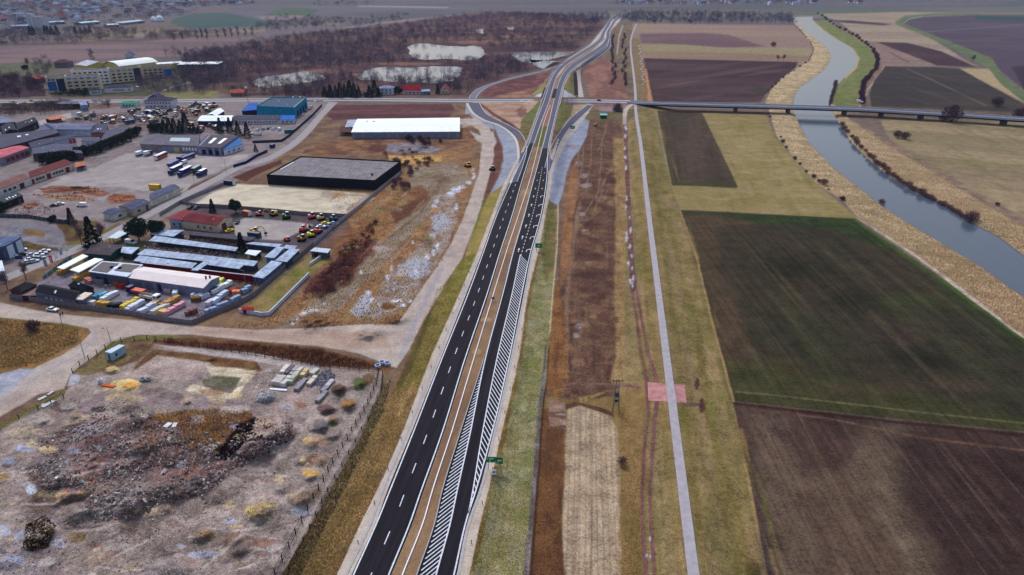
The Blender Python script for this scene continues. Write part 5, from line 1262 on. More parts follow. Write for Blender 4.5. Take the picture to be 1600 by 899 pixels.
bld('sports_hall', 'large arched white-roofed hall with yellow wall behind the apartments', 'hall', front=[(186,104),(246,97)], depth=34, h=6, wall=(216,194,116), roof=(238,238,244), kind='arch', rise=4)
bld('hall', 'pale hall with a yellow end between the arched hall and the teal one', 'hall', front=[(246,101),(286,98.5)], depth=16, h=7, wall=(224,200,130), roof=(226,226,236), kind='flat')
bld('hall', 'long teal-walled hall with narrow white roof among bare trees', 'hall', front=[(277,101.5),(341,100.5)], depth=22, h=6.5, wall=(40,88,110), roof=(232,232,242), kind='flat', wins=[(0,.05,.95,8,1,3.2,.5,(30,60,84),'window')])
bld('house', 'small house with slate blue roof and white front beyond the arched hall', 'house', front=[(194,87),(209,86.5)], depth=12, h=4, wall=(206,204,214), roof=(72,84,122), kind='gable', rise=4, wins=[(0,.2,.8,2,1,2.4,.4,WN,'window')])
bld('house', 'dull red-roofed house standing alone before the tan field', 'house', front=[(84,98),(105,98)], depth=12, h=6, wall=(132,116,132), roof=(104,72,84), kind='hip', rise=3, wins=[(0,.1,.9,4,3,4.4,.4,(70,64,80),'window')])
bld('house', 'red-roofed house half hidden in trees left of the blue-ended apartments', 'house', front=[(57,124),(70,121)], depth=12, h=5, wall=(120,90,92), roof=(150,72,76), kind='gable', rise=3)
# --- grain mill in the far town
bld('grain_mill', 'white grain mill tower standing above the far town, narrow left part', 'tower', front=[(40,22),(47.5,22)], depth=12, h=26, wall=(206,206,216), roof=(170,172,184), kind='flat', wins=[(0,.35,.6,1,2,24,.6,(150,156,176),'panel')])
bld('grain_mill', 'broad white grain silo block beside the narrow mill tower', 'silo', front=[(49,26.5),(64,26.5)], depth=20, h=22, wall=(204,196,204), roof=(150,140,156), kind='flat', wins=[(0,.05,.2,1,1,20,.8,(180,176,190),'panel')])
for (a, b, d, c, lb) in [((16,41.5),(66,40),26,(150,160,180),'long low pale shed at the foot of the white grain mill'),((78,35.5),(102,34),24,(180,190,206),'low pale shed right of the grain mill'),((128,36.5),(156,34),22,(190,208,216),'pale shed with greenish wall in the far works yard'),((168,39.5),(186,38.5),20,(196,200,214),'small white shed in the far works yard'),((190,36.5),(226,32.5),30,(190,196,206),'long white shed before the two round tanks')]:
    bld('shed', lb, 'shed', front=[a, b], depth=d, h=4.5, wall=(150,156,172), roof=c, kind='gable', rise=1.5)
# --- houses behind the crossroad
bld('house', 'white two-storey house with grey roof among conifers behind the crossroad', 'house', front=[(592,138.5),(614.5,138.5)], depth=9, h=6, wall=(206,204,216), roof=(150,156,178), kind='hip', rise=2, wins=[(0,.08,.92,3,3.8,5,.4,WN,'window'),(0,.08,.92,3,1,2.3,.4,WN,'window')])
bld('house', 'house with bright red roof and white porch behind the crossroad', 'house', front=[(630,142),(657,142)], depth=10, h=3.4, wall=(214,206,206), roof=(186,52,66), kind='gable', rise=4.5, wins=[(0,.05,.95,4,.8,2.3,.5,(66,66,84),'window')], lights=[(.4,.46,.04,.08,(120,80,80),'chimney')])
bld('house', 'small pink gabled house with dull red roof near the left ramp', 'house', front=[(688,141),(702,141)], depth=11, h=3.6, wall=(220,184,178), roof=(150,84,90), kind='gable', rise=4.2, long_axis=1, wins=[(0,.2,.8,2,.9,2.2,.45,WN,'window'),(0,.4,.6,1,3.8,5,.8,WN,'window')])
bld('shed', 'grey-blue shed between the red-roofed house and the pink house', 'shed', front=[(659,143.5),(672,143)], depth=6, h=3, wall=(130,140,160), roof=(150,168,190), kind='shed', rise=1)
bld('summer_house', 'tiny tan hut in front of the row of tall conifers', 'hut', front=[(568,146.5),(574,146.5)], depth=4, h=2.6, wall=(190,160,140), roof=(150,110,100), kind='gable', rise=1.5)
bld('hut', 'small hut with teal wall and pale roof on the grass right of the ramp', 'hut', front=[(938.5,180.5),(948.5,180.5)], depth=4, h=2.6, wall=(34,92,102), roof=(140,196,204), kind='shed', rise=.5, wins=[(0,.1,.4,1,.0,2,.6,(24,60,70),'door')])
# --- industrial sheds, far left
G1 = (112,112,134)
bld('factory_shed', 'pale grey-roofed workshop at the left picture edge, topmost of the cluster', 'workshop', [(-60,183),(2,182),(24,191),(-40,200)], 5, (96,92,104), (128,128,152), 'gable', 1)
bld('factory_shed', 'dark gabled workshop with three skylights by the far left yard', 'workshop', [(24,193),(50,186),(59,190),(28,203)], 5, (66,56,66), (56,58,76), 'gable', 2.2, lights=[(.45,.2,.05,.12,(220,226,240),'skylight'),(.6,.2,.05,.12,(220,226,240),'skylight'),(.75,.2,.05,.12,(220,226,240),'skylight')])
bld('factory_shed', 'dark workshop with two skylights at the left picture edge', 'workshop', [(0,199),(22,194),(26,203),(6,210)], 4.5, (60,54,66), (58,60,78), 'gable', 1.8, lights=[(.2,.2,.08,.14,(220,226,240),'skylight'),(.5,.2,.08,.14,(220,226,240),'skylight')])
bld('factory_shed', 'long dark-roofed factory with rooflights running to the left edge', 'factory', [(-10,212),(86,203),(92,208),(0,233)], 5, (84,70,76), (84,84,104), 'flat', lights=[(.34,.55,.06,.12,(216,218,232),'skylight'),(.48,.6,.05,.1,(216,218,232),'skylight')], wins=[(0,.05,.98,10,1.5,3.6,.6,(110,92,90),'window')])
bld('factory_shed', 'narrow dark shed with orange-red end below the long dark factory', 'workshop', [(44,222),(114,211),(118,214),(50,232)], 4, (176,178,196), (76,76,98), 'flat', wins=[(0,.82,.98,2,0,3.4,.7,(186,70,52),'door')])
bld('factory_hall', 'grey-roofed hall with white wall in the middle of the left cluster', 'hall', [(69,193.5),(150,194),(140,203),(86,202)], 5, (190,194,214), (118,120,148), 'gable', 1.2, wins=[(0,.05,.98,16,3.6,4.6,.4,(60,60,76),'window')])
bld('shed', 'blue-grey lean-to shed attached left of the white-walled hall', 'shed', [(62,198),(73,196),(86,202),(64,204)], 4, (90,92,112), (106,108,140), 'shed', .6)
bld('shed', 'dark shed with pale skylights right of the white-walled hall', 'shed', [(152,196),(168,195),(166,209),(142,208)], 4.5, (150,96,88), (76,82,106), 'gable', 1, lights=[(.3,.3,.3,.12,(190,200,224),'skylight')])
bld('shed', 'dark grey shed row right of the left cluster with rusty wall', 'shed', [(166,206),(196,198),(200,204),(156,221)], 4, (134,96,90), (96,94,112), 'shed', .6, wins=[(0,.05,.95,5,0,2.6,.6,(90,66,66),'door')])
bld('shed', 'small white-walled shed with two windows below the grey shed row', 'shed', [(130,216),(156,216),(155,222),(127,221.5)], 3.6, (196,200,216), (92,92,112), 'shed', .5, wins=[(0,.2,.8,2,1.2,2.4,.25,WN,'window')])
bld('factory_shed', 'workshop with pinkish red corrugated roof at the left picture edge', 'workshop', [(-14,238),(18,230),(46,231),(2,247)], 5, (140,136,150), (204,110,124), 'gable', 1.0, ribs=(.9,.2), wins=[(0,.1,.95,5,1,3.6,.75,(140,58,66),'door')])
bld('factory_hall', 'wide grey-roofed hall behind the dark green trees of the truck yard', 'hall', [(52,232),(118,225),(129,240),(51,241)], 4.5, (104,88,98), (92,94,116), 'gable', 1.2, wins=[(0,.1,.4,2,0,3,.6,(96,46,60),'door')])
bld('garage_row', 'long row of garages with dark red roof and white front', 'garages', [(46,271),(101,252),(115,256),(47,278.5)], 3.8, (208,196,188), (118,50,58), 'shed', .9, wins=[(0,.0,.08,1,0,2.8,.6,(128,48,54),'door'),(0,.1,.3,3,1.2,2.6,.75,(50,48,60),'window'),(0,.34,.44,1,0,3,.9,(134,52,56),'door'),(0,.48,.74,4,1.2,2.6,.75,(50,48,60),'window'),(0,.78,.88,1,0,3,.9,(134,52,56),'door')])
bld('garage_row', 'row of garages with brown roof and white front at the left edge', 'garages', [(-30,298),(36,274),(47,279),(-30,307)], 3.8, (206,200,196), (134,92,88), 'shed', .7, wins=[(0,.4,.7,3,1.2,2.6,.6,(60,60,72),'window'),(0,.74,.86,1,0,3,.8,(110,44,48),'door')])
bld('shed', 'dark shed with four skylights at the left edge of the lower yard', 'shed', [(-16,309),(21,302),(35,306),(4,318)], 3.6, (64,34,42), (70,78,90), 'gable', .9, lights=[(.3,.1,.06,.14,(206,216,226),'skylight'),(.45,.15,.06,.14,(206,216,226),'skylight'),(.6,.1,.06,.14,(206,216,226),'skylight'),(.75,.15,.06,.14,(206,216,226),'skylight')])
bld('lean_to', 'rusty open lean-to with blue tarpaulin wall at the end of the red garages', 'shelter', [(118,256),(131,254),(134,258),(119,262)], 2.8, (60,78,150), (196,116,88), 'shed', .4, open_=True)
# --- sheds by the street
bld('warehouse', 'long shed with blue-grey roof and cream wall along the street, largest of three in line', 'shed', [(234,303),(267,289),(281,294),(235,314)], 3.4, (206,196,182), (96,98,124), 'gable', .8, wins=[(1,.1,.3,1,0,2.4,.6,(120,90,80),'door')])
bld('shed', 'blue-grey roofed shed in the middle of the three along the street', 'shed', [(186,323),(213,312),(234,316),(207,328.5)], 3.4, (186,170,156), (86,90,116), 'gable', .8)
bld('shed', 'small white shed with blue-grey roof, lowest of the three along the street', 'shed', [(161,333.5),(178,325.5),(197,328.5),(176,336)], 3.2, (212,206,196), (84,90,118), 'gable', .6, wins=[(0,.2,.8,1,1,2.2,.3,WN,'window'),(1,.1,.9,3,1,2.2,.3,WN,'window')])
# --- transport company workshops
bld('workshop', 'wide grey-roofed workshop with pale blue doors above the truck yard', 'workshop', [(231,212),(312,212),(309,229),(219,226)], 4.6, (150,138,146), (112,106,120), 'flat', wins=[(0,.35,.55,2,0,3.4,.9,(140,150,172),'garage_door'),(0,.56,.68,1,0,3.4,.8,(196,176,140),'garage_door'),(0,.72,.98,5,1.5,3.6,.6,(226,222,230),'window')], lights=[(.48,.35,.36,.35,(150,170,180),'glass_roof')])
bld('workshop', 'dark-roofed garage with three navy doors and white skylights', 'workshop', [(325,212),(372,213),(345,232),(308,230)], 4.8, (158,154,176), (94,84,96), 'flat', wins=[(0,.12,.95,3,0,3.4,.6,(26,40,92),'garage_door'),(0,.35,.95,2,3.7,4.4,.5,WN,'window')], lights=[(.3,.3,.12,.45,(236,236,240),'skylight'),(.66,.3,.12,.45,(236,236,240),'skylight'),(.04,.05,.07,.9,(40,96,150),'blue_strip')])
bld('office_building', 'white office with blue roof at the right end of the garages', 'office', [(373,215),(379,226),(350,235),(345,231)], 3.6, (214,214,228), (58,112,168), 'shed', .2, wins=[(0,.2,.6,1,1,2.2,.3,WN,'window'),(1,.1,.9,3,1,2.2,.3,WN,'window')])
# --- maroon-roof house and sheds
bld('workshop', 'maroon-roofed workshop with cream walls beside the parked diggers', 'workshop', [(312.5,333),(362,340),(339,352.5),(281,345)], 3.8, (206,188,172), (122,54,62), 'gable', 1.8, wins=[(0,.4,.9,3,1.2,2.6,.3,(90,90,100),'window'),(1,.25,.6,1,0,3.2,.8,(120,60,56),'door')])
bld('shed', 'annex with maroon roof and pale blue wall left of the maroon workshop', 'shed', [(288,331),(306,334),(284,344.5),(264,342)], 4.2, (160,172,200), (146,60,76), 'shed', .6)
bld('shed', 'narrow dark grey-roofed shed directly below the maroon workshop', 'shed', [(293,362.5),(398,373),(390,377.5),(284,366)], 2.8, (140,96,90), (92,88,102), 'shed', .4, open_=True)
SR = (176,186,206)
def strip(lb, q, h=2.8, wall=(84,86,104), roof=SR, **k): bld('market_shed', lb, 'shed', q, h, wall, roof, 'shed', k.pop('rise', .35), group='long pale-roofed sheds', **k)
strip('pale roof shed left of the narrow dark shed, below the big evergreen', [(250,361.5),(286,361.5),(271,370),(235,366.5)])
strip('longest upper pale blue strip roof with open front over stacked goods', [(243,370.5),(372,388),(367,392.5),(233,377.5)], open_=True)
strip('longest lower pale blue strip roof reaching towards the garden', [(228,391.5),(402,410.5),(396,416),(216,398)])
strip('pale grey double roof behind the red wall, left part', [(219,401.5),(308,412.5),(299,419),(209,409)], wall=(120,72,70))
strip('narrow slanting pale roof right of the pale double roof', [(319,411),(327,412),(309,423),(300.5,422.5)])
strip('short pale roof with dark open bays behind the red wall', [(328,411.5),(380,416),(373,420.5),(324,415)], open_=True, wall=(70,72,90))
strip('pale blue roof shed, leftmost of the three slanting ones by the garden', [(434,387),(443,389),(428,403.5),(415,402)], wall=(120,140,176))
strip('pale blue roof shed, right of the slanting pair by the concrete fence', [(454,390.5),(467,392),(448,409.5),(431.5,407.5)], wall=(70,76,96))
strip('large slanting pale blue roof shed at the end of the red wall', [(425,410),(440,412.5),(411,435),(396,432.5)], wall=(96,112,150))
strip('flat grey strip roof along the back of the small green court', [(397,380),(439,383.5),(432,387),(386,381.5)])
strip('small pale roof joining the two slanting sheds', [(448,385),(463,386.5),(459,390),(444,388.5)])
bld('canopy', 'small square white canopy on the green court', 'canopy', [(389,392),(407,393.5),(399,400),(384,397)], 2.6, (70,60,60), (222,226,236), 'flat', open_=True)
bld('hut', 'small grey wooden hut with pale roof in the long garden', 'hut', [(492.5,389),(515,391),(512,395.5),(486,392.5)], 2.8, (96,94,108), (196,202,212), 'shed', .3, wins=[(0,.15,.45,1,0,2,.8,(38,38,48),'door')])
bld('shed', 'dark brown-roofed shed beside the street below the white canopy', 'shed', [(156,378.5),(192,386),(172,399.5),(133,396)], 3, (44,96,92), (92,82,88), 'gable', .7)
bld('lean_to', 'pale blue lean-to roof with cream patch right of the dark brown shed', 'shed', [(192,388),(217,388.5),(205,397),(190,395)], 2.8, (70,72,84), (184,198,216), 'shed', .3)
bld('canopy', 'narrow white canopy roof beside the street and the big evergreen', 'canopy', [(187,363),(200,365.5),(182,373),(170,372)], 2.8, (40,90,80), (204,214,222), 'shed', .4, open_=True)
bld('timber_shelter', 'long white roof over yellow timber racks, the left one of the pair', 'shelter', [(129,399),(136.5,401.5),(100,421),(91,419)], 3, (190,144,80), (240,238,240), 'flat', open_=True)
bld('timber_shelter', 'long white roof over yellow timber racks, the right one of the pair', 'shelter', [(148,405),(160,406.5),(124,426),(111,422.5)], 3, (190,144,80), (240,238,240), 'flat', open_=True)
bld('shop_hall', 'dark grey hall with white roof carrying two dark blue panels', 'hall', [(160,409.5),(222,415),(198,433),(140,425)], 4.6, (96,98,116), (206,206,220), 'flat', wins=[(0,.1,.5,2,0,3,.6,(60,62,78),'door')],
    lights=[(.04,.06,.42,.86,(42,40,66),'dark_panel'),(.56,.3,.42,.62,(42,40,66),'dark_panel'),(.36,.42,.3,.2,(210,210,222),'roof_strip')])
bld('warehouse', 'big hall with cream-white panel roof in the middle of the builders yard', 'hall', [(222.5,418),(342,433),(317.5,450.5),(199,434)], 4.0, (134,136,158), (226,210,208), 'gable', 1.0, ribs=(.22,.1), wins=[(0,.05,.35,2,0,3,.7,(110,112,132),'door')],
    lights=[(.93,.5,.008,.08,(80,80,90),'chimney'),(.955,.62,.008,.08,(80,80,90),'chimney')])
BK = (36,38,52)
bld('shop_hall', 'black solar-roofed building with skylight beside the lower dirt road', 'building', [(69,445.5),(127,455.5),(117,468),(55,457.5)], 3.6, (110,110,132), BK, 'gable', 1.2, wins=[(0,.2,.7,4,1,2.4,.4,(180,184,200),'window')], lights=[(.46,.15,.04,.2,(214,218,232),'skylight')])
bld('shop_hall', 'black hip-roofed building at the left end of the builders yard', 'building', [(39,442),(57,446),(34,457),(16,454)], 3.2, (120,60,50), (44,46,58), 'hip', 1.6)
bld('shop_hall', 'black hip-roofed pavilion behind the solar-roofed building', 'pavilion', [(122,442),(146,451),(134,456),(108,447)], 3.2, (90,70,76), (42,46,58), 'hip', 1.8, lights=[(.4,.25,.12,.16,(216,220,234),'skylight')])
bld('lean_to', 'cream flat roof with grey walls at the right end of the solar-roofed building', 'building', [(133,458.5),(143,459.5),(129,469),(117.5,468)], 3.2, (120,122,144), (222,204,186), 'flat')
bld('shelter', 'reddish timber shelter between the black roofs and the concrete fence', 'shelter', [(42,453),(60,450),(58,462),(34,462)], 2.2, (96,40,44), (140,120,116), 'shed', .2)
bld('office_building', 'modern blue-grey building with white facade panels at the left picture edge', 'building', [(-60,372),(33,371.5),(8,385),(-60,398)], 6.5, (90,104,128), (96,110,140), 'flat', wins=[(1,.02,.45,1,.4,6,.85,(206,214,228),'facade_panel'),(1,.58,.98,1,.4,6,.85,(200,208,222),'facade_panel'),(0,.4,.95,3,.8,5,.5,(60,70,90),'window')])
bld('kiosk', 'pale corner building cut by the left picture edge below the parked cars', 'building', [(-30,412),(2,409),(6,424),(-30,430)], 4, (196,206,214), (214,218,224), 'flat')
bld('site_container', 'white-blue site container cabin beside the rubble yard', 'container', [(186,540),(195,541),(174,553),(164.5,551)], 2.6, (164,190,206), (196,206,216), 'flat', over=.06, wins=[(1,.2,.4,1,1,1.9,.8,(60,80,100),'window'),(0,.2,.8,1,.2,2.1,.5,(60,110,116),'door')])
# red boundary wall
def wallline(name, label, pts, h, th, rgb, cap=None, cat='wall', group=None):
    p = [P(a, b) for a, b in pts]; org = p[0].copy(); t = thing(name, label, cat, org, 0, group)
    mb = MB(); cb = MB()
    for a, b in zip(p[:-1], p[1:]):
        a = a - org; b = b - org; d = (b - a); d.z = 0; n = Vector((-d.y, d.x, 0)).normalized() * th / 2; u_ = Vector((0, 0, h)); dn = Vector((0, 0, -.4))
        mb.prism([a - n + dn, b - n + dn, b + n + dn, a + n + dn], [a - n + u_, b - n + u_, b + n + u_, a + n + u_])
        if cap: n2 = n * 1.5; u2 = Vector((0, 0, h + .004)); u3 = Vector((0, 0, h + .12)); cb.prism([a - n2 + u2, b - n2 + u2, b + n2 + u2, a + n2 + u2], [a - n2 + u3, b - n2 + u3, b + n2 + u3, a + n2 + u3])
    mb.build('wall', cmat(rgb, .85, .15), t)
    if cap: cb.build('coping', cmat(cap, .8), t)
    return t
wallline('boundary_wall', 'long dark red wall with pale coping behind the big cream-roofed hall', [(222,420),(300,429),(345,435),(400,441),(408,439)], 2.8, .4, (128,24,36), (190,180,196))
wallline('boundary_wall', 'low white garden wall along the right side of the long garden', [(512,396),(484,416)], 1.4, .4, (206,204,216))
wallline('boundary_wall', 'white zigzag garden wall enclosing the lower end of the long garden', [(483,431),(455,459),(450,464),(421,493),(410,494),(374,488)], 1.5, .4, (200,202,218))
bld('shelter', 'tiny red-roofed garden shelter inside the white garden wall', 'shelter', [(383,480),(396,481),(396,485),(379,484)], 1.6, (120,60,50), (176,62,58), 'gable', .5)
# fences
def fence(label, pts, h=2.0, sp=3.0, rgb=(132,124,132), post=(150,144,150), solid=True, group=None, name='concrete_fence', every=1):
    p = [P(a, b) for a, b in pts]; org = p[0].copy(); t = thing(name, label, 'fence', org, 0, group)
    mb = MB(); stops = []
    for a, b in zip(p[:-1], p[1:]):
        l = (b - a).length; n_ = max(int(l / sp), 1)
        for k in range(n_): stops.append(a + (b - a) * k / n_)
    stops.append(p[-1])
    for a, b in zip(stops[:-1], stops[1:]):
        a = a - org; b = b - org; d = b - a; d.z = 0
        if d.length < .05: continue
        n = Vector((-d.y, d.x, 0)).normalized() * .05
        if solid:
            for (z0, z1, k) in ((-.3, h * .48, 1), (h * .5, h * .96, .8)):
                mb.prism([a - n * k + Vector((0, 0, z0)), b - n * k + Vector((0, 0, z0)), b + n * k + Vector((0, 0, z0)), a + n * k + Vector((0, 0, z0))],
                         [a - n * k + Vector((0, 0, z1)), b - n * k + Vector((0, 0, z1)), b + n * k + Vector((0, 0, z1)), a + n * k + Vector((0, 0, z1))])
        else:
            for z in (h * .95, h * .5, .15): mb.tube(a + Vector((0, 0, z)), b + Vector((0, 0, z)), .05, n=4)
    mb.build('panel' if solid else 'wire', cmat(rgb, .9, .16, scale=.8), t)
    pb = MB(); pb.box(-.11, .11, -.11, .11, -.3, h + .08, 0, .02, .02); me = None; cnt = 0
    st = max(1, math.ceil(len(stops) / 98))
    for s in stops[::st]:
        if me is None: o = pb.build('post', cmat(post, .85), t); me = o.data
        else: o = bpy.data.objects.new('post', me); COL.objects.link(o); o.parent = t
        o.location = s - org
    return t
fence('grey concrete panel fence along the dirt road below the builders yard', [(16,466),(60,472),(130,483),(200,492),(262,503),(300,508)])
fence('grey concrete fence climbing from the yard corner past the long garden', [(300,508),(340,491),(372,478),(398,463),(410,452),(445,420),(470,402),(490,384)], rgb=(126,118,126))
fence('pale concrete fence running from the diggers to the black warehouse', [(490,384),(520,357),(560,327),(588,303),(626,272)], rgb=(170,160,168))
fence('grey concrete fence between the sandy lot and the digger yard', [(283,318),(306,324),(345,325),(420,331),(470,336),(543,340)], rgb=(140,130,138))
fence('low dark fence along the right edge of the street opposite the truck yard', [(250,338),(283,318),(310,306),(350,290)], rgb=(150,142,150))
fence('blue metal fence on the grass beside the truck yard street', [(365,262),(385,256),(402,245),(418,238)], rgb=(34,58,110), post=(30,50,96), h=1.8)
fence('dark fence along the curved drive at the left', [(0,340),(45,341),(80,347),(110,350)], rgb=(84,86,104), h=2)
fence('green-blue fence behind the flagpoles at the builders yard', [(68,437),(80,428),(100,412),(112,404)], rgb=(110,140,156), h=1.6)
fence('thin wire fence on dark posts along the rubble yard edge', [(592,582),(588,600),(575,632),(550,675),(520,724),(490,780),(462,835),(430,899),(395,970)], rgb=(60,54,58), post=(56,52,54), solid=False, h=1.8, sp=3.0, name='wire_fence')
fence('second thin wire fence at the foot of the brown embankment', [(598,585),(596,610),(575,655),(545,710),(512,768),(484,825),(452,890),(420,960)], rgb=(84,72,66), post=(80,70,66), solid=False, h=1.2, sp=4, name='wire_fence')
fence('wire mesh fence with dark posts along the dirt road above the rubble yard', [(114,584),(125,572),(165,546),(190,535),(230,531),(300,541),(400,556),(500,573),(592,582)], rgb=(96,88,92), post=(84,78,82), solid=False, h=1.8, name='wire_fence')
fence('wire fence beside the road at the left picture edge', [(0,672),(30,655),(60,640),(100,622)], rgb=(100,96,98), post=(90,86,88), solid=False, h=1.5, name='wire_fence')
fence('low dark fence beside the factory street with parked cars', [(395,224),(440,222),(452,214),(470,198),(488,182),(503,166)], rgb=(50,56,84), post=(46,50,76), h=1.8)
# two round tanks
for (u, v, r, lb) in [(240.5,33.5,6.5,'smaller left white dome tank in the far works yard'),(250,34,8.5,'larger right white dome tank in the far works yard')]:
    t = thing('dome_tank', lb, 'tank', G(u, v)); mb = MB()
    pr = [[Vector((r * math.cos(a) * math.cos(f), r * math.sin(a) * math.cos(f), r * 1.25 * math.sin(f) + 1.5)) for a in np.linspace(0, 2 * math.pi, 17)[:-1]] for f in np.linspace(0, 1.5, 7)]
    for A, B in zip(pr[:-1], pr[1:]): 
        for k in range(16): mb.poly([A[k], A[(k + 1) % 16], B[(k + 1) % 16], B[k]])
    mb.poly(pr[-1]); mb.build('dome', cmat((222,224,236), .5, .05), t)
    mb = MB(); mb.prism([Vector((p.x, p.y, -.5)) for p in pr[0]], [Vector((p.x * 1.02, p.y * 1.02, 1.7)) for p in pr[0]]); mb.build('base', cmat((170,172,186)), t)
# ================================================================ FAR TOWN HOUSES
HP = []
for ci, (rc, wc, nm) in enumerate([((140,94,104),(200,196,206),'red'),((80,78,98),(206,204,214),'dark'),((150,156,176),(214,214,224),'pale grey'),((122,84,88),(204,196,194),'brown-red')]):
    for bi in range(2):
        L, Wd, h, r = [(12, 9, 4.5, 3.6), (16, 9, 5.5, 3)][bi]
        t = thing('house', 'far town house with %s roof and light walls' % nm, 'house', (0, 0, 0), 0, 'houses of the far town')
        mb = MB(); mb.box(-L/2, L/2, -Wd/2, Wd/2, -1, h); mb.poly([(-L/2, -Wd/2, h), (-L/2, Wd/2, h), (-L/2, 0, h + r)]); mb.poly([(L/2, -Wd/2, h), (L/2, Wd/2, h), (L/2, 0, h + r)]); mb.build('wall', cmat(wc), t)
        mb = MB(); o_ = .6
        for s in (-1, 1):
            f = [(-L/2 - o_, s * (Wd/2 + o_), h - .3), (L/2 + o_, s * (Wd/2 + o_), h - .3), (L/2 + o_, 0, h + r + .1), (-L/2 - o_, 0, h + r + .1)]
            mb.prism(f, [(x, y, z + .2) for x, y, z in f], cap_bottom=True)
        mb.build('roof', cmat(rc), t)
        mb = MB(); mb.box(L*.2, L*.2+.8, -.4+1.2, .4+1.2, h + r*.4, h + r + 1); mb.build('chimney', cmat((130,100,100)), t)
        HP.append([t, False])
random.seed(21)
pl = []
def in_poly(p, u, v):
    return poly_sd(p, np.array([float(u)]), np.array([float(v)]))[0] < 0
ZN = [([(-60,2),(120,0),(200,2),(200,10),(170,24),(200,28),(150,32),(60,36),(20,38),(-60,40)], 165),([(195,14),(290,16),(285,24),(200,27)], 22),([(215,5),(390,3),(390,8.5),(215,12)], 34),([(960,3),(1240,0),(1250,6),(1120,8),(960,9)], 34),([(1180,4),(1275,3),(1275,8),(1200,8)], 8),([(1320,4),(1350,4),(1350,8),(1320,8)], 3)]
for poly, n_ in ZN:
    xs = [p[0] for p in poly]; ys = [p[1] for p in poly]; k = 0; tries = 0
    while k < n_ and tries < 4000:
        tries += 1
        u = random.uniform(min(xs), max(xs)); v = random.uniform(min(ys), max(ys))
        if not in_poly(poly, u, v): continue
        if 36 < u < 70 and v > 16: continue
        g = G(u, v)
        if any((g[0]-a)**2 + (g[1]-b)**2 < 21**2 for a, b in pl): continue
        pl.append((g[0], g[1])); k += 1
        e = HP[int(random.choice([0,0,1,1,1,2,2,3]) * 2 + random.random() * 2)]
        rot = random.choice([0, .2, -.15, 1.57, 1.4]); 
        if not e[1]: e[0].location = g; e[0].rotation_euler = (0, 0, rot); e[1] = True
        else: dup(e[0], g, rot, scale=random.uniform(.85, 1.25))
# ================================================================ VEHICLES AND YARD GOODS
def heading(u, v, du, dv):
    a, b = G(u, v), G(u + du, v + dv); return math.atan2(b[1] - a[1], b[0] - a[0])
M_TYRE = mat('tyre_rubber', (36, 34, 38), .9, .05); M_GLASS = mat('car_glass', (34, 38, 48), .15, .05)
M_RIM = mat('wheel_rim', (140, 140, 146), .4, .05)
_wm = {}
def wheel(parent, x, y, r=.34, w=.24):
    k = (r, w)
    if k not in _wm:
        mb = MB(); mb.tube((0, -w / 2, 0), (0, w / 2, 0), r, n=12, mi=0); mb.tube((0, -w / 2 - .01, 0), (0, w / 2 + .01, 0), r * .55, n=8, mi=1)
        me = mb.build('wheel', [M_TYRE, M_RIM], parent); _wm[k] = me.data; o = me
    else: o = bpy.data.objects.new('wheel', _wm[k]); COL.objects.link(o); o.parent = parent
    o.location = (x, y, r)
_cache = {}
def shared(key, parent, fn):
    if key in _cache:
        o = bpy.data.objects.new(key[0], _cache[key]); COL.objects.link(o); o.parent = parent; return o
    o = fn(); _cache[key] = o.data; return o
def loft(mb, secs, mi=0):
    """secs: list of rings (same length)"""
    for A, B in zip(secs[:-1], secs[1:]):
        n = len(A)
        for k in range(n): mb.poly([A[k], A[(k + 1) % n], B[(k + 1) % n], B[k]], mi)
    mb.poly(secs[0][::-1], mi); mb.poly(secs[-1], mi)
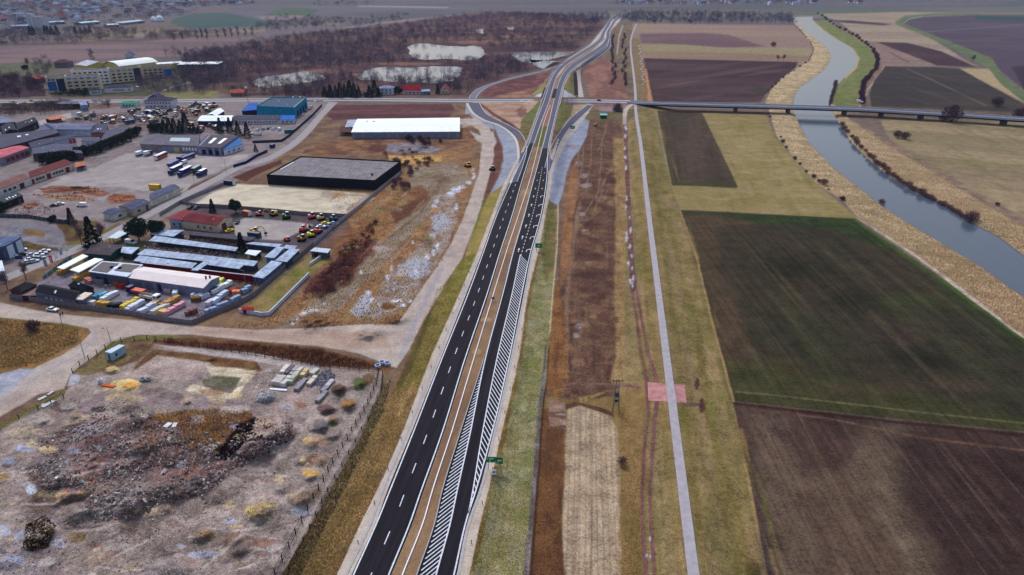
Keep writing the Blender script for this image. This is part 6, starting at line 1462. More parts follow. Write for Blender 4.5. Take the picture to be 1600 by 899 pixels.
def car(label, u, v, du, dv, rgb, kind='car', group=None):
    t = thing('parked_car' if kind == 'car' else kind, label, 'car' if kind == 'car' else kind, P(u, v, .05), heading(u, v, du, dv), group)
    L, W = (4.4, 1.8) if kind == 'car' else (5.4, 2.0)
    def body():
        mb = MB()
        if kind == 'car': prof = [(-L/2, .45, .75), (-L/2+.15, .3, .95), (-L*.28, .28, 1.0), (0, .28, .98), (L*.22, .28, .95), (L/2-.3, .3, .8), (L/2, .42, .65)]
        else: prof = [(-L/2, .4, 1.9), (-L/2+.1, .3, 2.1), (L*.12, .3, 2.1), (L*.3, .3, 1.25), (L/2-.2, .3, 1.0), (L/2, .42, .75)]
        secs = []
        for i, (x, z0, z1) in enumerate(prof):
            w = W/2 * (.88 if i in (0, len(prof)-1) else 1); wt = w * (.96 if kind == 'car' else .9)
            secs.append([(x, -w, z0), (x, w, z0), (x, w, z0 + (z1-z0)*.7), (x, wt, z1), (x, -wt, z1), (x, -w, z0 + (z1-z0)*.7)])
        loft(mb, secs); return mb.build('body', cmat(rgb, .3, .04), t)
    shared(('body', kind, rgb), t, body)
    def cab():
        mb = MB()
        if kind == 'car':
            mb.prism([(-L*.36, -W*.46, .93), (L*.2, -W*.46, .93), (L*.2, W*.46, .93), (-L*.36, W*.46, .93)], [(-L*.24, -W*.36, 1.42), (L*.04, -W*.36, 1.42), (L*.04, W*.36, 1.42), (-L*.24, W*.36, 1.42)])
        else:
            mb.prism([(L*.1, -W*.47, 1.3), (L*.31, -W*.47, 1.24), (L*.31, W*.47, 1.24), (L*.1, W*.47, 1.3)], [(L*.1, -W*.44, 1.95), (L*.16, -W*.44, 1.95), (L*.16, W*.44, 1.95), (L*.1, W*.44, 1.95)])
        return mb.build('windows', M_GLASS, t)
    shared(('windows', kind), t, cab)
    if kind == 'car':
        def roof():
            mb = MB(); mb.prism([(-L*.25, -W*.37, 1.421), (L*.05, -W*.37, 1.421), (L*.05, W*.37, 1.421), (-L*.25, W*.37, 1.421)], [(-L*.23, -W*.34, 1.47), (L*.03, -W*.34, 1.47), (L*.03, W*.34, 1.47), (-L*.23, W*.34, 1.47)]); return mb.build('roof', cmat(rgb, .3, .04), t)
        shared(('roof', kind, rgb), t, roof)
    for sx in (-.31, .31):
        for sy in (-1, 1): wheel(t, sx * L, sy * (W / 2 - .1))
    return t
def boxtruck(label, u, v, du, dv, L, cab_rgb, box_rgb, roof_rgb, name='lorry', cab=True, H=2.7, bed=False, group=None):
    t = thing(name, label, 'lorry' if cab else 'trailer', P(u, v, .05), heading(u, v, du, dv), group); W = 2.5; x1 = L/2 - (2.3 if cab else 0)
    mb = MB()
    if bed:
        mb.box(-L/2, x1 - .1, -W/2, W/2, 1.1, 1.3); mb.box(-L/2, x1 - .1, -W/2, -W/2 + .1, 1.3, 2.1); mb.box(-L/2, x1 - .1, W/2 - .1, W/2, 1.3, 2.1); mb.box(-L/2, -L/2 + .1, -W/2 + .1, W/2 - .1, 1.3, 2.1); mb.box(x1 - .2, x1 - .1, -W/2 + .1, W/2 - .1, 1.3, 2.3); mb.build('bed', cmat(box_rgb, .6), t)
    else:
        mb.box(-L/2, x1 - .15, -W/2, W/2, 1.1, 1.1 + H, 0, .03, .03); mb.build('box_body', cmat(box_rgb, .5, .06), t)
        mb = MB(); mb.box(-L/2 - .02, x1 - .13, -W/2 - .02, W/2 + .02, 1.1 + H + .002, 1.2 + H); mb.build('roof', cmat(roof_rgb, .5, .06), t)
    mb = MB(); mb.box(-L/2 + .2, L/2 - .4, -.5, .5, .6, 1.09); mb.build('chassis', M_DARK, t)
    if cab:
        mb = MB(); mb.box(x1, L/2, -W/2 + .02, W/2 - .02, .5, 2.9, 0, .12, .06); mb.build('cab', cmat(cab_rgb, .3, .04), t)
        mb = MB(); mb.box(L/2 - .14, L/2 + .0, -W/2 + .18, W/2 - .18, 1.7, 2.5, 0, 0, 0, -.04); mb.build('windscreen', M_GLASS, t)
        mb = MB(); mb.box(x1 + .7, L/2 - .4, -W/2 - .0, W/2 + .0, 1.7, 2.4); mb.build('side_window', M_GLASS, t)
    xs = [-L/2 + 1.3, -L/2 + 2.6] + ([L/2 - 1.2] if cab else [x1 - 1.5])
    for x in xs:
        for sy in (-1, 1): wheel(t, x, sy * (W/2 - .2), .5, .35)
    return t
BLUE = (24, 44, 128)
boxtruck('blue lorry with white roof, left of the two long ones in the truck yard', 275, 270, -27, 13, 13, BLUE, (26,46,130), (236,236,244))
boxtruck('blue lorry with white roof, right of the two long ones in the truck yard', 290, 273, -28, 14, 13.5, BLUE, (26,46,130), (236,236,244))
boxtruck('green box trailer between the long and the short blue lorry', 308, 270, -14, 8, 9, BLUE, (28,72,66), (120,150,160), cab=False, name='trailer')
boxtruck('short blue lorry with white roof, rightmost in the truck yard', 316, 274.5, -18, 9, 9, BLUE, (26,46,130), (238,238,244), H=2.2)
boxtruck('long blue flat trailer parked behind the blue lorries', 271, 258.5, -18, 9, 11, BLUE, (30,60,140), (30,66,150), cab=False, name='trailer', H=1.2)
boxtruck('blue tarpaulin trailer parked before the navy garage doors', 294, 248.5, -26, 10, 13, BLUE, (24,56,132), (40,70,150), cab=False, name='trailer', H=1.3)
boxtruck('dark-blue flatbed lorry with rusty load behind the blue trailers', 284, 250, -12, 6, 8, (40,50,110), (120,80,70), (0,0,0), bed=True)
car('white pickup van parked among the blue trailers', 287, 256, -8, 3, (214,214,226), 'van')
def bus(label, u, v, du, dv):
    t = thing('coach', label, 'bus', P(u, v, .05), heading(u, v, du, dv)); L, W = 12, 2.5
    mb = MB(); mb.box(-L/2, L/2, -W/2, W/2, .4, 1.7); mb.build('lower_body', cmat((206,92,76), .4), t)
    mb = MB(); mb.box(-L/2 + .05, L/2 - .05, -W/2 + .03, W/2 - .03, 1.702, 2.7, 0, .1, .02); mb.build('windows', M_GLASS, t)
    mb = MB(); mb.box(-L/2, L/2, -W/2, W/2, 2.702, 3.2, 0, .2, .15); mb.build('roof', cmat((232,230,236), .4), t)
    mb = MB(); mb.box(L/2 + .003, L/2 + .06, -W/2 + .1, W/2 - .1, .5, 2.2); mb.build('front_panel', cmat((226,222,230), .4), t)
    for x in (-3.4, 3.8):
        for s in (-1, 1): wheel(t, x, s * 1.1, .48, .3)
bus('white-roofed coach with orange sides parked before the workshop', 252, 247.5, -20, 9)
def container(label, u, v, du, dv, rgb, end=None, L=6.06, H=2.6):
    t = thing('container', label, 'container', P(u, v, 0), heading(u, v, du, dv)); W = 2.44
    mb = MB(); n_ = int(L / .3)
    mb.box(-L/2, L/2, -W/2 + .04, W/2 - .04, .15, H - .05)
    for k in range(n_):
        x = -L/2 + .1 + k * (L - .2) / n_
        for s in (-1, 1): mb.box(x, x + .16, s * (W/2 - .02) - .02, s * (W/2 - .02) + .02, .2, H - .1)
    mb.build('shell', cmat(rgb, .5, .08), t)
    mb = MB()
    for (x0, x1, y0, y1, z0, z1) in ((-L/2, L/2, -W/2, -W/2+.12, 0, .149), (-L/2, L/2, W/2-.12, W/2, 0, .149), (-L/2, L/2, -W/2, -W/2+.1, H-.049, H+.03), (-L/2, L/2, W/2-.1, W/2, H-.049, H+.03)): mb.box(x0, x1, y0, y1, z0, z1)
    mb.build('frame', cmat(tuple(int(c * .8) for c in rgb), .5), t)
    mb = MB(); mb.box(L/2 + .003, L/2 + .06, -W/2 + .1, W/2 - .1, .25, H - .15); mb.build('door', cmat(end or rgb, .5), t)
container('yellow container standing at the edge of the truck yard', 243, 296, 16, 1, (222,180,60), (150,120,60), 6.4, 3)
container('dark blue container with white end on the sandy lot', 359, 289, 16, 1.5, (34,44,96), (216,220,230))
container('orange-brown container in the upper left of the digger yard', 386, 337, 10, 2, (170,92,50), (220,220,224), 4.5)
container('teal container behind the diggers at the yard wall', 398, 371, 16, 2, (34,84,110), (34,70,90))
container('dark blue container on the grass beside the truck yard street', 426, 231, 6, -3, (34,56,120), (34,56,120), 4)
container('teal storage container in the factory car park', 452, 208, 14, -1, (30,120,134), (30,110,120), 7)
container('dark blue container beside the big cream-roofed hall', 248, 452, 8, 2, (24,38,104), (24,38,104), 6, 3)
container('grey-green container at the wall of the white-roofed hall', 206, 441, 10, 2, (70,96,104), (60,84,90), 6)
# cars and vans
car('silver car driving on the dirt road below the concrete fence', 83, 485.5, 12, 1.5, (206,216,222))
car('white car parked on the lower yard beside a dark one', 94, 320, 8, -1, (220,224,234))
car('dark car parked just left of a white car on the lower yard', 85, 322.5, 8, -1, (54,50,62))
car('white van parked on the lower yard before the tall spruce', 128, 322.5, -12, 0, (228,228,236), 'van')
car('dark green car parked at the maroon workshop gable', 371, 349, 6, -8, (46,72,78))
car('dark car in the yard behind the maroon roof, left of two', 297, 326, 6, -5, (60,60,74))
car('dark blue car in the yard behind the maroon roof, right of two', 307, 326, 7, -6, (66,84,104))
car('white van parked under the big evergreen by the street', 205, 381, 12, 2, (222,222,228), 'van')
car('white van parked by the pallets beside the cream-roofed hall', 275.5, 461, 3, -9, (206,212,222), 'van')
car('dark car on the main road near the canopy', 50, 158.6, 14, 1, (40,48,80)); car('dark blue car on the main road before the white pavilion', 148, 157.6, 10, 0, (40,48,90)); car('dark car in the roadside lot at the far left', 13, 163.5, 8, 0, (50,50,66)); car('white car in the roadside lot at the far left', 25, 163.5, 8, 0, (220,222,232))
car('black car driving on the crossroad right of the overpass', 936, 157.9, 10, 0, (34,40,44))
car('white van on the river bridge over the right bank', 1341, 170.3, 10, 1, (226,226,232), 'van').location.z += 5.55
car('small white car parked near the apartments', 214, 136.5, 8, 1, (206,214,232))
cc = [(206,214,224),(214,216,224),(190,198,210),(120,130,150),(220,220,226),(196,200,212),(66,72,90),(210,214,222),(150,160,176),(216,218,226)]
nmz = {0:'silver',1:'white',2:'silver',3:'grey',4:'white',5:'silver',6:'dark',7:'white',8:'grey',9:'white'}
for k, (u, v) in enumerate([(44,411.5),(48,407),(53,410),(57,405),(61,400.5),(66,397.5),(38,399),(71,394),(63,405),(14,404),(21,402),(34,392),(51,400)]):
    car('%s car parked in the crowded lot near the white facade panels' % nmz[k % 10], u, v, 8, -1.5, cc[k % 10], group='cars crowded in the left lot')
for k, (u, v) in enumerate([(403,204),(411,203),(419,202),(427,203),(434,201),(400,211),(406,211.5),(395,210)]):
    car('%s car parked in the factory car park' % nmz[(k * 3) % 10], u, v, 5, -4, cc[(k * 3) % 10], group='cars in the factory car park')
for k, (u, v) in enumerate([(482,157.6),(487,158),(497,158),(502,158.2),(463,171),(470,172),(476,171),(470,176),(478,175),(484,172),(487,168),(474,180)]):
    car('%s car parked beside the blue hall' % nmz[(k * 7) % 10], u, v, 5, -3, cc[(k * 7) % 10], group='cars beside the blue hall')
car('small red car parked beside the blue hall', 468, 174, 5, -3, (200,50,60)); car('small orange car parked beside the blue hall', 472, 169, 5, -3, (216,100,60))
car('yellow car parked at the gable of the maroon workshop', 359, 362, 7, -2, (226,200,50))
boxtruck('cream dump lorry with white cab in the builders yard', 236, 469, 28, 6, 9, (224,226,232), (190,172,160), (0,0,0), bed=True)
boxtruck('dark blue lorry with orange load behind the cream dump lorry', 214, 459, -22, -4, 8, (28,40,110), (206,84,50), (206,84,50), H=.8)
boxtruck('dark red lorry tractor with white load at the top of the truck yard', 219, 243, 8, -3, 7, (130,44,56), (206,210,220), (214,218,226), H=1.8)
boxtruck('grey lorry with white box left of the coach', 232, 243, 8, -2, 6, (70,80,90), (214,218,228), (220,222,230), H=2)
car('white camper van beside the teal container', 437, 203.5, 4, -4, (222,224,230), 'van')
# diggers
def digger(label, u, v, du, dv, rgb, arm=True, reach=1.0, s=1.0, kind='excavator'):
    t = thing(kind, label, 'excavator' if kind == 'excavator' else 'machine', P(u, v, .02), heading(u, v, du, dv)); t.scale = (s, s, s)
    for y, nm in ((-1.2, 'track'), (1.2, 'track')):
        mb = MB(); pr = [(x, y - .3, z) for x, z in ((-1.9, .35), (-1.6, 0), (1.6, 0), (1.9, .35), (1.9, .6), (1.5, .9), (-1.5, .9), (-1.9, .6))]
        mb.prism(pr, [(a, y + .3, c) for a, b, c in pr], cap_bottom=True); mb.build(nm, M_TYRE, t)
    mb = MB(); mb.box(-2.0, 1.3, -1.2, 1.2, .95, 1.7, 0, .1, .06); mb.box(-2.0, -.6, -1.1, 1.1, 1.7, 2.3, 0, .2, .1); mb.build('body', cmat(rgb, .5), t)
    mb = MB(); mb.box(-.1, 1.2, .15, 1.15, 1.72, 2.9, 0, .12, .08); mb.build('cab', M_GLASS, t)
    mb = MB(); mb.box(-.15, 1.1, .1, 1.2, 2.905, 3.02); mb.build('cab_roof', cmat((226,224,226), .5), t)
    if arm:
        mb = MB(); r = reach; pts = [(1.1, -.2, 1.4), (2.6 * r, -.2, 4.0), (4.4 * r, -.2, 4.2), (5.6 * r, -.2, 1.6)]
        mb.tube(pts[0], pts[1], .3, .24, 6); mb.tube(pts[1], pts[2], .24, .2, 6); mb.build('boom', cmat(rgb, .5), t)
        mb = MB(); mb.tube(pts[2], pts[3], .2, .16, 6); mb.build('stick', cmat(rgb, .5), t)
        mb = MB(); mb.box(pts[3][0] - .6, pts[3][0] + .4, -.8, .4, .6, 1.6, 0, .15, .05); mb.build('bucket', M_DARK, t)
    return t
YEL = (206,164,48)
digger('yellow excavator left of the green machine at the yard back wall', 428, 337, -10, 2, YEL)
digger('small red and white machine beside the orange container', 405, 337, 6, 0, (196,90,90), False, s=.8, kind='loader')
digger('green low machine at the back wall of the digger yard', 448, 341.5, 12, -1, (70,110,60), False, s=1.1, kind='loader')
digger('pink-red dumper alone at the back wall of the digger yard', 488, 341.5, 5, -1, (214,110,120), False, kind='loader')
digger('cream loader right of the pink-red dumper', 502, 343.5, 5, -1, (206,180,120), False, kind='loader')
digger('dark teal machine in the upper right corner of the digger yard', 522, 345, 6, -2, (40,84,104), False, kind='loader')
digger('yellow excavator before the teal container', 398, 365, 14, 2, YEL, reach=1.2)
digger('red machine with raised mast on the right of the digger yard', 475, 362, 10, -5, (206,60,60), True, .8, kind='loader')
digger('coral red roller right of the red mast machine', 497, 364, 4, -2, (220,80,84), False, kind='loader')
digger('bright yellow roller below the coral red roller', 487, 370, 8, -1, (226,214,40), False, kind='loader')
digger('black and ochre machine at the bottom of the digger yard', 472, 376.5, 4, 0, (150,104,50), False, kind='loader')
digger('small red machine at the lower wall of the digger yard', 449, 377, 6, 1, (190,70,66), False, s=.7, kind='loader')
car('yellow car uppermost in the tight group by the concrete fence', 509, 351, 9, 0, (226,196,40)); car('white car at the left of the tight group by the concrete fence', 502, 355.5, 10, 0, (224,226,236)); car('blue car at the bottom of the tight group by the concrete fence', 514, 357, 9, 0, (30,84,176)); car('pale blue car at the right of the tight group by the concrete fence', 522, 351, 8, 1, (160,190,216))
digger('orange-yellow excavator working beside the gravel road', 731, 261, 8, 2, (206,150,70), False, kind='loader')
digger('dark dump machine beside the gravel road opposite the excavator', 769, 266, -3, 2, (120,104,96), False, kind='loader')
digger('small orange loader near the teal hut', 930, 197, 3, 2, (206,128,60), False, s=.8, kind='loader')
# machinery yards: many colourful small machines
random.seed(5)
pc = [((190,156,76),'yellow'),((140,76,76),'red'),((64,84,130),'blue'),((206,208,218),'white'),((184,118,84),'orange'),((84,98,90),'green'),((120,110,120),'grey'),((84,80,90),'dark grey'),((172,176,186),'light grey')]
k = 0
for (poly, n_) in [([(120,180),(200,172),(270,172),(280,186),(255,192),(150,192),(118,190)],34),([(270,168),(340,160),(335,178),(312,180),(300,184),(276,184)],24),([(290,196),(345,199),(345,206),(300,208)],12),([(118,190),(190,196),(240,194),(245,190),(150,186)],10),([(208,178),(250,176),(246,190),(205,190)],8)]:
    xs = [p[0] for p in poly]; ys = [p[1] for p in poly]; c_ = 0
    while c_ < n_:
        u = random.uniform(min(xs), max(xs)); v = random.uniform(min(ys), max(ys))
        if not in_poly(poly, u, v): continue
        c_ += 1; k += 1; rgb, nm = random.choice(pc)
        if k % 3 == 0: digger('%s digger standing in the crowded machinery yard' % nm, u, v, random.uniform(-5, 5), random.uniform(-3, 3), rgb, random.random() < .4).__setitem__('group', 'machines in the crowded yards')
        elif k % 3 == 1: boxtruck('%s lorry body standing in the crowded machinery yard' % nm, u, v, random.uniform(-5, 5), random.uniform(-2, 2), random.choice([5, 6, 8]), rgb, rgb, random.choice([rgb, (210,212,220)]), H=1.8, group='lorries in the crowded yards')
        else: car('%s van standing in the crowded machinery yard' % nm, u, v, random.uniform(-5, 5), random.uniform(-2, 2), rgb, 'van', group='vans in the crowded yards')
# stacks of building goods
def stack(label, u, v, du, dv, L, W, H, rgb, name='pallet_stack', layers=4, cat='stack', group=None, n_=1):
    t = thing(name, label, cat, P(u, v, 0), heading(u, v, du, dv), group)
    rnd = random.Random(int(u * 13 + v * 7)); mb = MB()
    for k in range(3): mb.box(-L/2, L/2, -W/2 + k * (W - .15) / 2, -W/2 + .15 + k * (W - .15) / 2, 0, .14)
    mb.build('pallet', cmat((140,110,80), .9), t); mb = MB()
    nx = max(int(L / 1.3), 1)
    for i in range(nx):
        x0 = -L/2 + i * L / nx; top = H * rnd.uniform(.8, 1.05)
        for k in range(layers):
            z0 = .145 + k * (top - .15) / layers; z1 = .145 + (k + .93) * (top - .15) / layers; j = rnd.uniform(-.05, .05)
            mb.box(x0 + .04, x0 + L / nx - .04, -W/2 + .03 + j, W/2 - .03 + j, z0, z1, 0, .03, .03)
    mb.build('goods', cmat(rgb, .7, .1), t)
    return t
ST = [(204,477.5,22,-12,'yellow',(226,196,90),8,'nearest the concrete fence, leftmost'),(212,481,22,-12,'white',(214,216,228),8,'beside the yellow ones at the fence'),(208,484,8,-4,'pale pink',(214,190,200),3,'small, at the fence'),(231,485,22,-12,'pale blue-white',(206,212,226),8,'in the middle of the fence side'),(251,486,22,-12,'cream-white',(206,200,196),8,'in the row of wrapped goods'),(256,491,8,-4,'yellow',(222,190,80),3,'small, at the end of the cream row'),(272,486,26,-14,'pink and white',(222,160,170),10,'longest, at the right of the row'),(262,476,18,-10,'brown cardboard',(176,130,80),7,'behind the pink row'),(270,473.5,18,-10,'light brown',(196,150,96),7,'upper, behind the pink row'),(243,477,6,-2,'tan',(196,156,110),3,'small, before the dump lorry'),
      (172,466,22,-12,'white',(220,222,232),8,'beside the tall frame in the yard'),(160,464,8,-4,'light blue',(150,190,210),4,'near the cream flat roof'),(155,465,14,-9,'teal tube',(80,140,160),6,'right of the cream flat roof'),(141,476.5,14,2,'pale cream',(214,206,196),5,'lying along the fence below the cream roof'),(163,478,14,1,'ochre',(206,160,80),5,'lying along the fence'),(180,480,14,-1,'dark green',(44,62,70),5,'dark heap along the fence'),(130,434,22,-11,'yellow timber',(206,160,90),9,'before the white-roofed racks'),(101,425,10,-5,'yellow timber',(206,156,80),6,'under the left white roof'),(136,429,18,-9,'tan timber',(190,150,90),8,'under the right white roof'),
      (308,466,12,0,'white bag',(222,226,234),4,'in the middle of the yard'),(307,470.5,9,0,'brown crate',(128,96,60),3.5,'below the white bags'),(320,466,10,-4,'lilac white',(206,200,220),4,'right of the white bags'),(346,452,26,-14,'white packed',(230,232,240),11,'tall long row beside the red wall'),(349,463,12,-8,'white and grey',(196,204,220),5,'below the long white row'),(342,450,5,-5,'bright yellow',(232,216,70),3,'by the hall gable, lower'),(346,442,5,-5,'light yellow',(226,210,110),3,'by the hall gable, upper'),(341,446,4,-3,'mint green',(140,214,190),2.5,'by the hall gable'),(333,457,8,-4,'dark and white',(90,96,116),4,'between the hall gable and the long row'),(329,476,8,-6,'pinkish white',(214,196,206),4,'lower, by the right fence'),(337,473,8,-6,'white foil',(212,218,230),4,'lower, beside the pinkish one'),
      (234,448,8,2,'white and cyan',(190,210,224),4,'before the hall beside the dark blue container'),(259,453,8,2,'lilac',(190,180,206),4,'right of the dark blue container'),(264,457,6,1,'pink',(206,170,180),3,'small, right of the dark blue container'),(156,443,10,2,'mixed coloured',(150,140,160),5,'before the dark grey hall'),(140,442,8,3,'red and white',(206,130,120),4,'before the dark grey hall, left'),(182,445,8,2,'orange pallet',(190,110,70),4,'between the halls'),(190,450,8,2,'red frame',(180,60,60),4,'behind the blue lorry'),(370,461,5,0,'orange board',(222,140,100),3,'at the right fence corner'),(366,459,4,0,'red board',(170,40,40),2.5,'at the right fence corner, beside the orange one')]
for (u, v, du, dv, nm, rgb, L, where) in ST:
    stack('%s goods stack %s' % (nm, where), u, v, du, dv, L, 2.0, 1.9, rgb)
for k, (u, v) in enumerate([(326,489),(334,487),(345,481),(352,478),(366,471),(371,468),(383,458),(388,454),(296,492),(303,490)]):
    stack('pale blue-wrapped pallet leaning along the right concrete fence', u, v, 8, -4, 2.8, 1.6, 1.9, (150,168,196) if k < 8 else (140,96,90), group='wrapped pallets along the fence')
# concrete slabs and rings in the rubble yard
for k, (u, v, L, rgb, lb) in enumerate([(446,580,8,(214,206,196),'upper left pale concrete slab stack with white top'),(453,582,8,(120,108,116),'upper dark grey slab stack between two pale ones'),(461,583,8,(170,162,164),'plain grey slab stack right of the dark one'),(466,585,9,(206,194,184),'upper right pale slab stack'),(433,597,7,(198,182,178),'lower left pale slab stack with white board before it'),(440,598,7,(196,184,178),'lower middle pale slab stack'),(448,599,8,(204,194,188),'lower right pale slab stack'),(458,596,7,(176,176,160),'small greenish slab stack beside the lower row'),(476,587,6,(206,184,140),'small yellowish slab stack beside the pale ones'),(473,600,7,(150,148,154),'grey leaning slab stack in the middle'),(468,606,7,(146,142,150),'lowest grey slab stack in the middle'),(488,597,8,(206,194,178),'pale slab stack left of the rubble heap'),(492,583,6,(196,190,176),'thin pale slab stack above the rubble heap'),(503,622,9,(156,148,154),'long grey slab stack below the rubble heap'),(516,601,6,(190,178,182),'pink-grey slab at the right side of the rubble heap'),(510,608,8,(150,146,152),'grey slabs under the rubble heap')]):
    stack(lb, u, v, 8, -9, L * .62, 1.6, 1.5 if k < 9 else 1.0, rgb, name='slab_stack', layers=5, cat='slabs')
def flatslab(label, u, v, du, dv, L, W, rgb):
    t = thing('concrete_slab', label, 'slab', P(u, v, .1), heading(u, v, du, dv)); mb = MB(); mb.box(-L/2, L/2, -W/2, W/2, 0, .25, 0, .04, .04)
    mb.build('slab', cmat(rgb), t); mb = MB(); mb.tube((-L*.3, 0, .25), (-L*.3, 0, .36), .06, n=5); mb.build('lifting_loop', M_DARK, t)
flatslab('long white board lying before the lower slab stacks', 435, 609.5, 12, 1, 5.5, .9, (228,228,236))
flatslab('large pale slab beside the road fence at the left', 75, 632, 9, -5, 3.6, 1.4, (206,202,200)); flatslab('smaller pale slab above the large pale one by the road fence', 66, 623, 6, -3, 2.4, 1, (206,202,200)); flatslab('third pale slab nearest the yard gate', 79, 615, 6, -4, 2, .9, (200,196,196))
flatslab('white slab lying on the rubble above the crater, left of two', 262, 665, 5, -4, 2.2, 1.5, (214,212,208)); flatslab('white slab lying on the rubble above the crater, right of two', 273, 665, 3, -6, 2.2, 1.2, (204,202,200))
flatslab('orange-red plank pile beside the yellow sand heap', 170, 603.5, 14, 2, 4.4, 1.1, (206,100,60))
def ring(label, u, v, r=1.0, h=.9, rgb=(176,182,200)):
    t = thing('concrete_ring', label, 'ring', P(u, v, 0)); mb = MB(); n = 20
    o = [(r * math.cos(a), r * math.sin(a)) for a in np.linspace(0, 2 * math.pi, n + 1)[:-1]]; ri = .72
    for k in range(n):
        a, b = o[k], o[(k + 1) % n]
        mb.poly([(a[0], a[1], -.1), (b[0], b[1], -.1), (b[0], b[1], h), (a[0], a[1], h)]); mb.poly([(b[0]*ri, b[1]*ri, -.1), (a[0]*ri, a[1]*ri, -.1), (a[0]*ri, a[1]*ri, h), (b[0]*ri, b[1]*ri, h)])
        mb.poly([(a[0], a[1], h), (b[0], b[1], h), (b[0]*ri, b[1]*ri, h), (a[0]*ri, a[1]*ri, h)])
    mb.build('ring', cmat(rgb), t); mb = MB(); mb.box(-.2, .2, -r - .05, -r + .12, .3, .5); mb.build('step_iron', M_DARK, t)
ring('leftmost of the three concrete rings at the end of the dirt road', 590.5, 574); ring('upper middle concrete ring at the end of the dirt road', 597, 568.5); ring('rightmost concrete ring at the end of the dirt road', 605.5, 570)
ring('grey concrete ring beside the yellow sand heap, left of two', 223, 595, .9, .8, (150,152,164)); ring('grey concrete ring beside the yellow sand heap, right of two', 232, 595, .8, .8, (140,142,154))
ring('white round tank left of the orange planks', 157, 598, .7, 1.3, (214,216,226))
# lamps, poles, signs, people
def lamp(label, u, v, h=8, side=-1):
    t = thing('street_lamp', label, 'lamp post', P(u, v)); mb = MB(); mb.tube((0, 0, -.2), (0, 0, h), .11, .07, 6); mb.build('pole', M_STEEL, t)
    mb = MB(); mb.tube((0, 0, h - .05), (side * 1.2, 0, h + .2), .05, n=5); mb.build('arm', M_STEEL, t); mb = MB(); mb.box(min(side*1.1, side*1.9), max(side*1.1, side*1.9), -.15, .15, h + .12, h + .27, 0, .05, .03); mb.build('lamp_head', M_DARK, t)
for (u, v, h, lb) in [(98,509,7,'street lamp on the dirt road beside the silver car'),(133,561,8,'street lamp on the kerb left of the side road'),(173,534,5,'short lamp post with orange head at the grass corner'),(354,271,9,'lamp post at the right edge of the truck yard'),(304,287,7,'lamp post on the verge below the blue lorries'),(384,444,6,'lamp post beside the red wall'),(212,340,7,'lamp post at the small white street shed'),(112,176,9,'tall lamp post behind the left machinery yard'),(523,152,8,'lamp post at the crossroad before the conifers, left'),(536,157,8,'lamp post at the crossroad before the conifers, right'),(352,198,7,'lamp post before the low blue hall')]: lamp(lb, u, v, h)
t = thing('floodlight_mast', 'tall mast with white floodlight near the blue-roofed shed', 'mast', P(388, 161)); mb = MB(); mb.tube((0,0,0),(0,0,13),.25,.15,8); mb.build('pole', M_STEEL, t); mb = MB(); mb.box(-1.6,1.2,-.3,.3,13,15,0,.3,.1); mb.build('lamp_head', cmat((230,234,240)), t)
t = thing('transformer_pole', 'two-legged electricity pole standing on the grass left of the pink crossing', 'power pole', P(962, 642)); H_ = 10.8
for x in (-.9, .9): mb = MB(); mb.tube((x, 0, -.3), (x * .35, 0, H_), .17, .12, 7, 0); mb.build('leg', cmat((134,132,142)), t)
mb = MB()
for z in (2.4, 4.4, 6.4, 8.2): w_ = .9 - z / H_ * .55; mb.box(-w_, w_, -.08, .08, z, z + .16)
mb.build('brace', cmat((110,108,118)), t)
mb = MB(); mb.box(-1.5, 1.5, -.1, .1, H_ - .8, H_ - .6); mb.build('crossarm', M_DARK, t)
for x in (-1.3, 0, 1.3): mb = MB(); mb.tube((x, 0, H_ - .6), (x, 0, H_ - .1), .09, .06, 6); mb.build('insulator', cmat((60,70,96), .3), t)
mb = MB(); mb.box(-.45, .45, -.5, .1, 5.0, 6.2, 0, .05, .05); mb.build('transformer', cmat((96,100,116)), t)
mb = MB(); mb.box(-.45, .45, -.35, .1, 3.2, 3.9, 0, .05, .05); mb.build('switch_box', M_DARK, t)
GREEN = mat('sign_green', (16, 128, 92), .5, .03)
def road_sign(label, u, v, w, h, z0, step=False, rgb=GREEN, dy=0):
    z = hz(0, v); p = GV(u, v, z); t = thing('road_sign', label, 'sign', p)
    for x in (-w * .35, w * .35): mb = MB(); mb.tube((x, 0, -.5), (x, 0, z0 + h * .9), .07, n=6); mb.build('post', M_STEEL, t)
    if step:
        mb = MB(); mb.box(-w/2, w/2 - 1.9, -.16, -.08, z0 + .55, z0 + h); mb.box(w/2 - 1.9, w/2 - .9, -.16, -.08, z0 + .3, z0 + h - .1); mb.box(w/2 - .9, w/2, -.16, -.08, z0 + .05, z0 + h - .15); mb.build('panel', rgb, t)
        for (x0, x1, za, zb, c, nm) in [(-w/2+.1, -w/2+.75, h-.65, h-.28, (150,200,60), 'route_badge'),(-w/2+1.0, -w/2+2.0, h-.62, h-.4, (226,236,232), 'legend'),(-w/2+.98, -w/2+1.16, .6, 1.5, (226,236,232), 'arrow'),(.1, .55, .62, .86, (190,214,70), 'route_badge'),(.7, 1.35, .68, .84, (180,220,206), 'legend'),(w/2-1.35, w/2-.25, 1.05, 1.35, (226,236,232), 'legend')]:
            mb = MB(); mb.box(x0, x1, -.19, -.163, z0 + za, z0 + zb); mb.build(nm, cmat(c, .5, .02), t)
    else:
        mb = MB(); mb.box(-w/2, w/2, -.16, -.08, z0, z0 + h); mb.build('panel', rgb, t)
        return t
    return t
road_sign('large green direction sign on the right verge above a small white sign', 772.5, 733, 4.3, 2.3, 1.6, True)
t = road_sign('green direction sign on the right verge by the turning lanes', 841.5, 392, 3.0, 2.2, 1.4)
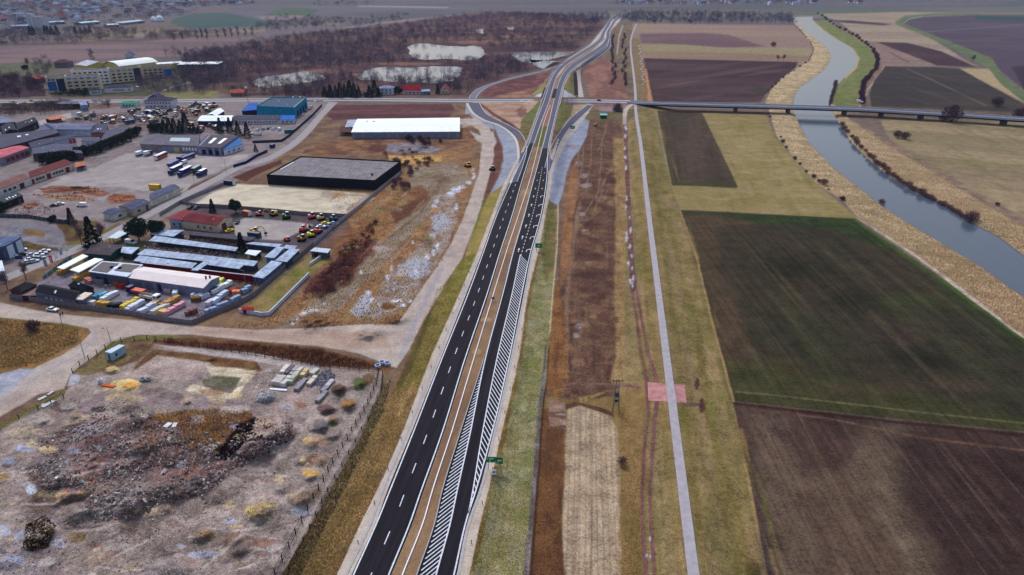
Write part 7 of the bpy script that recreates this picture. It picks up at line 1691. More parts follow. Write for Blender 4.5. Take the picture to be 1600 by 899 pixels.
mb = MB(); mb.box(-.5, .7, -.19, -.163, 2.3, 2.65); mb.build('legend', cmat((190,240,224), .5, .02), t); mb = MB(); mb.box(-1.2, -.6, -.19, -.163, 2.9, 3.2); mb.build('legend', cmat((20,90,70), .5, .02), t)
t = road_sign('small green direction sign beside the right ramp', 894.5, 205, 3.4, 2.4, 1.2); t.location = P(894.5, 204, 0)
mb = MB(); mb.box(-.7, .7, -.19, -.163, 2.2, 2.6); mb.build('legend', cmat((190,240,224), .5, .02), t)
t = road_sign('small white sign with dark symbol below the large green sign', 772, 746, 1.1, 1.5, .9, rgb=cmat((226,224,232), .5, .03))
mb = MB()
mb.poly([(0.35 * math.cos(a), -.18, 1.75 + .3 * math.sin(a)) for a in np.linspace(0, 6.28, 7)[:-1]]); mb.build('symbol', cmat((60,66,90), .5, .02), t)
t = road_sign('small blue sign on the brown median', 770.5, 471, 1.0, 1.0, .9, rgb=cmat((40,90,160), .5, .03)); t.location = GV(770.5, 471, hz(0, 471))
# flags
for k, (u, v, rgb, lb) in enumerate([(75,434,(150,160,176),'grey-blue flag, leftmost of the flagpoles before the builders yard'),(83,427,(206,60,80),'red flag, second of the flagpoles before the builders yard'),(91,421,(226,226,236),'plain white flag, third of the flagpoles before the builders yard'),(98.5,415,(190,194,214),'white flag with dark marks, fourth of the flagpoles'),(107,409,(222,216,200),'cream-white flag, rightmost of the flagpoles')]):
    t = thing('flagpole', 'flagpole with ' + lb, 'flagpole', P(u, v)); mb = MB(); mb.tube((0,0,-.2),(0,0,8),.08,.05,6); mb.build('pole', cmat((206,208,214), .4), t)
    mb = MB(); n = 6
    for i in range(n):
        x0, x1 = i * 1.3 / n, (i + 1) * 1.3 / n; f = lambda x: .12 * math.sin(x * 5 + k)
        mb.poly([(x0+.05, f(x0), 4.8), (x1+.05, f(x1), 4.8), (x1+.05, f(x1), 7.9), (x0+.05, f(x0), 7.9)])
    fl = mb.build('flag', cmat(rgb, .8, .04), t)
    if k in (1, 3):
        for z in (5.4, 6.1, 6.8): mb = MB(); mb.box(.45, .95, -.2, -.17, z, z + .35); mb.build('flag_mark', cmat((236,236,240) if k == 1 else (70,60,100), .8, .02), t)
t = thing('billboard', 'dark blue board on posts beside the crowded car lot', 'sign', P(32.5, 412)); 
for x in (-1, 1): mb = MB(); mb.tube((x,0,0),(x,0,2),.08,n=5); mb.build('post', M_STEEL, t)
mb = MB(); mb.box(-1.6,1.6,-.1,.05,2.0,3.6); mb.build('panel', cmat((30,44,110), .5), t)
t = thing('billboard', 'small white board on posts beside the street below the spruce', 'sign', P(149, 364)); 
for x in (-.7, .7): mb = MB(); mb.tube((x,0,0),(x,0,1.2),.08,n=5); mb.build('post', M_STEEL, t)
mb = MB(); mb.box(-1.1,1.1,-.1,.05,1.1,2.1); mb.build('panel', cmat((222,220,228), .5), t)
t = thing('billboard', 'pale double board beside the main road near the pavilion', 'sign', P(150, 165)); 
for x in (-1, 1): mb = MB(); mb.tube((x,0,0),(x,0,2.5),.12,n=5); mb.build('post', M_STEEL, t)
mb = MB(); mb.box(-1.9,1.9,-.15,.1,2.5,6.0); mb.build('panel', cmat((206,206,222), .5), t)
# people: one continuous skinned body each
def person(label, u, v, rot, top, legs, stride):
    t = thing('person', label, 'person', P(u, v, .03), rot)
    J = {'pelvis': (0,0,.95), 'chest': (0,.02,1.3), 'neck': (0,.03,1.48), 'head': (0,.04,1.64), 'crown': (0,.04,1.76),
         'hipl': (-.1,0,.92), 'kneel': (-.11,stride*.5,.5), 'anklel': (-.11,stride*.35,.09), 'toel': (-.12,stride*.35+.17,.04),
         'hipr': (.1,0,.92), 'kneer': (.11,-stride*.2,.5), 'ankler': (.11,-stride*.9,.12), 'toer': (.12,-stride*.9+.16,.04),
         'shl': (-.19,.02,1.42), 'ell': (-.25,-stride*.2,1.14), 'wrl': (-.24,stride*.1,.9), 'hal': (-.24,stride*.15,.8),
         'shr': (.19,.02,1.42), 'elr': (.25,stride*.1,1.14), 'wrr': (.24,stride*.45,.93), 'har': (.24,stride*.5,.83)}
    R = dict(pelvis=.15, chest=.16, neck=.06, head=.1, crown=.07, hipl=.1, kneel=.065, anklel=.045, toel=.04, hipr=.1, kneer=.065, ankler=.045, toer=.04, shl=.07, ell=.05, wrl=.035, hal=.04, shr=.07, elr=.05, wrr=.035, har=.04)
    E = [('pelvis','chest'),('chest','neck'),('neck','head'),('head','crown'),('pelvis','hipl'),('hipl','kneel'),('kneel','anklel'),('anklel','toel'),('pelvis','hipr'),('hipr','kneer'),('kneer','ankler'),('ankler','toer'),('chest','shl'),('shl','ell'),('ell','wrl'),('wrl','hal'),('chest','shr'),('shr','elr'),('elr','wrr'),('wrr','har')]
    ks = list(J); me = bpy.data.meshes.new('body'); me.from_pydata([J[k] for k in ks], [(ks.index(a), ks.index(b)) for a, b in E], [])
    o = bpy.data.objects.new('body', me); COL.objects.link(o); o.parent = t
    sk = o.modifiers.new('skin', 'SKIN'); 
    if not me.skin_vertices: me.skin_vertices.new() if hasattr(me.skin_vertices, 'new') else None
    try:
        for i, k in enumerate(ks): me.skin_vertices[0].data[i].radius = (R[k], R[k]); me.skin_vertices[0].data[i].use_root = (k == 'pelvis')
    except Exception: pass
    ss = o.modifiers.new('sub', 'SUBSURF'); ss.levels = 1; ss.render_levels = 1
    me.materials.append(cmat(top, .9, .05))
    mb = MB(); pr = [[(r * math.cos(a), .04 + r * math.sin(a), z) for a in np.linspace(0, 6.283, 9)[:-1]] for r, z in ((.105, 1.68), (.11, 1.74), (.07, 1.81), (.01, 1.83))]
    for A, B in zip(pr[:-1], pr[1:]):
        for k in range(8): mb.poly([A[k], A[(k+1) % 8], B[(k+1) % 8], B[k]])
    mb.build('hair', cmat((40,32,32), .9), t)
    mb = MB()
    for x in (-.11, .11): mb.tube((x, stride*.15 if x < 0 else -stride*.2, .9), (x, stride*.45 if x < 0 else -stride*.3, .48), .115, .085, 8); 
    mb.build('trousers', cmat(legs, .9), t)
person('person in dark blue walking on the dirt road, left of the pair', 95.5, 496, 1.2, (30,34,60), (34,36,50), .3)
person('person in black clothes walking on the dirt road, right of the pair', 98.6, 494, 1.2, (34,30,36), (30,30,36), .28)
# ================================================================ VEGETATION AND RUBBLE
RNG = np.random.default_rng(11)
VEG = attr_mat('foliage_and_twigs', False, .95)
def soup(cen, dirs, length, width, cols, jitter=.25):
    """thin triangles: cen (n,3) base centre, dirs (n,3), per item length/width, colours sRGB (n,3)"""
    n = len(cen); d = dirs / (np.linalg.norm(dirs, axis=1, keepdims=True) + 1e-9)
    r = RNG.normal(size=(n, 3)); s = np.cross(d, r); s /= (np.linalg.norm(s, axis=1, keepdims=True) + 1e-9)
    L = np.broadcast_to(length, (n,))[:, None]; W = np.broadcast_to(width, (n,))[:, None]
    V = np.stack([cen - s * W / 2, cen + s * W / 2, cen + d * L], 1).reshape(-1, 3)
    c = lin(cols) * np.exp(RNG.normal(0, jitter, (n, 1)))
    C = np.repeat(c, 3, 0)
    return V, C
def ell(n, rx, ry, rz_, c=(0, 0, 0), hollow=.5):
    p = RNG.normal(size=(n, 3)); p /= np.linalg.norm(p, axis=1, keepdims=True)
    r = RNG.uniform(hollow, 1, (n, 1)) ** .7
    return p * r * np.array([rx, ry, rz_]) + np.array(c)
def pick(cols, n): cols = np.array(cols, float); return cols[RNG.integers(0, len(cols), n)]
def merge(parts):
    V = np.concatenate([p[0] for p in parts]); C = np.concatenate([p[1] for p in parts]); return V, C
def tri_obj(name, V, C, parent=None, label=None, cat=None, kind=None, group=None):
    o = np_mesh(name, V, np.arange(len(V)).reshape(-1, 3), C, VEG, parent=parent); setp(o, label, cat, group, kind); return o
BARE = [(120,94,106),(138,112,120),(102,80,92),(150,124,126)]
def bare_crown(n, rx, h, cols=BARE, lo=.3, cl=9):
    parts = []
    for k in range(cl):
        a = RNG.uniform(0, 6.28); rr = rx * RNG.uniform(.1, .62); z = h * RNG.uniform(lo + .15, .86)
        if k == 0: rr = 0; z = h * .8
        c = np.array([rr * math.cos(a), rr * math.sin(a), z]); m = n // cl
        p = ell(m, rx * .45, rx * .45, h * .17, c, .1)
        d = (p - np.array([0, 0, h * lo])) + RNG.normal(0, 1.0, (m, 3)); d[:, 2] = np.abs(d[:, 2]) + .5
        parts.append(soup(p, d, RNG.uniform(.6, 1.5, m) * (rx / 3.2), RNG.uniform(.14, .3, m) * (rx / 3), pick(cols, m)))
    return merge(parts)
M_BARK = mat('bark', (84, 68, 72), .95, .15, 1.5)
def trunk(t, h, r, limbs=6, rx=3):
    mb = MB(); mb.tube((0, 0, -.3), (.1, .05, h * .42), r, r * .7, 7); mb.tube((.1, .05, h * .42), (-.05, .1, h * .85), r * .7, r * .2, 6)
    for k in range(limbs):
        a = k * 2.4 + 1; z = h * (.3 + .4 * k / limbs); mb.tube((.05, .05, z), (rx * .62 * math.cos(a), rx * .62 * math.sin(a), z + h * .25), r * .4, r * .1, 5)
    return mb.build('trunk', M_BARK, t)
PROTO = {}
def mk(key, name, label, cat, fn):
    t = thing(name, label, cat); fn(t); PROTO[key] = [t, False]
def put(key, u, v, s=1.0, label=None, group=None, rot=None, sz=None, loc=None):
    e = PROTO[key]; p = loc if loc is not None else P(u, v, -.05); rot = random.uniform(0, 6.28) if rot is None else rot; sc = (s, s, sz if sz else s)
    if not e[1]:
        e[1] = True; t = e[0]; t.location = p; t.rotation_euler = (0, 0, rot); t.scale = sc
        if label: t['label'] = label
        if group: t['group'] = group
        return t
    r = dup(e[0], p, rot, label, group, sc)
    if not group and 'group' in r: del r['group']
    return r
def f_bare(t, n=700, rx=3.6, h=10, cols=BARE, lo=.2):
    trunk(t, h, .22, 6, rx); V, C = bare_crown(n, rx, h, cols, lo, 11); tri_obj('crown', V, C, t)
mk('bareA', 'bare_tree', 'bare tree', 'tree', lambda t: f_bare(t, 460))
mk('bareB', 'bare_tree', 'bare tree', 'tree', lambda t: f_bare(t, 480, 2.8, 11))
mk('poplar', 'poplar_tree', 'poplar', 'tree', lambda t: f_bare(t, 420, 3.6, 14, [(112,96,110),(126,108,118),(98,84,98)], .0))
def f_con(t, h=10, r=2.4, cols=[(34,56,56),(46,68,62),(28,44,50),(58,78,66)]):
    mb = MB(); mb.tube((0, 0, -.3), (0, 0, h * .95), .2, .04, 6); mb.build('trunk', M_BARK, t)
    n = 1500; z = RNG.uniform(.08, 1, n) ** 1.2; a = RNG.uniform(0, 6.28, n); tier = .75 + .25 * np.sin(z * 40 + a); rr = r * (1 - z) * tier * RNG.uniform(.45, 1, n) + .1
    p = np.stack([rr * np.cos(a), rr * np.sin(a), z * h], 1); d = np.stack([np.cos(a), np.sin(a), RNG.uniform(-.5, .25, n)], 1)
    V, C = soup(p, d, .75, .5, pick(cols, n)); tri_obj('crown', V, C, t)
mk('conA', 'spruce_tree', 'spruce', 'conifer', lambda t: f_con(t, 10, 2.9)); mk('conB', 'spruce_tree', 'spruce', 'conifer', lambda t: f_con(t, 10, 4.0))
def f_ever(t, rx=4.5, h=9, cols=[(42,62,52),(56,76,58),(34,50,48),(70,88,64)], n=3200, trunk_=True):
    if trunk_: trunk(t, h * .8, .3, 5, rx)
    parts = []
    for k in range(12):
        a = k * 2.399; rr = rx * (.15 + .5 * (k / 12)); z = h * (.62 if k % 2 else .45) + RNG.uniform(-.6, 1.2)
        c = np.array([rr * math.cos(a), rr * math.sin(a), z]); m = n // 12; p = ell(m, rx * .42, rx * .42, h * .24, c, .55)
        parts.append(soup(p, (p - c) + RNG.normal(0, .8, (m, 3)), .7, .5, pick(cols, m)))
    V, C = merge(parts); tri_obj('crown', V, C, t)
mk('ever', 'evergreen_tree', 'evergreen', 'tree', lambda t: f_ever(t))
mk('bush', 'evergreen_bush', 'bush', 'bush', lambda t: f_ever(t, 2.4, 3.4, [(48,62,52),(62,76,58),(40,50,46)], 900, True))
def f_shrub(t, cols=[(124,92,100),(144,110,114),(104,78,88),(158,124,118)], rx=1.9, h=3.0, n=700):
    mb = MB()
    for k in range(5): a = k * 1.3; mb.tube((0, 0, -.2), (rx * .5 * math.cos(a), rx * .5 * math.sin(a), h * .6), .06, .03, 5)
    mb.build('trunk', M_BARK, t)
    p = ell(n, rx, rx, h * .5, (0, 0, h * .5), .15); p[:, 2] = np.abs(p[:, 2]); d = p * np.array([1, 1, 1.2]) + RNG.normal(0, .6, (n, 3)); d[:, 2] = np.abs(d[:, 2]) + .4
    V, C = soup(p, d, RNG.uniform(.4, .9, n), RNG.uniform(.08, .16, n), pick(cols, n)); tri_obj('crown', V, C, t)
mk('shrub', 'bare_shrub', 'shrub', 'shrub', lambda t: f_shrub(t))
mk('shrubd', 'bare_shrub', 'shrub', 'shrub', lambda t: f_shrub(t, [(100,76,88),(116,88,98),(86,66,78)]))
random.seed(3)
# single trees one can tell apart
put('poplar', 145, 97, 1.25, 'big bare tree standing alone left of the barn-like hall'); put('bareA', 44, 105, 1.1, 'bare tree on the green field at the far left')
put('bush', 40, 109, 1.6, 'dark bushes under the bare tree on the far left field')
put('shrubd', 1208, 73, 2.2, 'small dark tree standing alone in the far light field'); put('bareA', 1215, 96, .85, 'small bare tree, left of two in the pale field'); put('bareA', 1224, 96, .9, 'small bare tree, right of two in the pale field')
put('bareA', 1519, 98, 1.0, 'bare tree on the grassy ditch in the far right field'); put('bareB', 41, 437, .8, 'bare tree on the verge left of the flagpoles'); put('bareB', 12, 452, .8, 'bare tree at the corner left of the black hip roof')
put('conB', 147, 388, 1.25, 'tall dark spruce above the street between bare trees', sz=1.5); put('conA', 112, 349, .8, 'small pointed spruce by the lower yard fence'); put('bush', 83, 347, 1.0, 'small dark bush at the lower yard fence')
put('bareB', 128, 383, .95, 'brown bare tree left of the tall dark spruce'); put('bareA', 160, 378, .9, 'brown bare tree right of the tall dark spruce'); put('bareB', 120, 366, .8, 'low bare tree behind the tall dark spruce')
put('ever', 218, 377, 1.25, 'big round dark evergreen beside the street'); put('ever', 247, 370, .95, 'smaller round evergreen touching the big one by the street')
put('conA', 333, 333, .75, 'small spruce at the sandy lot wall'); put('ever', 369, 333, .82, 'round dark evergreen at the sandy lot wall'); put('conA', 379, 395, .95, 'spruce at the end of the upper pale strip roof')
put('conB', 400, 237, .5, 'small spruce on the verge beside the garages'); put('bush', 0, 332, 1.8, 'dark bush at the left picture edge by the shed')
for k, (u, v) in enumerate([(345,208),(360,207.5),(373,213),(387,215)]): put('conB', u, v, .95, 'spruce number %s from the left in the row before the low white office' % ['one','two','three','four'][k], sz=1.15)
for k, (u, v, s) in enumerate([(258,208,1.0),(266,207,1.1),(274,209,1.15),(283,208,1.0),(292,207,1.5),(304,209,.75),(311,209,.6)]): put('conB', u, v, s, 'dark spruce in the clump between the yards', 'spruces between the yards')
for k, (u, v) in enumerate([(74,256),(81,255),(88,255),(96,254),(104,253),(112,251)]): put('bush', u, v, 2.0, 'dark green tree in the row behind the red garages', 'row behind the red garages')
for k, (u, v) in enumerate([(128,244),(136,243),(146,241),(156,238),(166,233),(176,229),(186,226),(198,221),(204,215),(214,212),(240,207),(248,206)]): put('bush', u, v, 1.9, 'dark green bush in the belt above the truck yard', 'bush belt above the truck yard')
for k, (u, v, s) in enumerate([(508,151,.95),(517,152,1.2),(525,151,1.0),(532,152,1.35),(539,150,1.1),(547,150,1.45),(554,152,1.3),(561,151,1.0),(578,152,1.15),(586,150,1.5),(592,151,.9)]): put('conB', u, v, s, 'tall dark conifer in the row along the crossroad', 'conifers along the crossroad')
put('bush', 622, 147, 2.0, 'round dark bush between the white house and the red-roofed house'); put('conA', 684, 147.5, .9, 'single spruce just left of the pink house')
for k, (u, v) in enumerate([(48,54.5),(53,55),(72,53.5),(76,54),(82,55),(90,54)]): put('conB', u, v, 1.5, 'dark conifer in the far belt below the grain mill', 'conifers below the grain mill')
for k, (u, v) in enumerate([(118,52),(127,52.5),(134,52.5),(141,52)]): put('conB', u, v, 1.2, 'small dark conifer in front of the far works sheds', 'conifers before the far works')
for k in range(14):
    t_ = k / 13; put('bareA', 955 + 4 * t_ + random.uniform(-4, 4), 62 + 76 * t_ ** 1.2, .95, 'bare tree in the left row along the narrow lane', 'left tree row of the lane')
    put('bareA', 974 + 2 * t_ + random.uniform(-3, 3), 60 + 80 * t_ ** 1.2, .9, 'bare tree in the right row along the narrow lane', 'right tree row of the lane')
for k, (u, v, s) in enumerate([(308,62,1.2),(316,61,1.3),(324,62,1.3),(340,60,1.1),(352,59,1.2),(362,58,1.2),(372,57,1.3),(384,57,1.1),(272,64,1.0),(285,63,1.0),(395,56,1.2)]): put('poplar', u, v, s, 'tall bare tree in the row beyond the tan field', 'row beyond the tan field')
for (u, v, s, lb) in [(1485,191,3.0,'large dark bush against the bridge, right part'),(1473,190,1.5,'smaller dark bush against the bridge, left part'),(1557,167,2.0,'dark round bush above the bridge near the right edge'),(1592,187,2.2,'dark bush hiding the bridge at the right picture edge'),(1492,173,1.2,'brown-grey bush above the bridge'),(1402,216,1.3,'low dark bush in the right meadow, left of two'),(1414,218,1.3,'low dark bush in the right meadow, right of two'),(1558,322,.5,'tiny dark bush on the meadow edge at the right'),(965,174,1.6,'dark bush on the slope beside the levee road')]: put('shrubd', u, v, s * 1.35, lb)
put('shrub', 1377, 320, 1.0, 'single bare shrub on the near river bank'); put('shrub', 1287, 290, 1.3, 'bare shrub in the field-edge line above the big green field'); put('shrub', 972, 727, .75, 'small brown shrub on the edge of the stubble field'); put('shrubd', 53, 517, 1.3, 'dark red shrub in the grassy corner plot')
for k in range(34):
    t_ = k / 33; q = t_ ** 1.0; 
    put('shrub', float(np.interp(q, [0,.3,.55,.8,1], [1314,1366,1412,1462,1512])) + random.uniform(-2, 2), float(np.interp(q, [0,.3,.55,.8,1], [198,256,290,318,347])) + random.uniform(-1, 1), random.uniform(.8, 1.35), 'purple-brown bare shrub at the water on the far river bank', 'shrubs along the far river bank')
put('shrub', 1516, 349, 2.0, 'widest shrub at the lower end of the far bank row')
for k in range(46):
    t_ = k / 45; X_ = [1278,1292,1312,1340,1362,1372,1367,1350,1345,1347]; Y_ = [22,32,45,60,77,95,112,130,150,164]
    put('shrubd', float(np.interp(t_ ** .8, np.linspace(0, 1, 10), X_)) + random.uniform(-1.5, 1.5), float(np.interp(t_ ** .8, np.linspace(0, 1, 10), Y_)), random.uniform(1.2, 1.9), 'dark shrub in the curved hedge above the bridge', 'curved hedge above the bridge')
for k in range(12): put('shrub', 1306 - k * .8 + random.uniform(-1, 1), 130 + k * 3, random.uniform(.9, 1.3), 'shrub at the water just above the bridge', 'water edge shrubs above the bridge')
for k in range(22):
    t_ = k / 21; put('shrub', float(np.interp(t_, [0,.2,.4,.6,.8,1], [1245,1265,1272,1262,1225,1200])), float(np.interp(t_, [0,.2,.4,.6,.8,1], [44,64,80,97,122,142])), random.uniform(.4, .9), 'shrub on the left edge of the upper reed belt', 'left shrub line of the reed belt')
for k in range(13):
    t_ = min(1, max(0, k / 12 + random.uniform(-.05, .05))); put('shrubd', float(np.interp(t_, [0,.3,.6,1], [1203,1226,1262,1322])) + random.uniform(-1, 1), float(np.interp(t_, [0,.3,.6,1], [184,230,272,318])), random.uniform(.25, .9), 'low dark shrub between the meadow and the lower reed belt', 'low shrubs by the lower reed belt')
for k in range(18): put('shrub', 625 + random.uniform(-22, 50), 285 - random.uniform(-12, 40), random.uniform(.8, 1.5), 'bare bush in the brown wasteland behind the black warehouse', 'bushes behind the black warehouse')
for k in range(10): put('shrubd', 655 + random.uniform(-20, 35), 222 + random.uniform(-6, 6), random.uniform(.8, 1.4), 'bare bush before the white warehouse', 'bushes before the white warehouse')
# ---- stuff: woods, reeds, grass, thickets
def sample(poly, n, power=0.0):
    Pq = np.array(poly, float); x0, y0 = Pq.min(0); x1, y1 = Pq.max(0); out = []
    tot = 0
    while tot < n:
        u = RNG.uniform(x0, x1, n * 2); v = RNG.uniform(y0, y1, n * 2); m = poly_sd(poly, u, v) < 0
        out.append(np.stack([u[m], v[m]], 1)); tot += m.sum()
        if m.sum() == 0: break
    return np.concatenate(out)[:n]
def wood(spec, name, kind_label, avoid=None):
    parts = []
    for (poly, n, hm, cols, tn, rx) in spec:
        s = sample(poly, n)
        if avoid:
            keep = np.ones(len(s), bool)
            for a in avoid: keep &= (poly_sd(a, s[:, 0], s[:, 1]) > 1.5) | (n < 80)
            s = s[keep]
        X, Y, Z = Garr(s[:, 0], s[:, 1], relief(s[:, 0], s[:, 1]))
        tn = int(tn * 1.7)
        for x, y, z, v in zip(X, Y, Z, s[:, 1]):
            h = hm * RNG.uniform(.65, 1.25); r = rx * RNG.uniform(.7, 1.2)
            p = ell(tn, r, r, h * .4, (x, y, z + h * .6), .2); d = np.stack([p[:, 0] - x, p[:, 1] - y, np.full(tn, h * .35)], 1) + RNG.normal(0, .8, (tn, 3))
            base = cols[RNG.integers(0, len(cols))]; cc_ = np.array(base, float) + RNG.normal(0, 6, (tn, 3))
            parts.append(soup(p, d, RNG.uniform(.8, 2.0, tn) * r / 3, RNG.uniform(.16, .36, tn) * r / 3, np.clip(cc_, 10, 250)))
            m = 2; parts.append(soup(np.array([[x, y, z]] * m), np.array([[.05, 0, 1.]] * m), h * .8, .4, np.array([[92, 80, 88]] * m)))
    V, C = merge(parts); o = tri_obj(name, V, C); setp(o, kind_label, 'wood', kind='stuff')
PU = [(122,104,118),(134,114,122),(108,94,110),(144,124,126),(124,100,108),(114,104,120),(102,90,102)]
wood([([(285,100),(330,80),(400,68),(480,54),(560,48),(640,40),(700,28),(760,22),(860,24),(938,32),(925,58),(890,84),(860,80),(770,78),(740,68),(640,68),(625,92),(640,100),(575,104),(520,112),(440,114),(380,122),(340,142),(300,135),(285,115)], 2000, 10, PU, 34, 4.2),
      ([(640,92),(740,96),(780,90),(800,100),(840,110),(790,120),(745,132),(735,150),(660,140),(600,132),(640,130),(720,118),(722,106),(640,100)], 260, 9, PU, 40, 3.6),
      ([(500,124),(570,120),(600,132),(700,138),(725,150),(600,134),(500,152),(440,150),(440,140),(490,135)], 150, 10, PU, 44, 3.6),
      ([(388,130),(470,127),(515,120),(515,132),(450,142),(390,144)], 75, 8, PU, 44, 3.0), ([(570,118),(640,116),(715,112),(722,126),(650,138),(570,132)], 70, 8, PU, 44, 2.8), ([(790,86),(860,87),(880,92),(830,92),(820,108),(790,118)], 50, 8, PU, 40, 3), ([(505,150),(595,150),(595,153),(505,153)], 26, 5, [(52,66,60),(64,76,66)], 50, 2.2), ([(300,120),(330,140),(385,145),(440,144),(500,140),(500,152),(390,152),(340,143),(300,150)], 130, 9, PU, 40, 3.4)], 'bare_wood', 'wide purple-brown bare wood around the ponds', PONDS)
wood([([(-60,54),(60,48),(150,44),(230,52),(300,50),(300,60),(230,64),(100,70),(0,74),(-60,75)], 420, 10, PU, 34, 4.5),
      ([(400,42),(440,26),(500,30),(560,34),(640,24),(640,32),(560,42),(480,46),(400,52)], 160, 10, PU, 34, 5)], 'tree_belt', 'long bare tree belt beyond the tan field')
wood([([(975,23),(1100,22),(1240,26),(1242,38),(1100,39),(985,37),(955,33)], 620, 12, [(112,96,122),(124,102,122),(104,90,116)], 32, 5), ([(760,24),(860,26),(950,24),(955,32),(930,40)], 200, 11, PU, 32, 5)], 'tree_belt', 'dense bare tree belt between the far highway bend and the river')
wood([([(-60,118),(60,120),(74,150),(0,154),(-60,155)], 170, 8, [(98,76,88),(114,88,98),(86,66,80)], 60, 3.2), ([(10,168),(60,163),(112,162),(116,175),(60,181),(-30,183)], 130, 5, [(116,94,98),(104,82,88),(130,106,102)], 60, 2.6),
      ([(76,128),(76,150),(140,152),(140,145),(80,147)], 24, 4, [(40,48,46),(50,56,50)], 70, 2.2), ([(104,143),(140,143),(140,152),(84,152)], 26, 4, [(38,44,46),(56,60,52)], 70, 2.2),
      ([(208,118),(245,110),(290,104),(300,118),(300,146),(250,148),(225,140),(205,135)], 110, 8, PU, 60, 3.0), ([(280,88),(345,80),(345,104),(290,104)], 60, 9, PU, 50, 3.4), ([(150,160),(185,160),(185,168),(150,170)], 10, 4, PU, 60, 2.5), ([(50,95),(80,95),(80,120),(55,122)], 30, 7, PU, 50, 3), ([(250,84),(330,78),(330,90),(260,92)], 30, 9, PU, 50, 3.4)], 'roadside_thicket', 'bare thickets and hedges around the apartment blocks', None)
wood([([(-60,2),(200,0),(330,4),(330,12),(280,26),(150,40),(60,44),(-60,46)], 520, 8, [(54,62,88),(70,72,98),(46,56,82),(82,78,98)], 24, 5), ([(200,5),(400,2),(400,9),(210,14)], 90, 8, [(64,70,90),(80,78,98)], 24, 5), ([(950,3),(1240,0),(1280,8),(1120,9),(950,9)], 160, 8, [(70,76,96),(84,80,100)], 24, 5), ([(480,3),(590,4),(570,10),(480,11)], 30, 8, [(74,76,96)], 24, 5)], 'town_trees', 'mixed trees between the far town houses')  # distance haze put into the dark blue tree colours
wood([([(480,460),(520,415),(555,400),(560,385),(545,440),(500,466)], 90, 2.4, [(142,96,92),(122,82,82),(158,114,102)], 120, 1.5), ([(520,400),(560,370),(590,345),(580,385),(540,410)], 60, 1.6, [(134,92,66),(112,76,62)], 90, 1.2), ([(240,532),(330,536),(500,548),(585,572),(500,566),(400,548),(300,538)], 80, 1.1, [(134,92,76),(116,78,68),(160,124,90)], 70, 1.0), ([(600,240),(660,235),(680,255),(640,275),(610,262)], 20, 2.5, [(110,72,78)], 120, 1.6)], 'bramble_thicket', 'low reddish brambles on the wasteland')
def tufts(name, spec, label, cat='grass'):
    parts = []
    for (poly, n, h, w_, cols) in spec:
        s = sample(poly, n); X, Y, Z = Garr(s[:, 0], s[:, 1], relief(s[:, 0], s[:, 1])); m = len(s)
        c = np.stack([X, Y, Z - .05], 1); d = np.stack([RNG.normal(0, .35, m), RNG.normal(0, .35, m), np.ones(m)], 1)
        parts.append(soup(c, d, h * RNG.uniform(.5, 1.3, m), w_ * RNG.uniform(.6, 1.4, m), np.minimum(pick(cols, m) * BR, 250), .12))
    V, C = merge(parts); o = tri_obj(name, V, C); setp(o, label, cat, kind='stuff')
BR = 1.0
RC = [(218,186,150),(208,174,138),(226,196,162),(194,160,128)]
def clip(poly, y1=910, x1=1640): return [(min(a, x1), min(b, y1)) for a, b in poly]
tufts('reed', [(clip(REEDL), 46000, .6, .26, RC), (clip(REEDR), 26000, .55, .26, RC)], 'dry pale reeds standing along both river banks', 'reeds')
BR = 1.42
DG = [(142,118,92),(128,104,82),(160,136,108),(112,92,74)]
tufts('dry_grass', [(clip(EML), 20000, .4, .2, DG + [(128,118,66)]), (clip(EMR), 16000, .3, .2, [(150,140,104),(130,126,84),(172,162,136),(120,112,74)]), (SCRUB, 9000, .35, .22, [(110,84,72),(92,66,60),(138,108,84),(84,62,58)]),
    (clip([(968,640),(1008,640),(1005,760),(1004,899),(972,899)]), 2500, .3, .2, [(150,122,84),(130,104,72)]), (clip([(846,640),(880,640),(876,760),(874,899),(830,899)]), 2500, .3, .2, [(120,90,68),(136,100,74)]), (BF, 12000, .5, .4, [(140,104,76),(116,82,66),(164,126,92)]), ([(0,500),(60,503),(125,515),(120,535),(85,556),(45,572),(0,576)], 5000, .5, .35, [(136,112,84),(112,88,68),(118,106,76)]),
    (clip([(440,899),(475,840),(520,760),(560,690),(592,620),(612,590),(600,640),(560,720),(510,820),(470,899)]), 4000, .6, .3, [(110,92,66),(90,80,54),(140,120,90)]), (RIMC, 3500, .5, .25, [(100,76,60),(128,100,72),(84,62,50)]), ([(240,532),(330,536),(500,548),(590,574),(500,572),(400,552),(300,542)], 5000, .7, .3, [(112,76,60),(96,62,52),(138,106,74)])],
    'dry brown grass tufts over banks and wasteland')
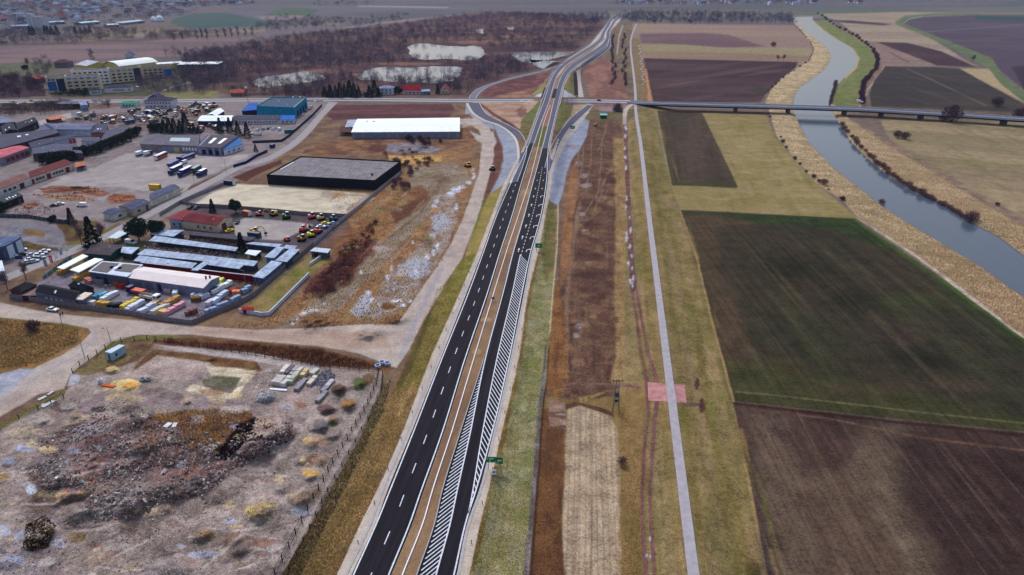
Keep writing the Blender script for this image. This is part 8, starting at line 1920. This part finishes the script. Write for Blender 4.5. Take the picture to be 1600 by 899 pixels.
# rubble
def rubble(name, spec, label):
    Vs = []; Cs = []; 
    cube = np.array([(-1,-1,-1),(1,-1,-1),(1,1,-1),(-1,1,-1),(-1,-1,1),(1,-1,1),(1,1,1),(-1,1,1)], float) * .5
    tr = np.array([(0,2,1),(0,3,2),(4,5,6),(4,6,7),(0,1,5),(0,5,4),(1,2,6),(1,6,5),(2,3,7),(2,7,6),(3,0,4),(3,4,7)])
    for (poly, n, smin, smax, cols) in spec:
        s = sample(poly, n); X, Y, Z = Garr(s[:, 0], s[:, 1], relief(s[:, 0], s[:, 1]))
        if n > 1000: kp = fbm(X, Y, 5.0, 3, 63) > RNG.uniform(.3, .56, n); s = s[kp]; X = X[kp]; Y = Y[kp]; Z = Z[kp]
        m = len(s)
        sz = RNG.uniform(0, 1, (m, 1)) ** 3 * (smax - smin) * .7 + smin; dim = sz * RNG.uniform(.35, 1.3, (m, 3)); dim[:, 2] *= .6
        q = RNG.normal(size=(m, 4)); q /= np.linalg.norm(q, axis=1, keepdims=True); w, x, y, z = q.T
        R = np.stack([np.stack([1-2*(y*y+z*z), 2*(x*y-z*w), 2*(x*z+y*w)], -1), np.stack([2*(x*y+z*w), 1-2*(x*x+z*z), 2*(y*z-x*w)], -1), np.stack([2*(x*z-y*w), 2*(y*z+x*w), 1-2*(x*x+y*y)], -1)], 1)
        P8 = cube[None] * dim[:, None, :] * (1 + RNG.uniform(-.3, .3, (m, 8, 3))); P8 = np.einsum('mij,mkj->mki', R, P8)
        P8 = P8 + np.stack([X, Y, Z + sz[:, 0] * .15], -1)[:, None, :]
        T = P8[:, tr].reshape(-1, 3); c = lin(pick(cols, m)) * np.exp(RNG.normal(0, .25, (m, 1))); Vs.append(T); Cs.append(np.repeat(c, 36, 0))
    o = tri_obj(name, np.concatenate(Vs), np.concatenate(Cs)); setp(o, label, 'rubble', kind='stuff')
RB = [(140,126,124),(160,146,142),(116,102,102),(150,118,106),(190,178,170),(104,90,92)]
rubble('rubble', [(RUB1, 9000, .12, .8, RB), ([(345,716),(375,670),(400,655),(455,658),(462,682),(430,702),(390,724)], 2600, .15, .9, RB + [(70,54,52)]), ([(335,716),(352,690),(375,662),(400,652),(395,672),(375,700),(352,720)], 700, .2, .9, [(50,36,36),(70,52,50),(36,26,28)]),
    ([(35,860),(40,820),(70,805),(88,822),(75,855),(50,862)], 900, .15, .7, [(80,62,56),(110,88,70),(56,42,42),(170,150,120)]), ([(492,588),(515,576),(524,588),(518,602),(500,612),(486,606)], 1300, .15, .6, [(120,118,130),(90,90,104),(150,148,158)]), ([(400,615),(420,608),(430,622),(415,632),(402,628)], 500, .15, .6, [(196,192,196),(160,152,154)]), ([(395,585),(430,580),(425,605),(395,610)], 350, .1, .4, RB), ([(260,780),(300,790),(330,800),(250,850),(180,850)], 500, .1, .4, RB), ([(140,640),(180,620),(240,640),(200,680),(120,680)], 700, .1, .6, RB),
    ([(40,680),(240,640),(460,650),(440,740),(330,790),(130,820)], 160, .5, 1.6, [(176,170,168),(150,142,140),(126,112,108),(196,188,180)]), ([(10,660),(130,620),(250,560),(590,590),(560,690),(480,820),(430,899),(0,899)], 9000, .05, .3, [(190,172,164),(206,196,190),(150,130,124),(130,110,104),(176,150,130)]),
    ([(60,680),(200,655),(300,660),(340,720),(200,760),(60,760)], 2500, .1, .6, RB), ([(20,640),(100,620),(440,640),(520,680),(470,800),(400,899),(60,899),(0,800)], 3500, .08, .45, RB + [(190,170,160),(200,190,190)]), ([(0,850),(40,840),(60,899),(0,899)], 500, .1, .4, [(180,180,196),(150,140,150)])], 'broken concrete and brick rubble spread over the yard')
rubble('debris', [([(48,304),(120,304),(150,314),(90,314)], 350, .2, 1.0, [(160,116,90),(120,84,72),(196,160,132)]), ([(62,296),(140,291),(172,302),(100,303)], 350, .2, .8, [(140,84,72),(110,70,66)]), ([(165,310),(178,303),(212,305),(200,317),(172,318)], 250, .2, .8, [(156,92,70),(190,150,130)]), ([(120,182),(250,176),(262,190),(150,193)], 900, .4, 1.6, [(180,170,180),(140,80,70),(80,90,120),(206,206,214),(90,80,90),(206,150,90),(60,60,70)]), ([(276,172),(330,166),(330,178),(290,184)], 300, .4, 1.4, [(206,160,60),(150,80,70),(80,90,120)]),
    ([(226,385),(370,393),(360,403),(232,397)], 900, .3, 1.0, [(196,168,160),(150,110,108),(216,204,204),(90,70,76)]), ([(284,366),(374,376),(370,384),(280,374)], 600, .3, .8, [(180,150,140),(120,80,80),(206,196,190)]), ([(335,472),(350,448),(395,438),(408,442),(388,460),(350,480)], 400, .2, .7, [(150,110,100),(90,66,66),(180,160,156)]), ([(140,438),(200,440),(215,452),(160,452)], 160, .3, .9, [(180,120,110),(206,206,216),(80,80,100),(190,150,100)]), ([(20,322),(60,316),(90,330),(60,340),(20,336)], 260, .2, .9, [(130,86,76),(110,90,90),(150,120,110)]), ([(16,358),(34,354),(40,366),(20,372)], 120, .2, .8, [(196,200,216),(160,160,176)]), ([(132,240),(150,246),(170,254),(150,256),(130,250)], 150, .2, .8, [(170,110,90),(200,190,190),(110,80,80)]), ([(380,196),(440,198),(430,203),(380,202)], 150, .3, 1.0, [(206,206,216),(90,90,110)]), ([(290,500),(330,490),(345,480),(300,485)], 150, .2, .7, [(150,100,90),(90,70,70)])], 'scattered scrap, timber offcuts and yard debris')
HAZE = 0.00005
# ================================================================ CAMERA, SKY, SUN
cam = bpy.data.cameras.new('camera'); co = bpy.data.objects.new('camera', cam); COL.objects.link(co)
cam.sensor_width = 36; cam.lens = 36 * F / 1600; cam.clip_start = 1; cam.clip_end = 200000
co.location = (0, 0, CAMH); co.rotation_euler = (math.pi / 2 - PITCH, 0, 0)
SC.camera = co
w = bpy.data.worlds.new('World'); SC.world = w; w.use_nodes = True; nt = w.node_tree
bg = nt.nodes['Background']
sky = nt.nodes.new('ShaderNodeTexSky'); sky.sky_type = 'NISHITA'; sky.sun_disc = False
EL, AZ = math.radians(48), math.radians(-25)
sky.sun_elevation = EL; sky.sun_rotation = AZ; sky.dust_density = 4; sky.air_density = 1.0
hs = nt.nodes.new('ShaderNodeHueSaturation'); hs.inputs['Saturation'].default_value = .6
nt.links.new(sky.outputs[0], hs.inputs['Color']); nt.links.new(hs.outputs[0], bg.inputs['Color'])
bg.inputs['Strength'].default_value = 0.105
sl = bpy.data.lights.new('sun', 'SUN'); so = bpy.data.objects.new('sun', sl); COL.objects.link(so)
sl.energy = 1.35; sl.angle = math.radians(11); sl.color = (1, .965, .955)
so.rotation_euler = (math.pi / 2 - EL, 0, -AZ + math.pi)
so.location = (0, 0, 300)
SC.view_settings.view_transform = 'Standard'; SC.view_settings.look = 'None'
SC.view_settings.gamma = 1; SC.view_settings.use_curve_mapping = False
SC.view_settings.exposure = 0.45

# the air: far land fades to pale lilac blue
hz_ = MB(); hz_.box(-34000, 34000, -400, 36000, -6, CAMH + 6)
hm = bpy.data.materials.new('haze'); hm.use_nodes = True; hn = hm.node_tree; hn.nodes.remove(hn.nodes['Principled BSDF'])
pv_ = hn.nodes.new('ShaderNodeVolumePrincipled'); pv_.inputs['Color'].default_value = (.50, .64, 1.0, 1); pv_.inputs['Density'].default_value = HAZE; pv_.inputs['Anisotropy'].default_value = 0.0
hn.links.new(pv_.outputs[0], hn.nodes['Material Output'].inputs['Volume'])
ho = hz_.build('haze', hm); setp(ho, kind='stuff')
